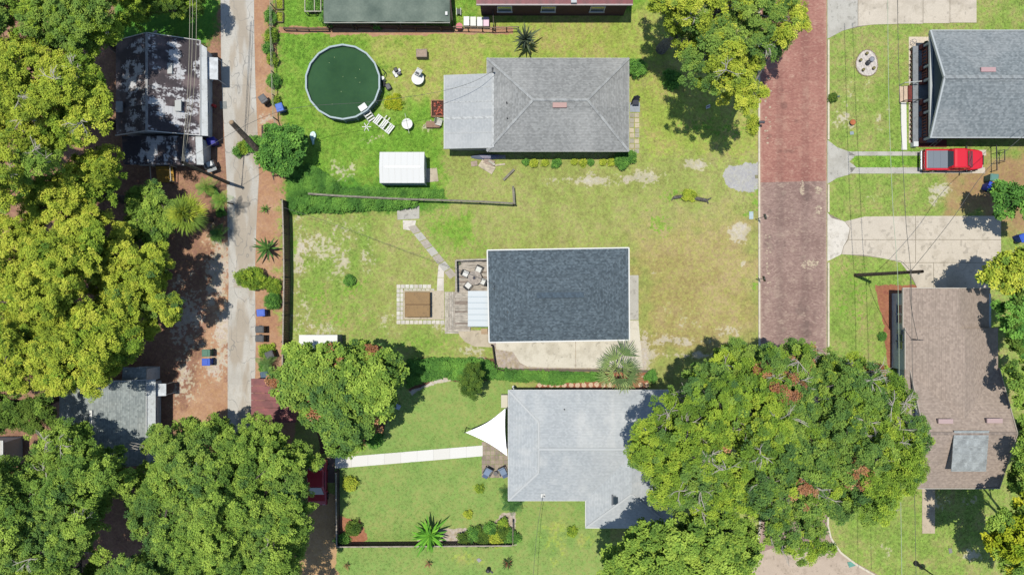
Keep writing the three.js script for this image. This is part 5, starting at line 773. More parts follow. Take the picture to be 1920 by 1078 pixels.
// ---- wheeled bins ----
function bin(name, label, px, py, c, ry = 0, tip = 0) {
  const k = alb(...c), bm = new THREE.MeshStandardMaterial({ color: new THREE.Color().setRGB(...k), roughness: .65 }), o = thing(name, label, 'bin', [0, 0, 0], 'wheeled bins');
  const body = new THREE.CylinderGeometry(.43, .34, .95, 4, 1).rotateY(Math.PI / 4).scale(1, 1, 1.12).translate(0, .53, 0); body.computeVertexNormals();
  part(o, 'body', body, bm); const lid = part(o, 'lid', [rb(0, 1.05, .02, .66, .07, .76, .03), rb(0, 1.09, -.05, .5, .06, .5, .03)], bm); void lid;
  part(o, 'handle', [rod(V(-.25, 1.0, .43), V(.25, 1.0, .43), .022)], blackM);
  for (const s of [-1, 1]) part(o, 'wheel', cyl(s * .3, .12, .3, .12, .12, .07, 12, 0, 0, Math.PI / 2), blackM);
  const p = W(px, py, .6); o.position.set(p.x, 0, p.z); o.rotation.y = ry; if (tip) o.rotation.z = tip; return o;
}
const BLUE = [30, 92, 220], BLACK = [66, 70, 76], GREEN = [70, 128, 104];
bin('blue_bin', 'blue wheeled bin on the pool lawn behind the wire fence', 526, 203, [70, 120, 226], .3);
bin('black_bin', 'black wheeled bin turned askew on the dirt beside the wire fence', 495, 187, [96, 98, 104], .6);
bin('blue_bin', 'dark blue wheeled bin against the mouldy-roofed house', 399, 266, [26, 34, 170], -1.3);
bin('blue_bin', 'blue wheeled bin by the alley next to the small bright bush', 492, 586, [58, 104, 222], -1.5);
bin('black_bin', 'black wheeled bin of the alley pair, next to the blue bin', 490, 617, BLACK, -1.55); bin('black_bin', 'black wheeled bin of the alley pair, next to the palm seedling', 490, 634, BLACK, -1.6);
bin('black_bin', 'black wheeled bin among palm leaves against the board fence', 508, 664, BLACK, -1.2); bin('blue_bin', 'dark teal-blue wheeled bin beside the red carport', 499, 702, [52, 92, 120], -1.4);
bin('green_bin', 'green wheeled bin on the bare dirt yard', 389, 661, GREEN, 1.57); bin('blue_bin', 'blue wheeled bin on the bare dirt yard beside the green one', 389, 678, BLUE, 1.57);
bin('green_bin', 'green wheeled bin behind the red pickup truck', 1859, 334, [96, 152, 140], 1.5); bin('blue_bin', 'blue wheeled bin behind the red pickup truck', 1855, 350, [40, 84, 226], 1.2); bin('blue_bin', 'blue wheeled bin under the tree beside the wide driveway', 1914, 446, BLUE, .4);
// ---- barrel grill ----
{ const p = W(393, 309, .8), o = thing('barrel_grill', 'dark barrel grill with pale lid beside the mouldy-roofed house', 'grill', [p.x, 0, p.z]), t = g => place(g, 0, 0, 0, .35).translate(p.x, 0, p.z);
  part(o, 'barrel', t(cyl(0, .8, 0, .34, .34, 1.0, 16, 0, 0, Math.PI / 2)), M(78, 84, 92, .5)); part(o, 'lid', t(rb(.08, 1.1, 0, .55, .12, .46, .05)), M(226, 230, 234, .5)); part(o, 'shelf', t(bx(0, .78, .48, .9, .03, .3)), M(150, 156, 160, .6)); for (const a of [[-.4, -.25], [.4, -.25], [-.4, .25], [.4, .25]]) part(o, 'leg', t(rod(V(a[0], 0, a[1]), V(a[0] * .8, .7, a[1] * .8), .025)), blackM); }
// ---- fences ----
function boardFence(name, label, pts, h, m, bw = .16, capped = false) {
  const P = pts.map(p => { const w = W(p[0], p[1]); return V(w.x, 0, w.z); }), o = thing(name, label, 'fence', [P[0].x, 0, P[0].z]); reseed(pts.length * 17 + Math.round(pts[0][0]));
  const bg = {};
  for (let i = 0; i + 1 < P.length; i++) {
    const a = P[i], b = P[i + 1], L = a.distanceTo(b), n = Math.max(1, Math.round(L / bw)), d = b.clone().sub(a).divideScalar(L), ry = -Math.atan2(d.z, d.x), w = L / n;
    for (let k = 0; k < n; k++) { const p = a.clone().addScaledVector(d, (k + .5) * w), hh = h + rr(-.02, .02); const g = bg[i] || (bg[i] = norm(bx(0, h / 2, 0, w - .012, h, .025, ry))); const me = new THREE.Mesh(g, m); me.name = 'board'; me.castShadow = me.receiveShadow = true; me.position.copy(p).sub(BASE.get(o)); me.scale.y = hh / h; o.add(me); }
    const nn = V(-d.z, 0, d.x).multiplyScalar(.045); for (const y of [.3, h - .25]) part(o, 'rail', beam(a.clone().add(nn).setY(y), b.clone().add(nn).setY(y), .05, .09), m);
    for (let s = 0; s <= L; s += 2.4) { const p = a.clone().addScaledVector(d, Math.min(s, L - .05)).addScaledVector(nn, 2.4); part(o, 'post', bx(p.x, h / 2 + .02, p.z, .1, h + .04, .1, ry), m); }
    if (capped) part(o, 'cap', beam(a.clone().setY(h + .03), b.clone().setY(h + .03), .12, .035), M(196, 186, 176, .9, { k: 'wood', rep: 2 }));
  }
  return o;
}
boardFence('board_fence', 'tall dark board fence between the alley dirt strip and the patchy lawn', [[541, 379], [543, 440], [544, 520], [543, 590], [541, 690]], 1.85, fenceM, .16, true);
boardFence('lawn_fence', 'dark low board fence closing in the mown lawn beside the gravel drive', [[636, 880], [637, 1016], [960, 1014]], 1.25, M(74, 62, 60, .9, { k: 'wood', rep: 2 }), .15, true);
boardFence('side_fence', 'short weathered fence at the edge of the sandy bed', [[961, 1014], [961, 972]], 1.1, greyWoodM, .15);
boardFence('yard_fence', 'short dark fence between the round concrete pad and the hedge', [[924, 646], [930, 688], [946, 693]], 1.0, M(70, 52, 48, .9, { k: 'wood', rep: 2 }), .14);
function railFence(name, label, pts, h, m, { rails = 2, w = .12, gap = 2.2, th = .06 } = {}) { const P = pts.map(p => W(p[0], p[1])), o = thing(name, label, 'fence', [P[0].x, 0, P[0].z]); for (let i = 0; i + 1 < P.length; i++) { const a = P[i], b = P[i + 1], L = a.distanceTo(b), n = Math.max(1, Math.round(L / gap)); for (let r = 0; r < rails; r++) { const y = h * (1 - r / Math.max(1, rails) * .8); for (let k = 0; k < n; k++) part(o, 'rail', beam(a.clone().lerp(b, k / n + .001).setY(y), a.clone().lerp(b, (k + 1) / n - .001).setY(y), r ? th : w, th), m); } for (let k = 0; k <= n; k++) { const p = a.clone().lerp(b, k / n); part(o, 'post', cyl(p.x, h / 2 - .01, p.z, .05, .055, h, 7), m); } } return o; }
railFence('rail_fence', 'weathered grey rail fence running out of the vines across the lawn', [[584, 366], [640, 370], [700, 373], [760, 376], [830, 378], [900, 380.5], [962, 384]], 1.1, railGreyM, { w: .17 });
{ const a = W(964, 384), b = W(962, 352); const o = thing('fence_gate', 'leaning timber gate rail at the open end of the grey rail fence', 'gate', [a.x, 0, a.z]); part(o, 'post', cyl(a.x + .05, .6, a.z, .08, .09, 1.2, 8), railGreyM); part(o, 'post', cyl(b.x, .5, b.z, .06, .07, 1.0, 8), railGreyM); part(o, 'rail', beam(V(a.x, 1.0, a.z), V(b.x, .8, b.z), .2, .06), railGreyM); part(o, 'rail', beam(V(a.x, .5, a.z), V(b.x, .4, b.z), .05, .08), railGreyM); }
{ const a = W(964, 318), b = W(944, 338); one('timber_beam', 'loose grey timber beam lying on the lawn near the downpipe', 'timber', [beam(V(a.x, .14, a.z), V(b.x, .14, b.z), .22, .24)], railGreyM, [a.x, 0, a.z]); }
railFence('wire_fence', 'thin wire fence with pipe rail along the alley dirt strip', [[514, -30], [514, 60], [516, 140], [519, 225], [524, 240]], 1.2, M(170, 170, 150, .7), { rails: 3, w: .04, th: .025, gap: 2.4 });
railFence('garden_fence', 'low rough timber fence between the garden beds and the pool lawn', [[534, 57], [580, 58], [618, 58]], .6, woodDarkM, { rails: 2, w: .16, gap: 1.5 });
boardFence('rust_fence', 'rust-brown plank fence in front of the shade-cloth house', [[622, 52], [700, 54], [780, 55], [850, 57]], 1.0, M(122, 82, 70, .9, { k: 'wood', rep: 2 }), .2);
railFence('cooler_fence', 'thin rail fence behind the row of white coolers', [[852, 58], [905, 59], [924, 60], [950, 59], [972, 58]], 1.1, M(150, 132, 112, .9), { rails: 2, w: .06, th: .05, gap: 1.3 });
railFence('post_row', 'dark timber rail beside the shade-cloth house', [[846, -20], [848, 20], [851, 52]], 1.9, M(70, 56, 50, .9), { rails: 2, w: .1, gap: 2 });
railFence('house_post_fence', 'dark rail fence between the coolers and the maroon-roofed house', [[925, -20], [925, 30], [926, 57]], 1.4, M(96, 84, 76, .9), { rails: 2, w: .06, gap: 1.6 });
one('retaining_wall', 'low dark retaining kerb between concrete pad and hedge', 'wall', [[946, 693, 1080, 694], [1080, 694, 1216, 696]].map(q => { const a = W(q[0], q[1]), b = W(q[2], q[3]); return beam(V(a.x, .15, a.z), V(b.x, .15, b.z), .2, .3); }), M(126, 112, 100, .95, { k: 'stain', rep: 2 }), at(1080, 694));

// ---- above-ground pool ----
{
  const h = 1.32, c = W(642, 153.3, h), R = 3.42, n = 18, o = thing('swimming_pool', 'round above-ground pool with dark green water', 'pool', [c.x, 0, c.z]), wallPM = M(126, 142, 152, .5), rimM = M(172, 192, 200, .6), V2 = (r, k, y) => V(c.x + Math.cos(k / n * 6.28318 + .17) * r, y, c.z + Math.sin(k / n * 6.28318 + .17) * r);
  for (let k = 0; k < n; k++) { part(o, 'wall_panel', beam(V2(R - .06, k, h / 2), V2(R - .06, k + 1, h / 2), .05, h), wallPM); part(o, 'rim', beam(V2(R, k, h + .01), V2(R, k + 1, h + .01), .15, .05), rimM); const p = V2(R - .03, k, 0); part(o, 'upright', bx(p.x, h / 2 - .02, p.z, .1, h - .05, .1, -(k / n * 6.28318 + .17)), rimM); }
  const wn = 48, wg = new THREE.CylinderGeometry(R - .1, R - .1, 1.0, wn).translate(c.x, .55, c.z); const wt = texFrom(256, 256, (i, j) => { const u = i / 256, v = j / 256, n = tf(u, v, 4, 5, 15), f = tf(u, v, 40, 2, 19); return A2([.012 + .012 * n + .003 * f, .034 + .026 * n + .006 * f, .013 + .011 * n]); }); part(o, 'water', wg, new THREE.MeshPhysicalMaterial({ map: rep(wt, 7.3), roughness: .07, ior: 1.33, bumpMap: rep(BUMP, 2.2), bumpScale: .003 }));
  const lm2 = M(196, 206, 150, .8); reseed(12); for (let k = 0; k < 8; k++) { const a = rr(0, 6.28), r = Math.sqrt(rnd()) * 3.1; const m = part(o, 'floating_leaf', bx(c.x + Math.cos(a) * r, 1.056, c.z + Math.sin(a) * r, .06, .006, .035, rr(0, 3)), lm2); void m; }
  NOGRASS.push(Array.from({ length: 18 }, (_, k) => [642 + Math.cos(k / 18 * 6.283) * 72, 154 + Math.sin(k / 18 * 6.283) * 72]));
  // ladder over the rim
  const a = W(680, 201, 1.4), b = W(698, 226, .1), d = b.clone().sub(a).setY(0).normalize(), s = V(-d.z, 0, d.x).multiplyScalar(.34), L = thing('pool_ladder', 'white slatted pool steps leaning over the pool rim', 'ladder', [b.x, 0, b.z]);
  for (const k of [-1, 1]) { part(L, 'side_rail', beam(a.clone().addScaledVector(s, k).setY(1.48), b.clone().addScaledVector(s, k).setY(.02), .07, .12), whiteM); part(L, 'leg', beam(a.clone().addScaledVector(s, k).setY(1.48), a.clone().addScaledVector(s, k).addScaledVector(d, .55).setY(.02), .06, .06), whiteM); }
  part(L, 'platform', beam(a.clone().addScaledVector(d, -.25).setY(1.5), a.clone().addScaledVector(d, .3).setY(1.5), .74, .06), whiteM); for (let k = 1; k <= 5; k++) { const t = k / 5.5, p = a.clone().lerp(b, t).setY(lerp(1.45, .06, t)); part(L, 'tread', bx(p.x, p.y, p.z, .13, .035, .7, -Math.atan2(d.z, d.x)), whiteM); }
}
{ const p = W(716, 148, .4), o = thing('pool_pump', 'white and black pool pump against the pool wall', 'pump', [p.x, 0, p.z]); part(o, 'tank', cyl(p.x + .1, .38, p.z, .17, .2, .72, 14), M(220, 222, 222, .4)); part(o, 'motor', cyl(p.x + .12, .2, p.z + .42, .12, .12, .45, 12, 0, Math.PI / 2), blackM); part(o, 'hose', tube([V(p.x + .1, .6, p.z - .1), V(p.x + .3, .4, p.z - .6), V(p.x - .05, .15, p.z - 1)], .04, 6), blackM); }
{ const p = W(728, 163, .2), o = thing('pool_filter', 'dark grey filter drum on the lawn beside the pool', 'filter', [p.x, 0, p.z]); part(o, 'drum', rb(p.x, .22, p.z, .5, .44, .6, .1, .5), M(70, 70, 74, .6)); part(o, 'pipe', rod(V(p.x, .3, p.z), V(p.x - .4, .25, p.z - .5), .04), blackM); }
{ const p = W(743, 133, .3), o = thing('toy_pile', 'small black and white ride-on toys on the pool lawn', 'toy', [p.x, 0, p.z]); part(o, 'base', [rb(p.x, .16, p.z, .8, .1, .3, .04, .5), rb(p.x - .15, .12, p.z + .2, .3, .08, .7, .04, .5)], whiteM); part(o, 'seat', rb(p.x - .05, .34, p.z - .1, .36, .3, .4, .08, .5), blackM); part(o, 'seat_back', rb(p.x + .28, .3, p.z + .22, .36, .2, .26, .06, .5), M(70, 66, 90, .6)); for (const [dx, dz] of [[-.35, 0], [.35, .1], [-.25, .4]]) part(o, 'wheel', cyl(p.x + dx, .1, p.z + dz, .1, .1, .06, 10, .5, 0, Math.PI / 2), blackM); }
// slatted sun lounger
{ const a = W(708, 224, .35), b = W(730, 241, .35), d = b.clone().sub(a).normalize(), ry = -Math.atan2(d.z, d.x), o = thing('sun_lounger', 'white slatted sun lounger beside the pool steps', 'lounger', [a.x, 0, a.z]), L = a.distanceTo(b), s = V(-d.z, 0, d.x);
  for (let k = 0; k < 11; k++) { const p = a.clone().addScaledVector(d, -.2 + (L + .4) * k / 10).setY(.36); if (k === 3 || k === 7) continue; part(o, 'slat', bx(p.x, p.y, p.z, .13, .03, .95, ry), whiteM); }
  for (const k of [-1, 1]) part(o, 'frame_rail', beam(a.clone().addScaledVector(d, -.25).addScaledVector(s, k * .42).setY(.31), b.clone().addScaledVector(d, .25).addScaledVector(s, k * .42).setY(.31), .06, .07), whiteM);
  for (const q of [-.1, L + .1]) for (const k of [-1, 1]) { const p = a.clone().addScaledVector(d, q).addScaledVector(s, k * .4); part(o, 'leg', bx(p.x, .15, p.z, .06, .3, .06, ry), whiteM); }
  for (const q of [.45, .8]) { const p = a.clone().addScaledVector(d, q).addScaledVector(s, -.62).setY(.4); part(o, 'arm', bx(p.x, .4, p.z, .08, .04, .4, ry), whiteM); const l = a.clone().addScaledVector(d, q).addScaledVector(s, -.78); part(o, 'leg', bx(l.x, .19, l.z, .05, .38, .05, ry), whiteM); } }
function roundTable(name, label, px, py, h, r, m, legM) { const p = W(px, py, h), o = thing(name, label, 'table', [p.x, 0, p.z]); part(o, 'tabletop', new THREE.CylinderGeometry(r, r * .98, .05, 28).translate(p.x, h, p.z), m); for (let k = 0; k < 4; k++) { const a = k * 1.571 + .6; part(o, 'leg', rod(V(p.x + Math.cos(a) * r * .75, 0, p.z + Math.sin(a) * r * .75), V(p.x + Math.cos(a) * r * .55, h - .02, p.z + Math.sin(a) * r * .55), .025), legM); } return o; }
{ roundTable('garden_table', 'round white table with a thin stick across it on the pool lawn', 763, 232, .7, .5, whiteM, whiteM); const p = W(763, 232, .7); one('pole_stick', 'thin pale stick lying across the round white table', 'stick', rod(V(p.x - .2, .755, p.z - .95), V(p.x + .2, .755, p.z + .9), .025), M(214, 218, 206, .7), [p.x, .73, p.z]); }
{ const p = W(784, 143, .4), o = roundTable('garden_table', 'round white table under an upturned chair on the pool lawn', 783, 147, .62, .58, whiteM, whiteM); void o;
  const c = thing('lawn_chair', 'white metal chair heaped on the round white table', 'chair', [p.x, .66, p.z]), q = g => place(g, 0, 0, 0, -.5).translate(p.x + .05, .66, p.z - .25); part(c, 'seat', q(rb(0, .18, 0, .55, .05, .6, .02)), M(214, 216, 220, .6)); part(c, 'backrest', q(rb(.3, .42, 0, .06, .5, .56, .02, 0, 0, -.35)), whiteM); for (const [dx, dz] of [[-.24, -.26], [.24, -.26], [-.24, .26], [.24, .26]]) part(c, 'leg', q(rod(V(dx, 0, dz), V(dx, .17, dz), .018)), whiteM); for (const z of [-.3, .3]) part(c, 'armrest', q(rb(0, .36, z, .5, .04, .05, .015)), whiteM); part(c, 'cushion', q(rb(-.02, .24, .16, .34, .08, .26, .03)), M(90, 92, 100, .8)); }
{ const h = .75, p = W(790, 99, h), o = thing('fire_box', 'weathered square brick box on the lawn between pool and rust-brown fence', 'box', [p.x, 0, p.z]), m = M(178, 158, 142, .95, { k: 'stain', rep: 1 }); for (const [dx, dz, w, d] of [[0, -.32, 1, .1], [0, .32, 1, .1], [-.45, 0, .1, .54], [.45, 0, .1, .54]]) part(o, 'wall', bx(p.x + dx, h / 2, p.z + dz, w, h, d), m); part(o, 'lid', bx(p.x, h - .04, p.z, .8, .06, .54), M(190, 166, 146, .95, { k: 'stain', rep: .7 })); }
{ const p = W(687, 238), o = thing('star_stand', 'white star-shaped umbrella foot on the grass beside the pool steps', 'umbrella base', [p.x, 0, p.z]); for (let k = 0; k < 6; k++) part(o, 'spoke', beam(V(p.x, .05, p.z), V(p.x + Math.cos(k * 1.047) * .42, .05, p.z + Math.sin(k * 1.047) * .42), .07, .06), whiteM); part(o, 'socket', cyl(p.x, .13, p.z, .05, .06, .2, 10), whiteM); }
{ const p = W(586.5, 258, .15), pts = [[0, -.55], [.14, -.5], [.26, -.3], [.24, -.05], [.12, .15], [.08, .35], [.1, .55], [-.06, .6], [-.1, .3], [-.2, .1], [-.28, -.15], [-.2, -.42]], o = thing('wading_toy', 'pale turquoise plastic slide lying on the grass by the alley tree', 'toy', [p.x, 0, p.z]); part(o, 'shell', prism(pts.map(q => [p.x + q[0] * 1.15, p.z + q[1] * 1.1]), .02, .26, .04), M(186, 226, 222, .4)); part(o, 'handle', rb(p.x, .28, p.z - .25, .2, .06, .3, .02), M(214, 238, 236, .4)); }
// brick planter with rubble beside the extension
{ const p = W(819, 203, .3), o = thing('brick_planter', 'timber-edged planter full of broken red bricks at the extension wall', 'planter', [p.x, 0, p.z]), fr = M(196, 150, 116, .9, { k: 'wood', rep: 1 }); part(o, 'frame', bx(p.x - .52, .16, p.z, .1, .32, 1.5), fr); part(o, 'frame', bx(p.x + .08, .16, p.z - .75, 1.2, .32, .1), fr); part(o, 'frame', bx(p.x + .08, .16, p.z + .75, 1.2, .32, .1), fr); part(o, 'soil', bx(p.x + .1, .06, p.z, 1.1, .1, 1.4), M(92, 60, 50, 1)); reseed(9); const ms = [M(176, 84, 66, .9), M(150, 70, 58, .9), M(206, 110, 80, .9)]; for (let k = 0; k < 26; k++) part(o, 'brick', bx(p.x + rr(-.38, .5), .15 + rr(0, .1), p.z + rr(-.6, .6), .21, .07, .1, rr(0, 3), 0, rr(-.3, .3)), pick(ms)); }
{ const p = W(812, 234, .2), o = thing('rubble_bed', 'raised bed edged with rubble beside the brick planter', 'planter', [p.x, 0, p.z]); part(o, 'bed', rb(p.x, .2, p.z, 1.3, .4, .6, .05), M(172, 138, 116, .95, { k: 'stain', rep: 1 })); reseed(4); for (let k = 0; k < 14; k++) part(o, 'stone', rb(p.x + rr(-1, .5), .06 + (k % 2 ? .36 : 0) * 0 + .02, p.z + rr(-.55, .1) + (k % 3) * .1, rr(.1, .2), .12, rr(.1, .18), .03, rr(0, 3)), M(214, 196, 176, .95)); }
function slatChair(name, label, px, py, ry, m, h0 = 0, group) { const p = W(px, py, .4 + h0), o = thing(name, label, 'chair', [p.x, h0, p.z], group), q = g => place(g, 0, 0, 0, ry).translate(p.x, h0, p.z); for (let k = 0; k < 5; k++) part(o, 'seat_slat', q(bx(0, .4, -.22 + k * .11, .5, .025, .085)), m); for (let k = 0; k < 4; k++) part(o, 'back_slat', q(bx(-.18 + k * .12, .7, -.3, .085, .55, .025, 0, -.25)), m); for (const s of [-1, 1]) { part(o, 'armrest', q(bx(s * .29, .6, 0, .08, .025, .55)), m); part(o, 'leg', q(bx(s * .29, .3, .22, .05, .6, .05)), m); part(o, 'leg', q(bx(s * .29, .3, -.22, .05, .6, .05)), m); } return o; }
slatChair('slat_chair', 'white slatted chair beside the extension and the brick planter', 823, 229, 1.3, M(226, 224, 218, .7));
// planks and sheets dumped by the grey-roofed house
{ const bm = [M(226, 214, 196, .9, { k: 'wood', rep: 1.5 }), M(202, 182, 170, .9, { k: 'wood', rep: 1.5 }), M(220, 218, 208, .9, { k: 'wood', rep: 1.5 })], P = [[913, 313, 1.5, .75, -.55, 0], [917, 304, 1.0, .5, -.3, .08], [922, 306, .7, .2, -.6, .2], [937, 309, 1.0, .16, .12, 0], [889, 307, .6, .5, .1, 0]]; const lb = ['wide pale sheet board dumped on the grass', 'pale board propped on the wide sheet board', 'curved offcut on top of the boards', 'narrow pale plank pointing at the downpipe', 'small square slab at the extension corner']; P.forEach(([x, y, w, d, a, dy], i) => { const p = W(x, y); one('plank', lb[i], 'board', rb(p.x, .05 + dy, p.z, w, .07, d, .01, a), bm[i % 3], [p.x, dy, p.z]); });
  const q = W(918, 293, .3); const t = thing('tarp_heap', 'blue-grey tarp and pipes heaped against the grey-roofed house', 'tarp', [q.x, 0, q.z]); reseed(3); part(t, 'tarp', (() => { const g = new THREE.SphereGeometry(1, 18, 8, 0, 6.283, 0, 1.57); const ps = g.attributes.position; for (let i = 0; i < ps.count; i++) ps.setXYZ(i, q.x - .3 + ps.getX(i) * 1.5, Math.max(0, ps.getY(i) * .35 + (vn(ps.getX(i) * 4, ps.getZ(i) * 4, 2) - .5) * .12), q.z + ps.getZ(i) * .28); g.computeVertexNormals(); return g; })(), M(124, 134, 156, .8)); for (let k = 0; k < 4; k++) part(t, 'pipe', rod(V(q.x - 1 + k * .1, .38 + k * .01, q.z - .1 + k * .09), V(q.x + 1.5, .12 + k * .05, q.z - .12 + k * .1), .03), M(190, 180, 206, .6)); }
{ const p = W(1191, 188, .5), o = thing('hammock_chair', 'dark curved lounge chair on the slab beside the grey-roofed house', 'chair', [p.x, 0, p.z]); part(o, 'frame', tube([V(p.x - .3, .1, p.z + .3), V(p.x - .2, .8, p.z - .1), V(p.x + .1, 1.0, p.z - .3), V(p.x + .42, .7, p.z - .2)], .05, 7), blackM); part(o, 'seat', [rb(p.x + .08, .4, p.z + .1, .6, .06, .6, .03), rb(p.x + .1, .7, p.z - .18, .6, .5, .06, .03, 0, -.4)], M(52, 58, 76, .8)); for (const s of [-1, 1]) part(o, 'leg', bx(p.x + .08 + s * .26, .19, p.z + .2, .05, .38, .05), blackM); setting('side_slab', flat([[1181, 192], [1200, 192], [1200, 210], [1181, 210]], -.03, .025), M(176, 184, 196, .9, { k: 'stain', rep: 2 })); }
// ---- garden beds, shade house and coolers along the top ----
for (const [x0, y0, x1, y1, lb] of [[517, -8, 530, 17, 'small timber bed of yellowish grass beside the white-framed planter cage'], [517, 22, 530, 41, 'small timber bed of grass beside the low timber fence']]) { const a = W(x0, y0, .25), b = W(x1, y1, .25), o = thing('garden_bed', lb, 'garden bed', [(a.x + b.x) / 2, 0, (a.z + b.z) / 2]), m = M(150, 140, 110, .9, { k: 'wood', rep: 1 }); part(o, 'side', bx(a.x, .14, (a.z + b.z) / 2, .06, .28, b.z - a.z), m); part(o, 'side', bx(b.x, .14, (a.z + b.z) / 2, .06, .28, b.z - a.z), m); part(o, 'side', bx((a.x + b.x) / 2, .14, a.z, b.x - a.x - .07, .28, .06), m); part(o, 'side', bx((a.x + b.x) / 2, .14, b.z, b.x - a.x - .07, .28, .06), m); const it = []; reseed(x0 + y1); for (let k = 0; k < 90; k++) it.push({ p: V(rr(a.x + .1, b.x - .1), rr(.16, .26), rr(a.z + .1, b.z - .1)), s: rr(.5, .9), c: leafCol(LEAF.lime, rnd()) }); crown(o, 'grass', LC.tiny, it); }
{ const h = .95, a = W(571, -24, h), b = W(607, 21, h), o = thing('trellis_bed', 'tall white-framed planter cage with leafy vegetables', 'garden bed', [(a.x + b.x) / 2, 0, (a.z + b.z) / 2]), m = M(206, 206, 190, .8, { k: 'wood', rep: 1 }), xm = (a.x + b.x) / 2;
  for (const x of [a.x, xm, b.x - .3, b.x]) for (const z of [a.z, b.z]) part(o, 'post', bx(x, h / 2, z, .07, h, .07), m); for (const z of [a.z, b.z]) part(o, 'rail', beam(V(a.x - .04, h, z), V(b.x + .04, h, z), .09, .06), m); for (const x of [a.x, xm, b.x - .3, b.x]) part(o, 'rail', beam(V(x, h - .01, a.z + .05), V(x, h - .01, b.z - .05), .08, .06), m);
  part(o, 'trough', bx(xm, .25, (a.z + b.z) / 2, b.x - a.x - .2, .5, b.z - a.z - .3), M(96, 84, 74, .9)); const it = []; reseed(44); for (let k = 0; k < 260; k++) it.push({ p: V(rr(a.x + .15, b.x - .1), rr(.5, .9), rr(a.z, b.z - .25)), s: rr(.6, 1), c: leafCol(LEAF.emerald, rnd()) }); crown(o, 'vegetables', LC.oak, it); }
{ const h = 2.1, a = W(606, -70, h), b = W(843, 40, h), o = thing('shade_house', 'low greenhouse frame covered with mottled grey-green shade cloth', 'greenhouse', [(a.x + b.x) / 2, 0, (a.z + b.z) / 2]);
  const nx = 46, nz = 22, g = new THREE.PlaneGeometry(1, 1, nx, nz).rotateX(-Math.PI / 2), p = g.attributes.position; for (let i = 0; i < p.count; i++) { const u = p.getX(i) + .5, v = p.getZ(i) + .5; const sag = Math.abs(Math.sin(u * Math.PI * 5)) * .16 + Math.abs(Math.sin(v * Math.PI * 2)) * .08; p.setXYZ(i, lerp(a.x, b.x, u), h + .08 - .28 * (1 - Math.min(1, Math.min(u, 1 - u, v, 1 - v) * 12 + .2)) * 0 - .22 + sag + (fbm(u * 16, v * 8, 3, 8) - .5) * .16, lerp(a.z, b.z, v)); } g.computeVertexNormals();
  const ct = texFrom(256, 256, (i, j) => { const u = i / 256, v = j / 256, n = tf(u, v, 5, 5, 3), f = tf(u, v, 60, 2, 7); return A2(alb(lerp(74, 138, n) + f * 16, lerp(92, 150, n) + f * 16, lerp(84, 138, n) + f * 14)); }); part(o, 'shade_cloth', g, texMat(ct, 7, .95)); const m = M(98, 84, 78, .9);
  for (let k = 0; k <= 5; k++) for (const z of [a.z + .05, b.z - .05]) part(o, 'post', bx(lerp(a.x + .05, b.x - .05, k / 5), h / 2 - .1, z, .08, h - .2, .08), m); for (const z of [a.z, b.z + .04]) part(o, 'beam', beam(V(a.x, h - .2, z), V(b.x, h - .2, z), .09, .1), M(180, 180, 172, .8)); for (const x of [a.x, b.x]) part(o, 'beam', beam(V(x, h - .21, a.z), V(x, h - .21, b.z), .09, .1), m); NOGRASS.push(rect(606, -60, 846, 52));
  for (const [px, py, w, d, lb] of [[837, 26, .22, .32, 'small pale box on the corner of the shade cloth']]) { const q = W(px, py, 2.05); one('small_box', lb, 'box', rb(q.x, 2.16, q.z, w, .14, d, .02), whiteM, [q.x, 2.09, q.z]); } }
[[874.5, 39, 'white cooler lid next to the red-lidded tub'], [887, 39.5, 'cream cooler second from the red-lidded tub'], [899.5, 40, 'white cooler third from the red-lidded tub'], [911.5, 40, 'pinkish-lidded cooler at the far end from the red-lidded tub']].forEach(([x, y, lb], i) => { const h = .62, p = W(x, y, h), o = thing('cooler', lb, 'cooler', [p.x, 0, p.z], 'row of coolers'), m = M(244, 242, i === 1 ? 232 : 242, .5); part(o, 'body', rb(p.x, .26, p.z, .5, .52, .82, .04), M(220, 222, 222, .5)); part(o, 'lid', rb(p.x, .57, p.z, .54, .1, .86, .03), i === 3 ? M(246, 206, 226, .5) : m); part(o, 'handle', rod(V(p.x - .2, .42, p.z + .43), V(p.x + .2, .42, p.z + .43), .02), M(190, 190, 190, .6)); });
{ const p = W(861, 49, .5), o = thing('lidded_tub', 'tub with a faded red lid beside the coolers', 'tub', [p.x, 0, p.z]); part(o, 'tub', cyl(p.x, .24, p.z, .3, .26, .48, 8), M(190, 84, 88, .6)); part(o, 'lid', cyl(p.x, .51, p.z, .33, .33, .07, 8), M(224, 118, 124, .6)); }
{ const p = W(860, 22, .3), o = thing('folding_chair', 'small black and white folding chair beside the coolers', 'chair', [p.x, 0, p.z]); part(o, 'seat', rb(p.x, .4, p.z, .34, .05, .5, .02), M(70, 76, 74, .7)); part(o, 'frame', [bx(p.x - .2, .42, p.z, .04, .04, .66), bx(p.x + .2, .42, p.z, .04, .04, .66)], whiteM); for (const [s, t] of [[-1, -1], [1, -1], [-1, 1], [1, 1]]) part(o, 'leg', bx(p.x + s * .18, .19, p.z + t * .28, .04, .38, .04), whiteM); }

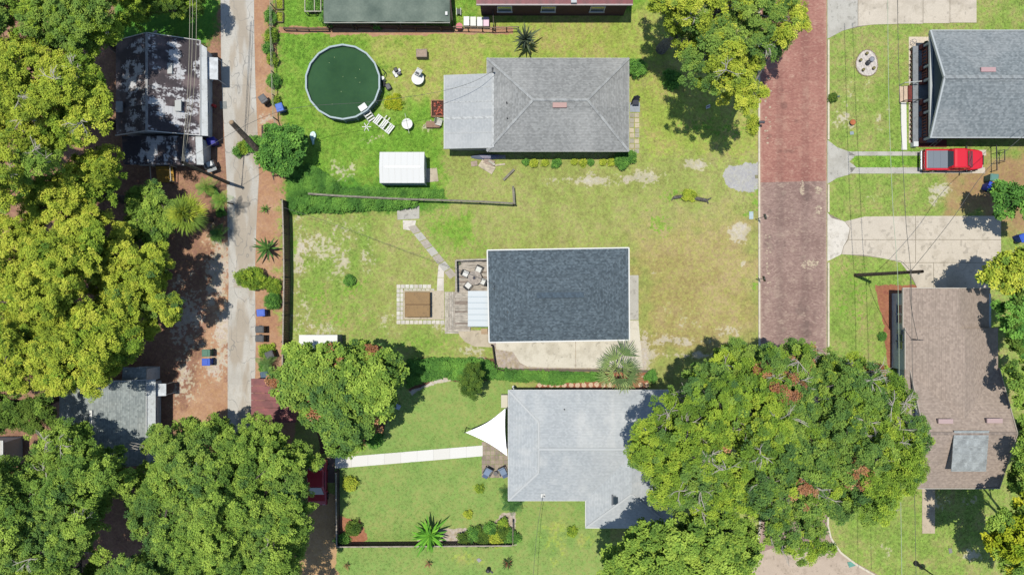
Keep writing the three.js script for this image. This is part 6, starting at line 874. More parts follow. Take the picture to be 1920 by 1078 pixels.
// ---- deck behind the dark-roofed house ----
{
  const h = .46, o = thing('wooden_deck', 'weathered wooden deck with railing and wrap-around steps', 'deck', at(880, 560)), ms = [M(214, 208, 201, .9, { k: 'wood', rep: 2 }), M(206, 198, 190, .9, { k: 'wood', rep: 2.4 }), M(218, 211, 204, .9, { k: 'wood', rep: 1.7 }), M(172, 158, 150, .9, { k: 'wood', rep: 2.1 })]; reseed(21);
  const plank = (x0, y0, x1, y1, y, m) => { const a = W(x0, y0, y), b = W(x1, y1, y); part(o, 'plank', bx((a.x + b.x) / 2, y - .02, (a.z + b.z) / 2, b.x - a.x - .012, .04, b.z - a.z - .012), m); };
  for (let y = 487; y < 612; y += 3.1) plank(853, y, 925, Math.min(y + 3.1, 613), h, rnd() < .12 ? ms[3] : ms[Math.floor(rnd() * 3)]);
  for (let k = 0; k < 3; k++) { const yy = h - .15 * (k + 1), x1 = 853 - k * 6.4; for (let q = 0; q < 2; q++) { plank(x1 - 6.4 + q * 3.2, 547, x1 - 6.4 + (q + 1) * 3.2, 613 + k * 4, yy, ms[(k + q) % 3]); } plank(853 - k * 6.4 - 6.4, 613 + k * 4.2, 882, 617.2 + k * 4.2, yy - .003, ms[(k + 1) % 3]); }
  const a = W(853, 487, 0), b = W(925, 613, 0); part(o, 'skirt', prism([[a.x + .05, a.z + .05], [b.x, a.z + .05], [b.x, b.z - .05], [a.x + .05, b.z - .05]], 0, h - .06), woodDarkM); for (let k = 0; k < 2; k++) { const c = W(853 - (k + 1) * 6.4, 547), d = W(880, 613 + (k + 1) * 4.2); part(o, 'riser', prism([[c.x + .03, c.z + .02], [d.x, c.z + .02], [d.x, d.z - .02], [c.x + .03, d.z - .02]], 0, h - .15 * (k + 1) - .045), woodDarkM); }
  const A = W(854.5, 488, 1.4), B = W(914, 486, 1.4), C = W(855.5, 546, 1.4), rm = M(196, 190, 180, .9, { k: 'wood', rep: 1.5 }); part(o, 'top_rail', beam(A.clone().setY(1.42), B.clone().setY(1.42), .15, .05), rm); part(o, 'top_rail', beam(A.clone().setY(1.421), C.clone().setY(1.421), .15, .05), rm);
  for (const [P, Q, n] of [[A, B, 16], [A, C, 16]]) for (let k = 0; k <= n; k++) { const p = P.clone().lerp(Q, k / n); part(o, k % 8 ? 'baluster' : 'rail_post', bx(p.x, h + .46, p.z, k % 8 ? .05 : .1, .9, k % 8 ? .05 : .1), rm); } for (const Q of [B, C]) part(o, 'bottom_rail', beam(A.clone().setY(h + .14), Q.clone().setY(h + .14), .05, .08), rm);
  NOGRASS.push([[832, 546], [925, 486], [925, 650], [856, 650], [832, 626]], rect(852, 486, 925, 626));
  // ribbed awning over the back door
  const aw = thing('metal_awning', 'pale blue-white ribbed metal awning over the deck', 'awning', at(896, 578, 0)), a1 = W(877, 545.5, 2.3), a2 = W(917, 612, 2.3), am = M(230, 237, 242, .85), rbm = M(196, 210, 222, .85); a2.x = Math.max(a2.x, -2.05);
  for (let k = 0; k < 6; k++) { const z0 = lerp(a1.z, a2.z, k / 6), z1 = lerp(a1.z, a2.z, (k + 1) / 6) - .01, s = part(aw, 'roof_panel', face([V(a1.x, 2.25, z0), V(a2.x, 2.5, z0), V(a2.x, 2.5, z1), V(a1.x, 2.25, z1)], .03), am); part(s, 'rib', beam(V(a1.x, 2.27, z1), V(a2.x, 2.52, z1), .06, .05), rbm); }
  for (const z of [a1.z + .08, a2.z - .08]) part(aw, 'post', bx(a1.x + .08, (h + 2.2) / 2, z, .07, 2.2 - h, .07), whiteM); part(aw, 'front_beam', bx(a1.x + .06, 2.18, (a1.z + a2.z) / 2, .07, .1, a2.z - a1.z), whiteM);
}
{ const p = W(890, 521, 1.2), o = thing('patio_table', 'round grey-brown table ringed by four chairs on the deck', 'table', [p.x, .46, p.z]); part(o, 'tabletop', new THREE.CylinderGeometry(.64, .63, .05, 32).translate(p.x, 1.19, p.z), M(190, 178, 168, .8, { k: 'grain', rep: 1 })); for (let k = 0; k < 4; k++) { const a = k * 1.571 + .4; part(o, 'leg', rod(V(p.x + Math.cos(a) * .42, .46, p.z + Math.sin(a) * .42), V(p.x + Math.cos(a) * .3, 1.17, p.z + Math.sin(a) * .3), .03), blackM); }
  const c = thing('table_plant', 'small dark plant pot on the round deck table', 'pot', [p.x, 1.215, p.z]); part(c, 'pot', cyl(p.x - .05, 1.29, p.z, .08, .06, .15, 12), M(60, 56, 70, .6)); part(c, 'leaves', (() => { reseed(2); return [0, 1, 2, 3, 4, 5].map(k => bladeGeo(.2, .06, .4, .3, 3).rotateY(k * 1.05).translate(p.x - .05, 1.36, p.z)); })(), M(60, 62, 84, .7)).userData.kind = 'stuff'; 
  [[872.5, 513, 'cushioned deck chair beside the railing'], [897.5, 505, 'cushioned deck chair in the corner by the house eave'], [877.5, 535.5, 'cushioned deck chair next to the metal awning'], [905, 528, 'cushioned deck chair half under the house eave']].forEach(([x, y, lb]) => { const q = W(x, y, .95), ry = Math.atan2(p.x - q.x, p.z - q.z), c2 = thing('deck_chair', lb, 'chair', [q.x, .46, q.z], 'chairs around the deck table'), t = g => place(g, 0, 0, 0, ry).translate(q.x, .46, q.z); part(c2, 'cushion', t(rb(0, .46, .02, .5, .09, .5, .04)), M(246, 246, 244, .9)); part(c2, 'seat_frame', t(bx(0, .39, 0, .54, .05, .54)), blackM); part(c2, 'backrest', t(rb(0, .72, -.32, .54, .5, .05, .02, 0, -.22)), M(70, 70, 72, .7)); for (const s of [-1, 1]) { part(c2, 'armrest', t(bx(s * .3, .62, -.02, .05, .03, .56)), blackM); part(c2, 'leg', t(bx(s * .27, .2, .24, .04, .4, .04)), blackM); part(c2, 'leg', t(bx(s * .27, .2, -.24, .04, .4, .04)), blackM); } });
  const g = W(861, 494, .7); const pt = thing('plant_pot', 'small pot plant in the corner of the deck railing', 'pot', [g.x, .46, g.z]); part(pt, 'pot', cyl(g.x, .58, g.z, .1, .08, .24, 12), M(90, 80, 60, .8)); part(pt, 'leaves', [0, 1, 2, 3, 4, 5, 6].map(k => bladeGeo(.22, .07, .6, .3, 3).rotateY(k * .9).translate(g.x, .7, g.z)), M(96, 108, 60, .7)).userData.kind = 'stuff'; }
{ const q = W(908, 620, .3); for (let k = 0; k < 2; k++) void k; const o = thing('back_steps', 'small tan back steps beside the awning', 'steps', [q.x, 0, q.z]); part(o, 'step', bx(q.x, .15, q.z - .05, .6, .3, .3), M(206, 178, 146, .9)); part(o, 'step', bx(q.x, .08, q.z + .22, .6, .16, .22), M(196, 168, 138, .9)); }
{ const h = .95, a = W(758.5, 547, h), b = W(806, 595, h), x = (a.x + b.x) / 2, z = (a.z + b.z) / 2, w = b.x - a.x, d = b.z - a.z, o = thing('hot_tub', 'square hot tub with a brown two-part cover', 'hot tub', [x, .05, z]); part(o, 'cabinet', rb(x, .45, z, w - .1, .8, d - .1, .1), M(92, 72, 58, .8, { k: 'wood', rep: 1 })); const cm = M(156, 120, 66, .7, { k: 'stain', rep: 3, bump: .01 }); const c = part(o, 'cover', rb(x, .9, z - d / 4 + .005, w, .14, d / 2 - .02, .06), cm); void c; part(o, 'cover', rb(x, .9, z + d / 4 - .005, w, .14, d / 2 - .02, .06), cm); part(o, 'strap', bx(x, .965, z, w - .1, .012, .09), M(120, 88, 52, .8)); part(o, 'cover_skirt', [bx(x, .8, z - d / 2 + .02, w - .06, .12, .03), bx(x, .8, z + d / 2 - .02, w - .06, .12, .03)], M(110, 82, 52, .8)); }
// ---- shade sail, patio chairs ----
{
  const A = W(873, 811, 2.5), B = W(947.5, 766, 3.0), C = W(951, 855, 2.75), o = thing('shade_sail', 'white triangular shade sail stretched over the patio', 'shade sail', [A.x, 0, A.z]), n = 18, P = [], mid = A.clone().add(B).add(C).divideScalar(3);
  const pt = (u, v) => { const w = 1 - u - v, p = A.clone().multiplyScalar(w).addScaledVector(B, u).addScaledVector(C, v), k = 1.15 * (u * w + u * v * .45 + v * w * .55); return p.lerp(mid, Math.min(.9, k * .72 * (1 - 3 * 0 - 27 * u * v * w * .62))).add(V(0, -.5 * (u * v + v * w + u * w), 0)); };
  for (let i = 0; i < n; i++) for (let j = 0; j < n - i; j++) { const a = pt(i / n, j / n), b = pt((i + 1) / n, j / n), c = pt(i / n, (j + 1) / n); P.push(a, b, c); if (j < n - i - 1) { const d = pt((i + 1) / n, (j + 1) / n); P.push(b, d, c); } }
  const g = new THREE.BufferGeometry().setFromPoints(P); part(o, 'cloth', g, new THREE.MeshPhysicalMaterial({ color: new THREE.Color().setRGB(.82, .82, .84), roughness: .9, side: THREE.DoubleSide }));
  const e = (f) => Array.from({ length: 9 }, (_, k) => f(k / 8)); part(o, 'edge_rope', tube(e(t => pt(t, 0)), .018, 5), whiteM); part(o, 'edge_rope', tube(e(t => pt(0, t)), .018, 5), whiteM); part(o, 'edge_rope', tube(e(t => pt(1 - t, t)), .018, 5), whiteM);
  for (const f of [.3, .55, .78]) part(o, 'seam', tube(e(t => pt(t * f, (1 - t) * f).add(V(0, .004, 0))), .014, 4), M(206, 208, 212, .9));
  part(o, 'post', rod(V(A.x - .1, 0, A.z + .05), V(A.x - .08, 2.62, A.z), .045), blackM); part(o, 'guy_rope', rod(V(A.x - .09, 2.5, A.z), V(A.x - .55, .02, A.z + .35), .012), blackM); for (const q of [B, C]) part(o, 'wall_hook', rod(q.clone(), q.clone().add(V(.25, 0, 0)), .015), metalGreyM);
}
{ const p0 = W(929, 888, .45); roundTable('side_table', 'small dark round table between the two patio chairs', 929, 888, .45, .2, M(96, 92, 92, .6), blackM); void p0;
  [[915, 884, .5, 'grey-blue cushioned patio chair on the lawn edge of the patio'], [942, 883, -.45, 'grey-blue cushioned patio chair next to the house wall']].forEach(([x, y, ry, lb]) => { const q = W(x, y, .5), c = thing('patio_chair', lb, 'chair', [q.x, 0, q.z], 'patio chairs'), t = g => place(g, 0, 0, 0, -ry).translate(q.x, 0, q.z), cu = M(140, 160, 190, .9), cm = M(92, 112, 150, .9); part(c, 'seat_cushion', t(rb(0, .44, .12, .58, .12, .6, .05)), cu); part(c, 'leg_rest', t(rb(0, .38, .56, .5, .1, .34, .04)), cm); part(c, 'backrest', t(rb(0, .76, -.26, .6, .6, .1, .05, 0, -.3)), cu); for (const s of [-1, 1]) { part(c, 'armrest', t(rb(s * .37, .62, .05, .07, .05, .7, .02)), M(60, 62, 78, .6)); part(c, 'leg', t(bx(s * .34, .3, .3, .05, .6, .05)), blackM); part(c, 'leg', t(bx(s * .34, .3, -.25, .05, .6, .05)), blackM); } part(c, 'back_frame', t(bx(0, .95, -.38, .78, .06, .06)), blackM); }); }
{ const h = .5, a = W(939.5, 740, h), b = W(952, 764, h); one('utility_slab', 'cream cabinet against the corner of the pale-roofed house', 'cabinet', rb((a.x + b.x) / 2, .35, (a.z + b.z) / 2, b.x - a.x, .7, b.z - a.z, .03), M(234, 226, 206, .8), [(a.x + b.x) / 2, 0, (a.z + b.z) / 2]); }
// ---- gravel ring with pots ----
{
  const P = [[1620, 95], [1631, 94], [1640, 100], [1645, 112], [1646, 125], [1642, 136], [1633, 142], [1622, 142], [1612, 137], [1606, 126], [1606, 114], [1612, 102]], c = at(1626, 118), o = thing('gravel_ring', 'pale gravel ring with edging stones on the front lawn', 'garden bed', c); NOGRASS.push(P); part(o, 'gravel', prism(PP(P), -.02, .06), M(246, 236, 230, 1, { k: 'grain', rep: .7, bump: .02 })); reseed(6); const cv = new THREE.CatmullRomCurve3(P.map(p => W(p[0], p[1])), true); for (let k = 0; k < 26; k++) { const p = cv.getPointAt(k / 26); part(o, 'edging_stone', rb(p.x, .04, p.z, .24, .12, .09, .03, -Math.atan2(p.z - c[2], p.x - c[0]) + 1.57), M(186, 166, 140, .95, { k: 'grain', rep: 1 })); }
  [[1627, 99.5, .13, 'small clay pot at the house-drive end of the gravel ring', 0], [1615.5, 112, .13, 'small clay pot on the road side of the gravel ring', 0], [1620.5, 130, .13, 'small clay pot at the foot of the gravel ring', 0], [1640, 127, .13, 'small clay pot on the house side of the gravel ring', 0], [1629, 117, .21, 'black pot in the middle of the gravel ring', 1], [1636, 110.5, .22, 'grey round stone basin on the gravel ring', 2]].forEach(([x, y, r, lb, k]) => { const p = W(x, y, .3), t = thing('flower_pot', lb, 'pot', [p.x, .06, p.z], 'pots on the gravel ring'), m = [M(150, 132, 84, .8), M(52, 52, 62, .6), M(150, 154, 168, .6)][k]; part(t, 'pot', new THREE.LatheGeometry([[.001, 0], [r * .75, 0], [r, .26], [r * 1.08, .28], [r * .92, .28], [r * .85, .2], [.001, .2]].map(q => new THREE.Vector2(q[0], q[1])), 16).translate(p.x, .06, p.z), m); if (k < 2) part(t, 'leaves', [0, 1, 2, 3, 4].map(q => bladeGeo(r * 1.1, .06, .5, .3, 3).rotateY(q * 1.26).translate(p.x, .28, p.z)), M(k ? 60 : 150, k ? 64 : 148, k ? 64 : 80, .7)).userData.kind = 'stuff'; });
}
// row of pots along the porch edge
{ reseed(15); [91, 104, 112, 120, 128, 136, 143, 157, 196, 206, 215, 224, 232, 241, 250, 259].forEach((y, i) => { const p = W(1711.5 + (i % 3) * .6, y, .3), t = thing('porch_pot', 'small potted plant in the row along the porch foot', 'pot', [p.x, .03, p.z], 'pots along the porch'); part(t, 'pot', cyl(p.x, .15, p.z, .13, .1, .24, 10), M(110, 84, 72, .8)); part(t, 'leaves', [0, 1, 2, 3, 4, 5].map(k => bladeGeo(.2 + rnd() * .12, .08, .5, .3, 3).rotateY(k * 1.05 + i).translate(p.x, .27, p.z)), M(88, 92, 64, .7)).userData.kind = 'stuff'; }); }
{ const p = W(1737, 83, .4); const t = thing('round_planter', 'large mossy round planter at the driveway end of the porch walk', 'pot', [p.x, .03, p.z]); part(t, 'pot', cyl(p.x, .28, p.z, .28, .2, .5, 14), M(120, 116, 84, .9)); part(t, 'leaves', [0, 1, 2, 3, 4, 5, 6, 7].map(k => bladeGeo(.4, .12, .5, .3, 3).rotateY(k * .79).translate(p.x, .52, p.z)), M(128, 134, 76, .7)).userData.kind = 'stuff'; }
{ const p = W(1716, 77, .5), t = thing('bicycle_frame', 'small wire plant stand at the driveway end of the porch walk', 'stand', [p.x, .03, p.z]); part(t, 'ring', place(new THREE.TorusGeometry(.2, .02, 6, 16), p.x, .5, p.z, 0, 1.57), M(150, 150, 156, .5)); for (let k = 0; k < 3; k++) part(t, 'leg', rod(V(p.x + Math.cos(k * 2.1) * .25, .03, p.z + Math.sin(k * 2.1) * .25), V(p.x + Math.cos(k * 2.1) * .2, .5, p.z + Math.sin(k * 2.1) * .2), .015), blackM); t.name = 'plant_stand'; }
{ const p = W(1718, 270, .5); const t = thing('white_crate', 'white crate beside the red brick terrace', 'crate', [p.x, 0, p.z]); part(t, 'box', rb(p.x, .27, p.z, .44, .54, .44, .03), whiteM); part(t, 'lid', rb(p.x, .56, p.z, .46, .05, .46, .02), M(236, 238, 240, .6)); }
{ const a = W(1748, 262, .1), b = W(1752, 276, .1); const L = V(a.x, .06, a.z + .62), U = V(b.x, 1.9, a.z - .15), t = thing('wooden_ladder', 'grey wooden ladder leaning between the porch corner and the pickup', 'ladder', [L.x, .05, L.z]); for (const s of [-.2, .2]) part(t, 'side_rail', beam(L.clone().add(V(s, 0, 0)), U.clone().add(V(s, 0, 0)), .05, .08), greyWoodM); for (let k = 1; k < 6; k++) { const p = L.clone().lerp(U, k / 6); part(t, 'rung', bx(p.x, p.y, p.z, .38, .035, .04), greyWoodM); } }
{ const x0 = W(1857, 276), x1 = W(1858, 322), c = W(1873, 288), d = W(1873, 306), t = thing('metal_rack', 'black metal rack frame in front of the pickup truck', 'rack', [x0.x, 0, x0.z]); part(t, 'bar', beam(V(x0.x, .9, x0.z), V(x1.x, .9, x1.z), .07, .07), blackM); for (const [p, q] of [[V(x0.x, .9, c.z), V(c.x, .86, c.z - .2)], [V(x1.x, .9, d.z), V(d.x, .86, d.z - .1)], [V(c.x, .86, c.z - .2), V(d.x, .86, d.z - .1)]]) part(t, 'bar', beam(p, q, .06, .06), blackM); for (const p of [x0, x1, c, d]) part(t, 'leg', bx(p.x, .45, p.z, .05, .9, .05), blackM); }
// ---- pickup truck and car ----
function carBody(profile, width, round, nose = 9) {                                 // side outline extruded across, edges rounded
  const s = new THREE.Shape(profile.map(p => new THREE.Vector2(p[0], p[1]))); const g = new THREE.ExtrudeGeometry(s, { depth: width - 2 * round, bevelEnabled: true, bevelThickness: round, bevelSize: round * .7, bevelOffset: -round * .7, bevelSegments: 3, curveSegments: 6 }).translate(0, 0, -(width - 2 * round) / 2), p = g.attributes.position;
  for (let i = 0; i < p.count; i++) { const t = Math.max(0, p.getX(i) - nose); p.setZ(i, p.getZ(i) * (1 - .2 * t * t)); } g.computeVertexNormals(); return g;
}
const paint = (r, g, b) => new THREE.MeshPhysicalMaterial({ color: new THREE.Color().setRGB(r, g, b), roughness: .6, specularIntensity: .35, clearcoat: .55, clearcoatRoughness: .12 });
function wheelsFor(o, xs, w, r, t) { for (const x of xs) for (const s of [-1, 1]) { const m = part(o, 'wheel', t(cyl(x, r, s * (w / 2 - .12), r, r, .26, 20, 0, Math.PI / 2)), M(40, 40, 42, .9)); part(m, 'rim', t(cyl(x, r, s * (w / 2 + .015), r * .62, r * .62, .03, 16, 0, Math.PI / 2)), M(190, 194, 198, .3, { metal: .7 })); } }
{
  const p = W(1790, 299.5, .9), o = thing('pickup_truck', 'red pickup truck with a grey bed cover parked on the ribbon driveway', 'truck', [p.x, .04, p.z]), red = paint(.37, .006, .016), t = g => g.translate(p.x, .04, p.z), w = 1.96;
  // local x runs to the front (+x)
  part(o, 'body', t(carBody([[-2.72, .5], [-2.75, .98], [-2.7, 1.06], [-.72, 1.07], [.9, 1.08], [1.3, 1.1], [2.2, 1.03], [2.6, .93], [2.74, .7], [2.7, .42], [2.3, .36], [-2.3, .36]], w, .14, 1.5)), red);
  part(o, 'cab', t(carBody([[-.72, 1.0], [-.62, 1.55], [-.5, 1.76], [-.3, 1.81], [.45, 1.8], [.68, 1.72], [1.46, 1.08], [1.4, 1.0]], w - .16, .16)), red);
  const gl = glassM; const pane = (a, b, c, d) => { const g = new THREE.BufferGeometry().setFromPoints([a, b, c, a, c, d]); return t(g); };
  part(o, 'windshield', pane(V(1.5, 1.11, -.78), V(.76, 1.715, -.64), V(.76, 1.715, .64), V(1.5, 1.11, .78)), gl); part(o, 'rear_window', pane(V(-.735, 1.12, -.76), V(-.735, 1.12, .76), V(-.575, 1.73, .64), V(-.575, 1.73, -.64)), gl);
  for (const s of [-1, 1]) { const z = s * (w / 2 - .074), f = part(o, 'door', pane(V(-.5, .5, s * (w / 2 + .003)), V(-.5, 1.06, s * (w / 2 + .003)), V(.85, 1.06, s * (w / 2 + .003)), V(.85, .5, s * (w / 2 + .003))), red); part(f, 'handle', t(rb(-.3, .94, s * (w / 2 + .02), .16, .04, .04, .01)), blackM); part(o, 'side_window', pane(V(-.45, 1.14, z), V(-.36, 1.66, z - s * .0), V(.62, 1.66, z), V(.98, 1.14, z)), gl); part(o, 'mirror', t(rb(.92, 1.2, s * (w / 2 + .12), .12, .16, .26, .03)), blackM); part(o, 'headlight', t(rb(2.6, .84, s * .62, .16, .14, .3, .05)), M(226, 230, 232, .2)); part(o, 'tail_light', t(rb(-2.74, .9, s * .86, .08, .3, .18, .03)), M(150, 20, 24, .3)); }
  const bc = part(o, 'bed_cover', t(rb(-1.66, 1.1, 0, 1.86, .07, 1.62, .03)), M(128, 138, 152, .7)); for (const x of [-2.05, -1.42]) part(bc, 'seam', t(bx(x, 1.137, 0, .02, .01, 1.58)), M(106, 116, 130, .7)); part(o, 'bed_rail', t(bx(-2.64, 1.1, 0, .07, .06, 1.6)), M(206, 190, 192, .4));
  part(o, 'gap_panel', t(bx(-.71, 1.05, 0, .08, .12, 1.66)), blackM); part(o, 'rear_bumper', t(rb(-2.86, .58, 0, .2, .2, 1.8, .06)), M(206, 212, 216, .25, { metal: .7 })); part(o, 'front_bumper', t(rb(2.7, .52, 0, .16, .24, 1.3, .07)), red); part(o, 'grille', t(rb(2.73, .78, 0, .06, .2, .9, .02)), blackM);
  part(o, 'wiper', t(rod(V(1.44, 1.17, -.3), V(1.1, 1.46, .3), .012)), blackM); part(o, 'cowl', t(bx(1.52, 1.09, 0, .1, .03, 1.5)), blackM); wheelsFor(o, [-1.75, 1.85], w, .39, t);
}
{
  const p = W(594, 905, .8), o = thing('red_car', 'dark red car parked on the gravel drive under the broad oak', 'car', [p.x, .01, p.z]), red = paint(.20, .014, .02), w = 1.76, t = g => place(g, 0, 0, 0, -Math.PI / 2).translate(p.x, .01, p.z);
  part(o, 'body', t(carBody([[-2.1, .45], [-2.14, .85], [-1.6, .95], [1.0, .93], [1.7, .86], [2.1, .7], [2.16, .45], [1.9, .3], [-1.9, .3]], w, .14)), red); part(o, 'cabin', t(carBody([[-1.75, .9], [-1.3, 1.38], [-.6, 1.45], [.2, 1.42], [1.05, .92]], w - .22, .14)), red);
  const pane = (a, b, c, d) => t(new THREE.BufferGeometry().setFromPoints([a, b, c, a, c, d])); part(o, 'windshield', pane(V(1.05, .97, -.68), V(.3, 1.42, -.55), V(.3, 1.42, .55), V(1.05, .97, .68)), glassM); part(o, 'rear_window', pane(V(-1.78, .97, -.66), V(-1.78, .97, .66), V(-1.32, 1.4, .55), V(-1.32, 1.4, -.55)), glassM); for (const s of [-1, 1]) { part(o, 'side_window', pane(V(-1.2, 1.0, s * .775), V(-1.0, 1.33, s * .775), V(.15, 1.33, s * .775), V(.7, 1.0, s * .775)), glassM); part(o, 'headlight', t(rb(2.0, .66, s * .6, .2, .12, .34, .05)), M(226, 228, 230, .2)); part(o, 'mirror', t(rb(.75, 1.0, s * .98, .12, .12, .18, .03)), red); } part(o, 'front_bumper', t(rb(2.12, .42, 0, .12, .2, 1.6, .05)), M(196, 150, 150, .4)); wheelsFor(o, [-1.3, 1.35], w, .31, t);
}
// ---- poles, wires, signs ----
const poleM = M(146, 126, 106, .95, { k: 'bark', rep: 1 }), wireM = M(120, 124, 118, .6), wireDM = M(96, 96, 94, .7);
function utilityPole(label, a, b, r) { const o = thing('utility_pole', label, 'pole', [a.x, 0, a.z]); part(o, 'shaft', taper([a.clone().setY(-.2), a.clone().lerp(b, .5), b], r * 1.2, r * .85, 10, 8), poleM); return o; }
const poleA = W(1605, 516), topA = W(1731, 509, 10.4), poleB = W(427, 343), topB = W(340, 304, 9.4);
{ const o = utilityPole('dark utility pole leaning out over the wide driveway', poleA, topA, .15); part(o, 'insulator', cyl(topA.x, topA.y - .5, topA.z + .18, .05, .05, .2, 8), M(150, 150, 150, .4)); part(o, 'bracket', rod(V(topA.x - .2, 9.2, topA.z - .2), V(topA.x - .2, 9.2, topA.z + .35), .03), blackM); const q = utilityPole('bare wooden utility pole leaning over the lean-to roof beside the alley', poleB, topB, .14); part(q, 'insulator', cyl(topB.x, topB.y - .3, topB.z + .16, .05, .05, .2, 8), M(150, 150, 150, .4)); }
function wire(label, pts, r, m, group) { const P = pts.map(p => W(p[0], p[1], p[2])); one('power_line', label, 'cable', tube(P, r, 5, Math.max(12, P.length * 8)), m, [P[0].x, P[0].y, P[0].z], group); }
wire('pale power line running the length of the street past the utility pole', [[1665, -60, 9.6], [1668, 200, 9.2], [1676, 400, 9.2], [1684, 510, 9.3], [1688, 800, 9.2], [1693, 1140, 9.4]], .02, M(196, 214, 186, .6));
wire('darker power line along the street, close to the porch house', [[1683, -60, 9.6], [1687, 150, 9.2], [1694, 300, 9.1], [1701, 430, 9.2], [1709, 510, 9.3], [1712, 700, 9.0], [1720, 1140, 9.2]], .02, wireDM);
wire('service cable from the utility pole to the taupe roof mast', [[1709, 508, 9.0], [1708, 560, 7.2], [1716, 610, 5.4], [1722, 636, 4.4]], .022, wireDM); wire('service cable from the pole towards the tree beyond the driveway', [[1709, 508, 9.0], [1740, 470, 7.8], [1790, 406, 7.0], [1850, 320, 6.6], [1960, 220, 6.4]], .02, wireDM);
wire('short slack cable loop hanging from the utility pole', [[1709, 508, 9.0], [1690, 490, 8.4], [1672, 488, 8.0]], .02, wireDM); wire('thin cable to the back of the grey hip-roofed house', [[924, 133, 4.0], [890, 152, 4.6], [832, 170, 5.2], [700, 190, 6.6], [520, 210, 8.0], [345, 300, 9.0]], .016, wireDM);
wire('power line over the mouldy roof, first of three', [[340, 305, 9.2], [352, 150, 8.9], [356, -60, 9.4]], .02, M(186, 180, 160, .6), 'lines over the mouldy roof'); wire('power line over the mouldy roof, second of three', [[342, 305, 9.0], [357, 150, 8.7], [361, -60, 9.2]], .02, M(186, 180, 160, .6), 'lines over the mouldy roof'); wire('power line over the mouldy roof, third of three', [[344, 305, 8.8], [364, 150, 8.5], [368, -60, 9.0]], .02, M(186, 180, 160, .6), 'lines over the mouldy roof');
wire('thin cable slanting over the patchy lawn to the deck', [[528, 388, 5.6], [640, 425, 5.0], [760, 470, 4.4], [860, 505, 3.8], [924, 532, 3.4]], .014, wireDM); wire('pole cable crossing the mown strip from the pale roof', [[1018, 928, 3.3], [1008, 990, 4.0], [1000, 1078, 5.0], [996, 1140, 5.6]], .016, wireDM);
function signPost(label, px, py, h, m) { const p = W(px, py), o = thing('street_sign', label, 'sign', [p.x, 0, p.z], 'road signs'); part(o, 'post', rod(V(p.x, -.05, p.z), V(p.x + .02, h, p.z), .03), M(130, 132, 134, .5)); part(o, 'plate', bx(p.x + .05, h - .25, p.z, .03, .55, .5, .3), m); part(o, 'bracket', bx(p.x + .02, h - .05, p.z, .16, .05, .1), blackM); }
signPost('thin road sign post beside the pale utility cover at the kerb', 1417, 411, 2.6, M(90, 90, 92, .5)); signPost('dark road sign post at the kerb beside the dry tan lawn', 1418, 523, 2.2, M(46, 46, 50, .5));
{ const p = W(1429, 229, 1.1), o = thing('mailbox', 'black mailbox on a post at the road kerb', 'mailbox', [p.x, 0, p.z]); part(o, 'post', bx(p.x - .1, .5, p.z, .09, 1.0, .09), woodDarkM); part(o, 'box', [rb(p.x, 1.12, p.z, .55, .2, .24, .06)], M(58, 58, 68, .5)); part(o, 'flag', bx(p.x, 1.2, p.z + .14, .12, .08, .015), M(190, 40, 40, .5)); }
const lid = (name, label, poly, y, m) => { NOGRASS.push(poly); const c = poly.reduce((a, p) => [a[0] + p[0] / poly.length, a[1] + p[1] / poly.length], [0, 0]); one(name, label, 'lid', prism(PP(poly), -.02, y, .01), m, at(c[0], c[1])); };
lid('utility_cover', 'pale blue utility cover in the grass at the road kerb', rect(1405, 396.5, 1413, 411), .06, M(196, 216, 224, .7, { k: 'stain', rep: 1 })); lid('utility_cover', 'teal utility cover in the grass at the street corner', [[1589, 1054], [1602, 1052], [1606, 1060], [1593, 1064]], .06, M(110, 176, 160, .7, { k: 'stain', rep: 1 })); lid('utility_cover', 'grey utility cover set in the alley edge', [[411, 190], [424, 190], [425, 204], [412, 204]], .035, M(150, 154, 154, .8, { k: 'stain', rep: 1 })); lid('valve_cover', 'small grey valve cover in the lawn strip', [[893, 1049], [898, 1046], [903, 1050], [898, 1055]], .05, M(176, 170, 176, .8)); lid('valve_cover', 'small grey valve cover on the lawn by the black lamp post', [[1779, 1028], [1785, 1028], [1787, 1036], [1781, 1038]], .05, M(150, 146, 140, .8)); lid('valve_cover', 'small round valve cover at the gravel patch edge', [[1416, 328], [1423, 328], [1424, 334], [1417, 335]], .05, M(150, 146, 110, .8));
{ const p = W(1718, 1056), o = thing('lamp_post', 'black lamp post on the lawn of the taupe-roofed house', 'lamp post', [p.x, 0, p.z]); part(o, 'base', new THREE.LatheGeometry([[.26, 0], [.26, .12], [.16, .3], [.14, .8], [.08, .95]].map(q => new THREE.Vector2(...q)), 14).translate(p.x, 0, p.z), blackM); part(o, 'shaft', rod(V(p.x, .9, p.z), V(p.x, 4.2, p.z), .065, .05, 10), blackM); part(o, 'lantern', new THREE.LatheGeometry([[.06, 0], [.2, .12], [.24, .5], [.3, .55], [.05, .75], [.001, .85]].map(q => new THREE.Vector2(...q)), 12).translate(p.x, 4.2, p.z), blackM); }
{ const p = W(915, 1069, .4), o = thing('garden_light', 'short black bollard light on the lawn outside the dark fence', 'bollard', [p.x, 0, p.z]); part(o, 'stem', cyl(p.x, .3, p.z, .09, .1, .6, 12), blackM); part(o, 'cap', cyl(p.x, .66, p.z, .12, .22, .14, 14), blackM); part(o, 'foot', bx(p.x + .25, .06, p.z + .25, .5, .1, .14, -.7), blackM); }  // the slanting bar is the bollard's cast shadow, built as a black box
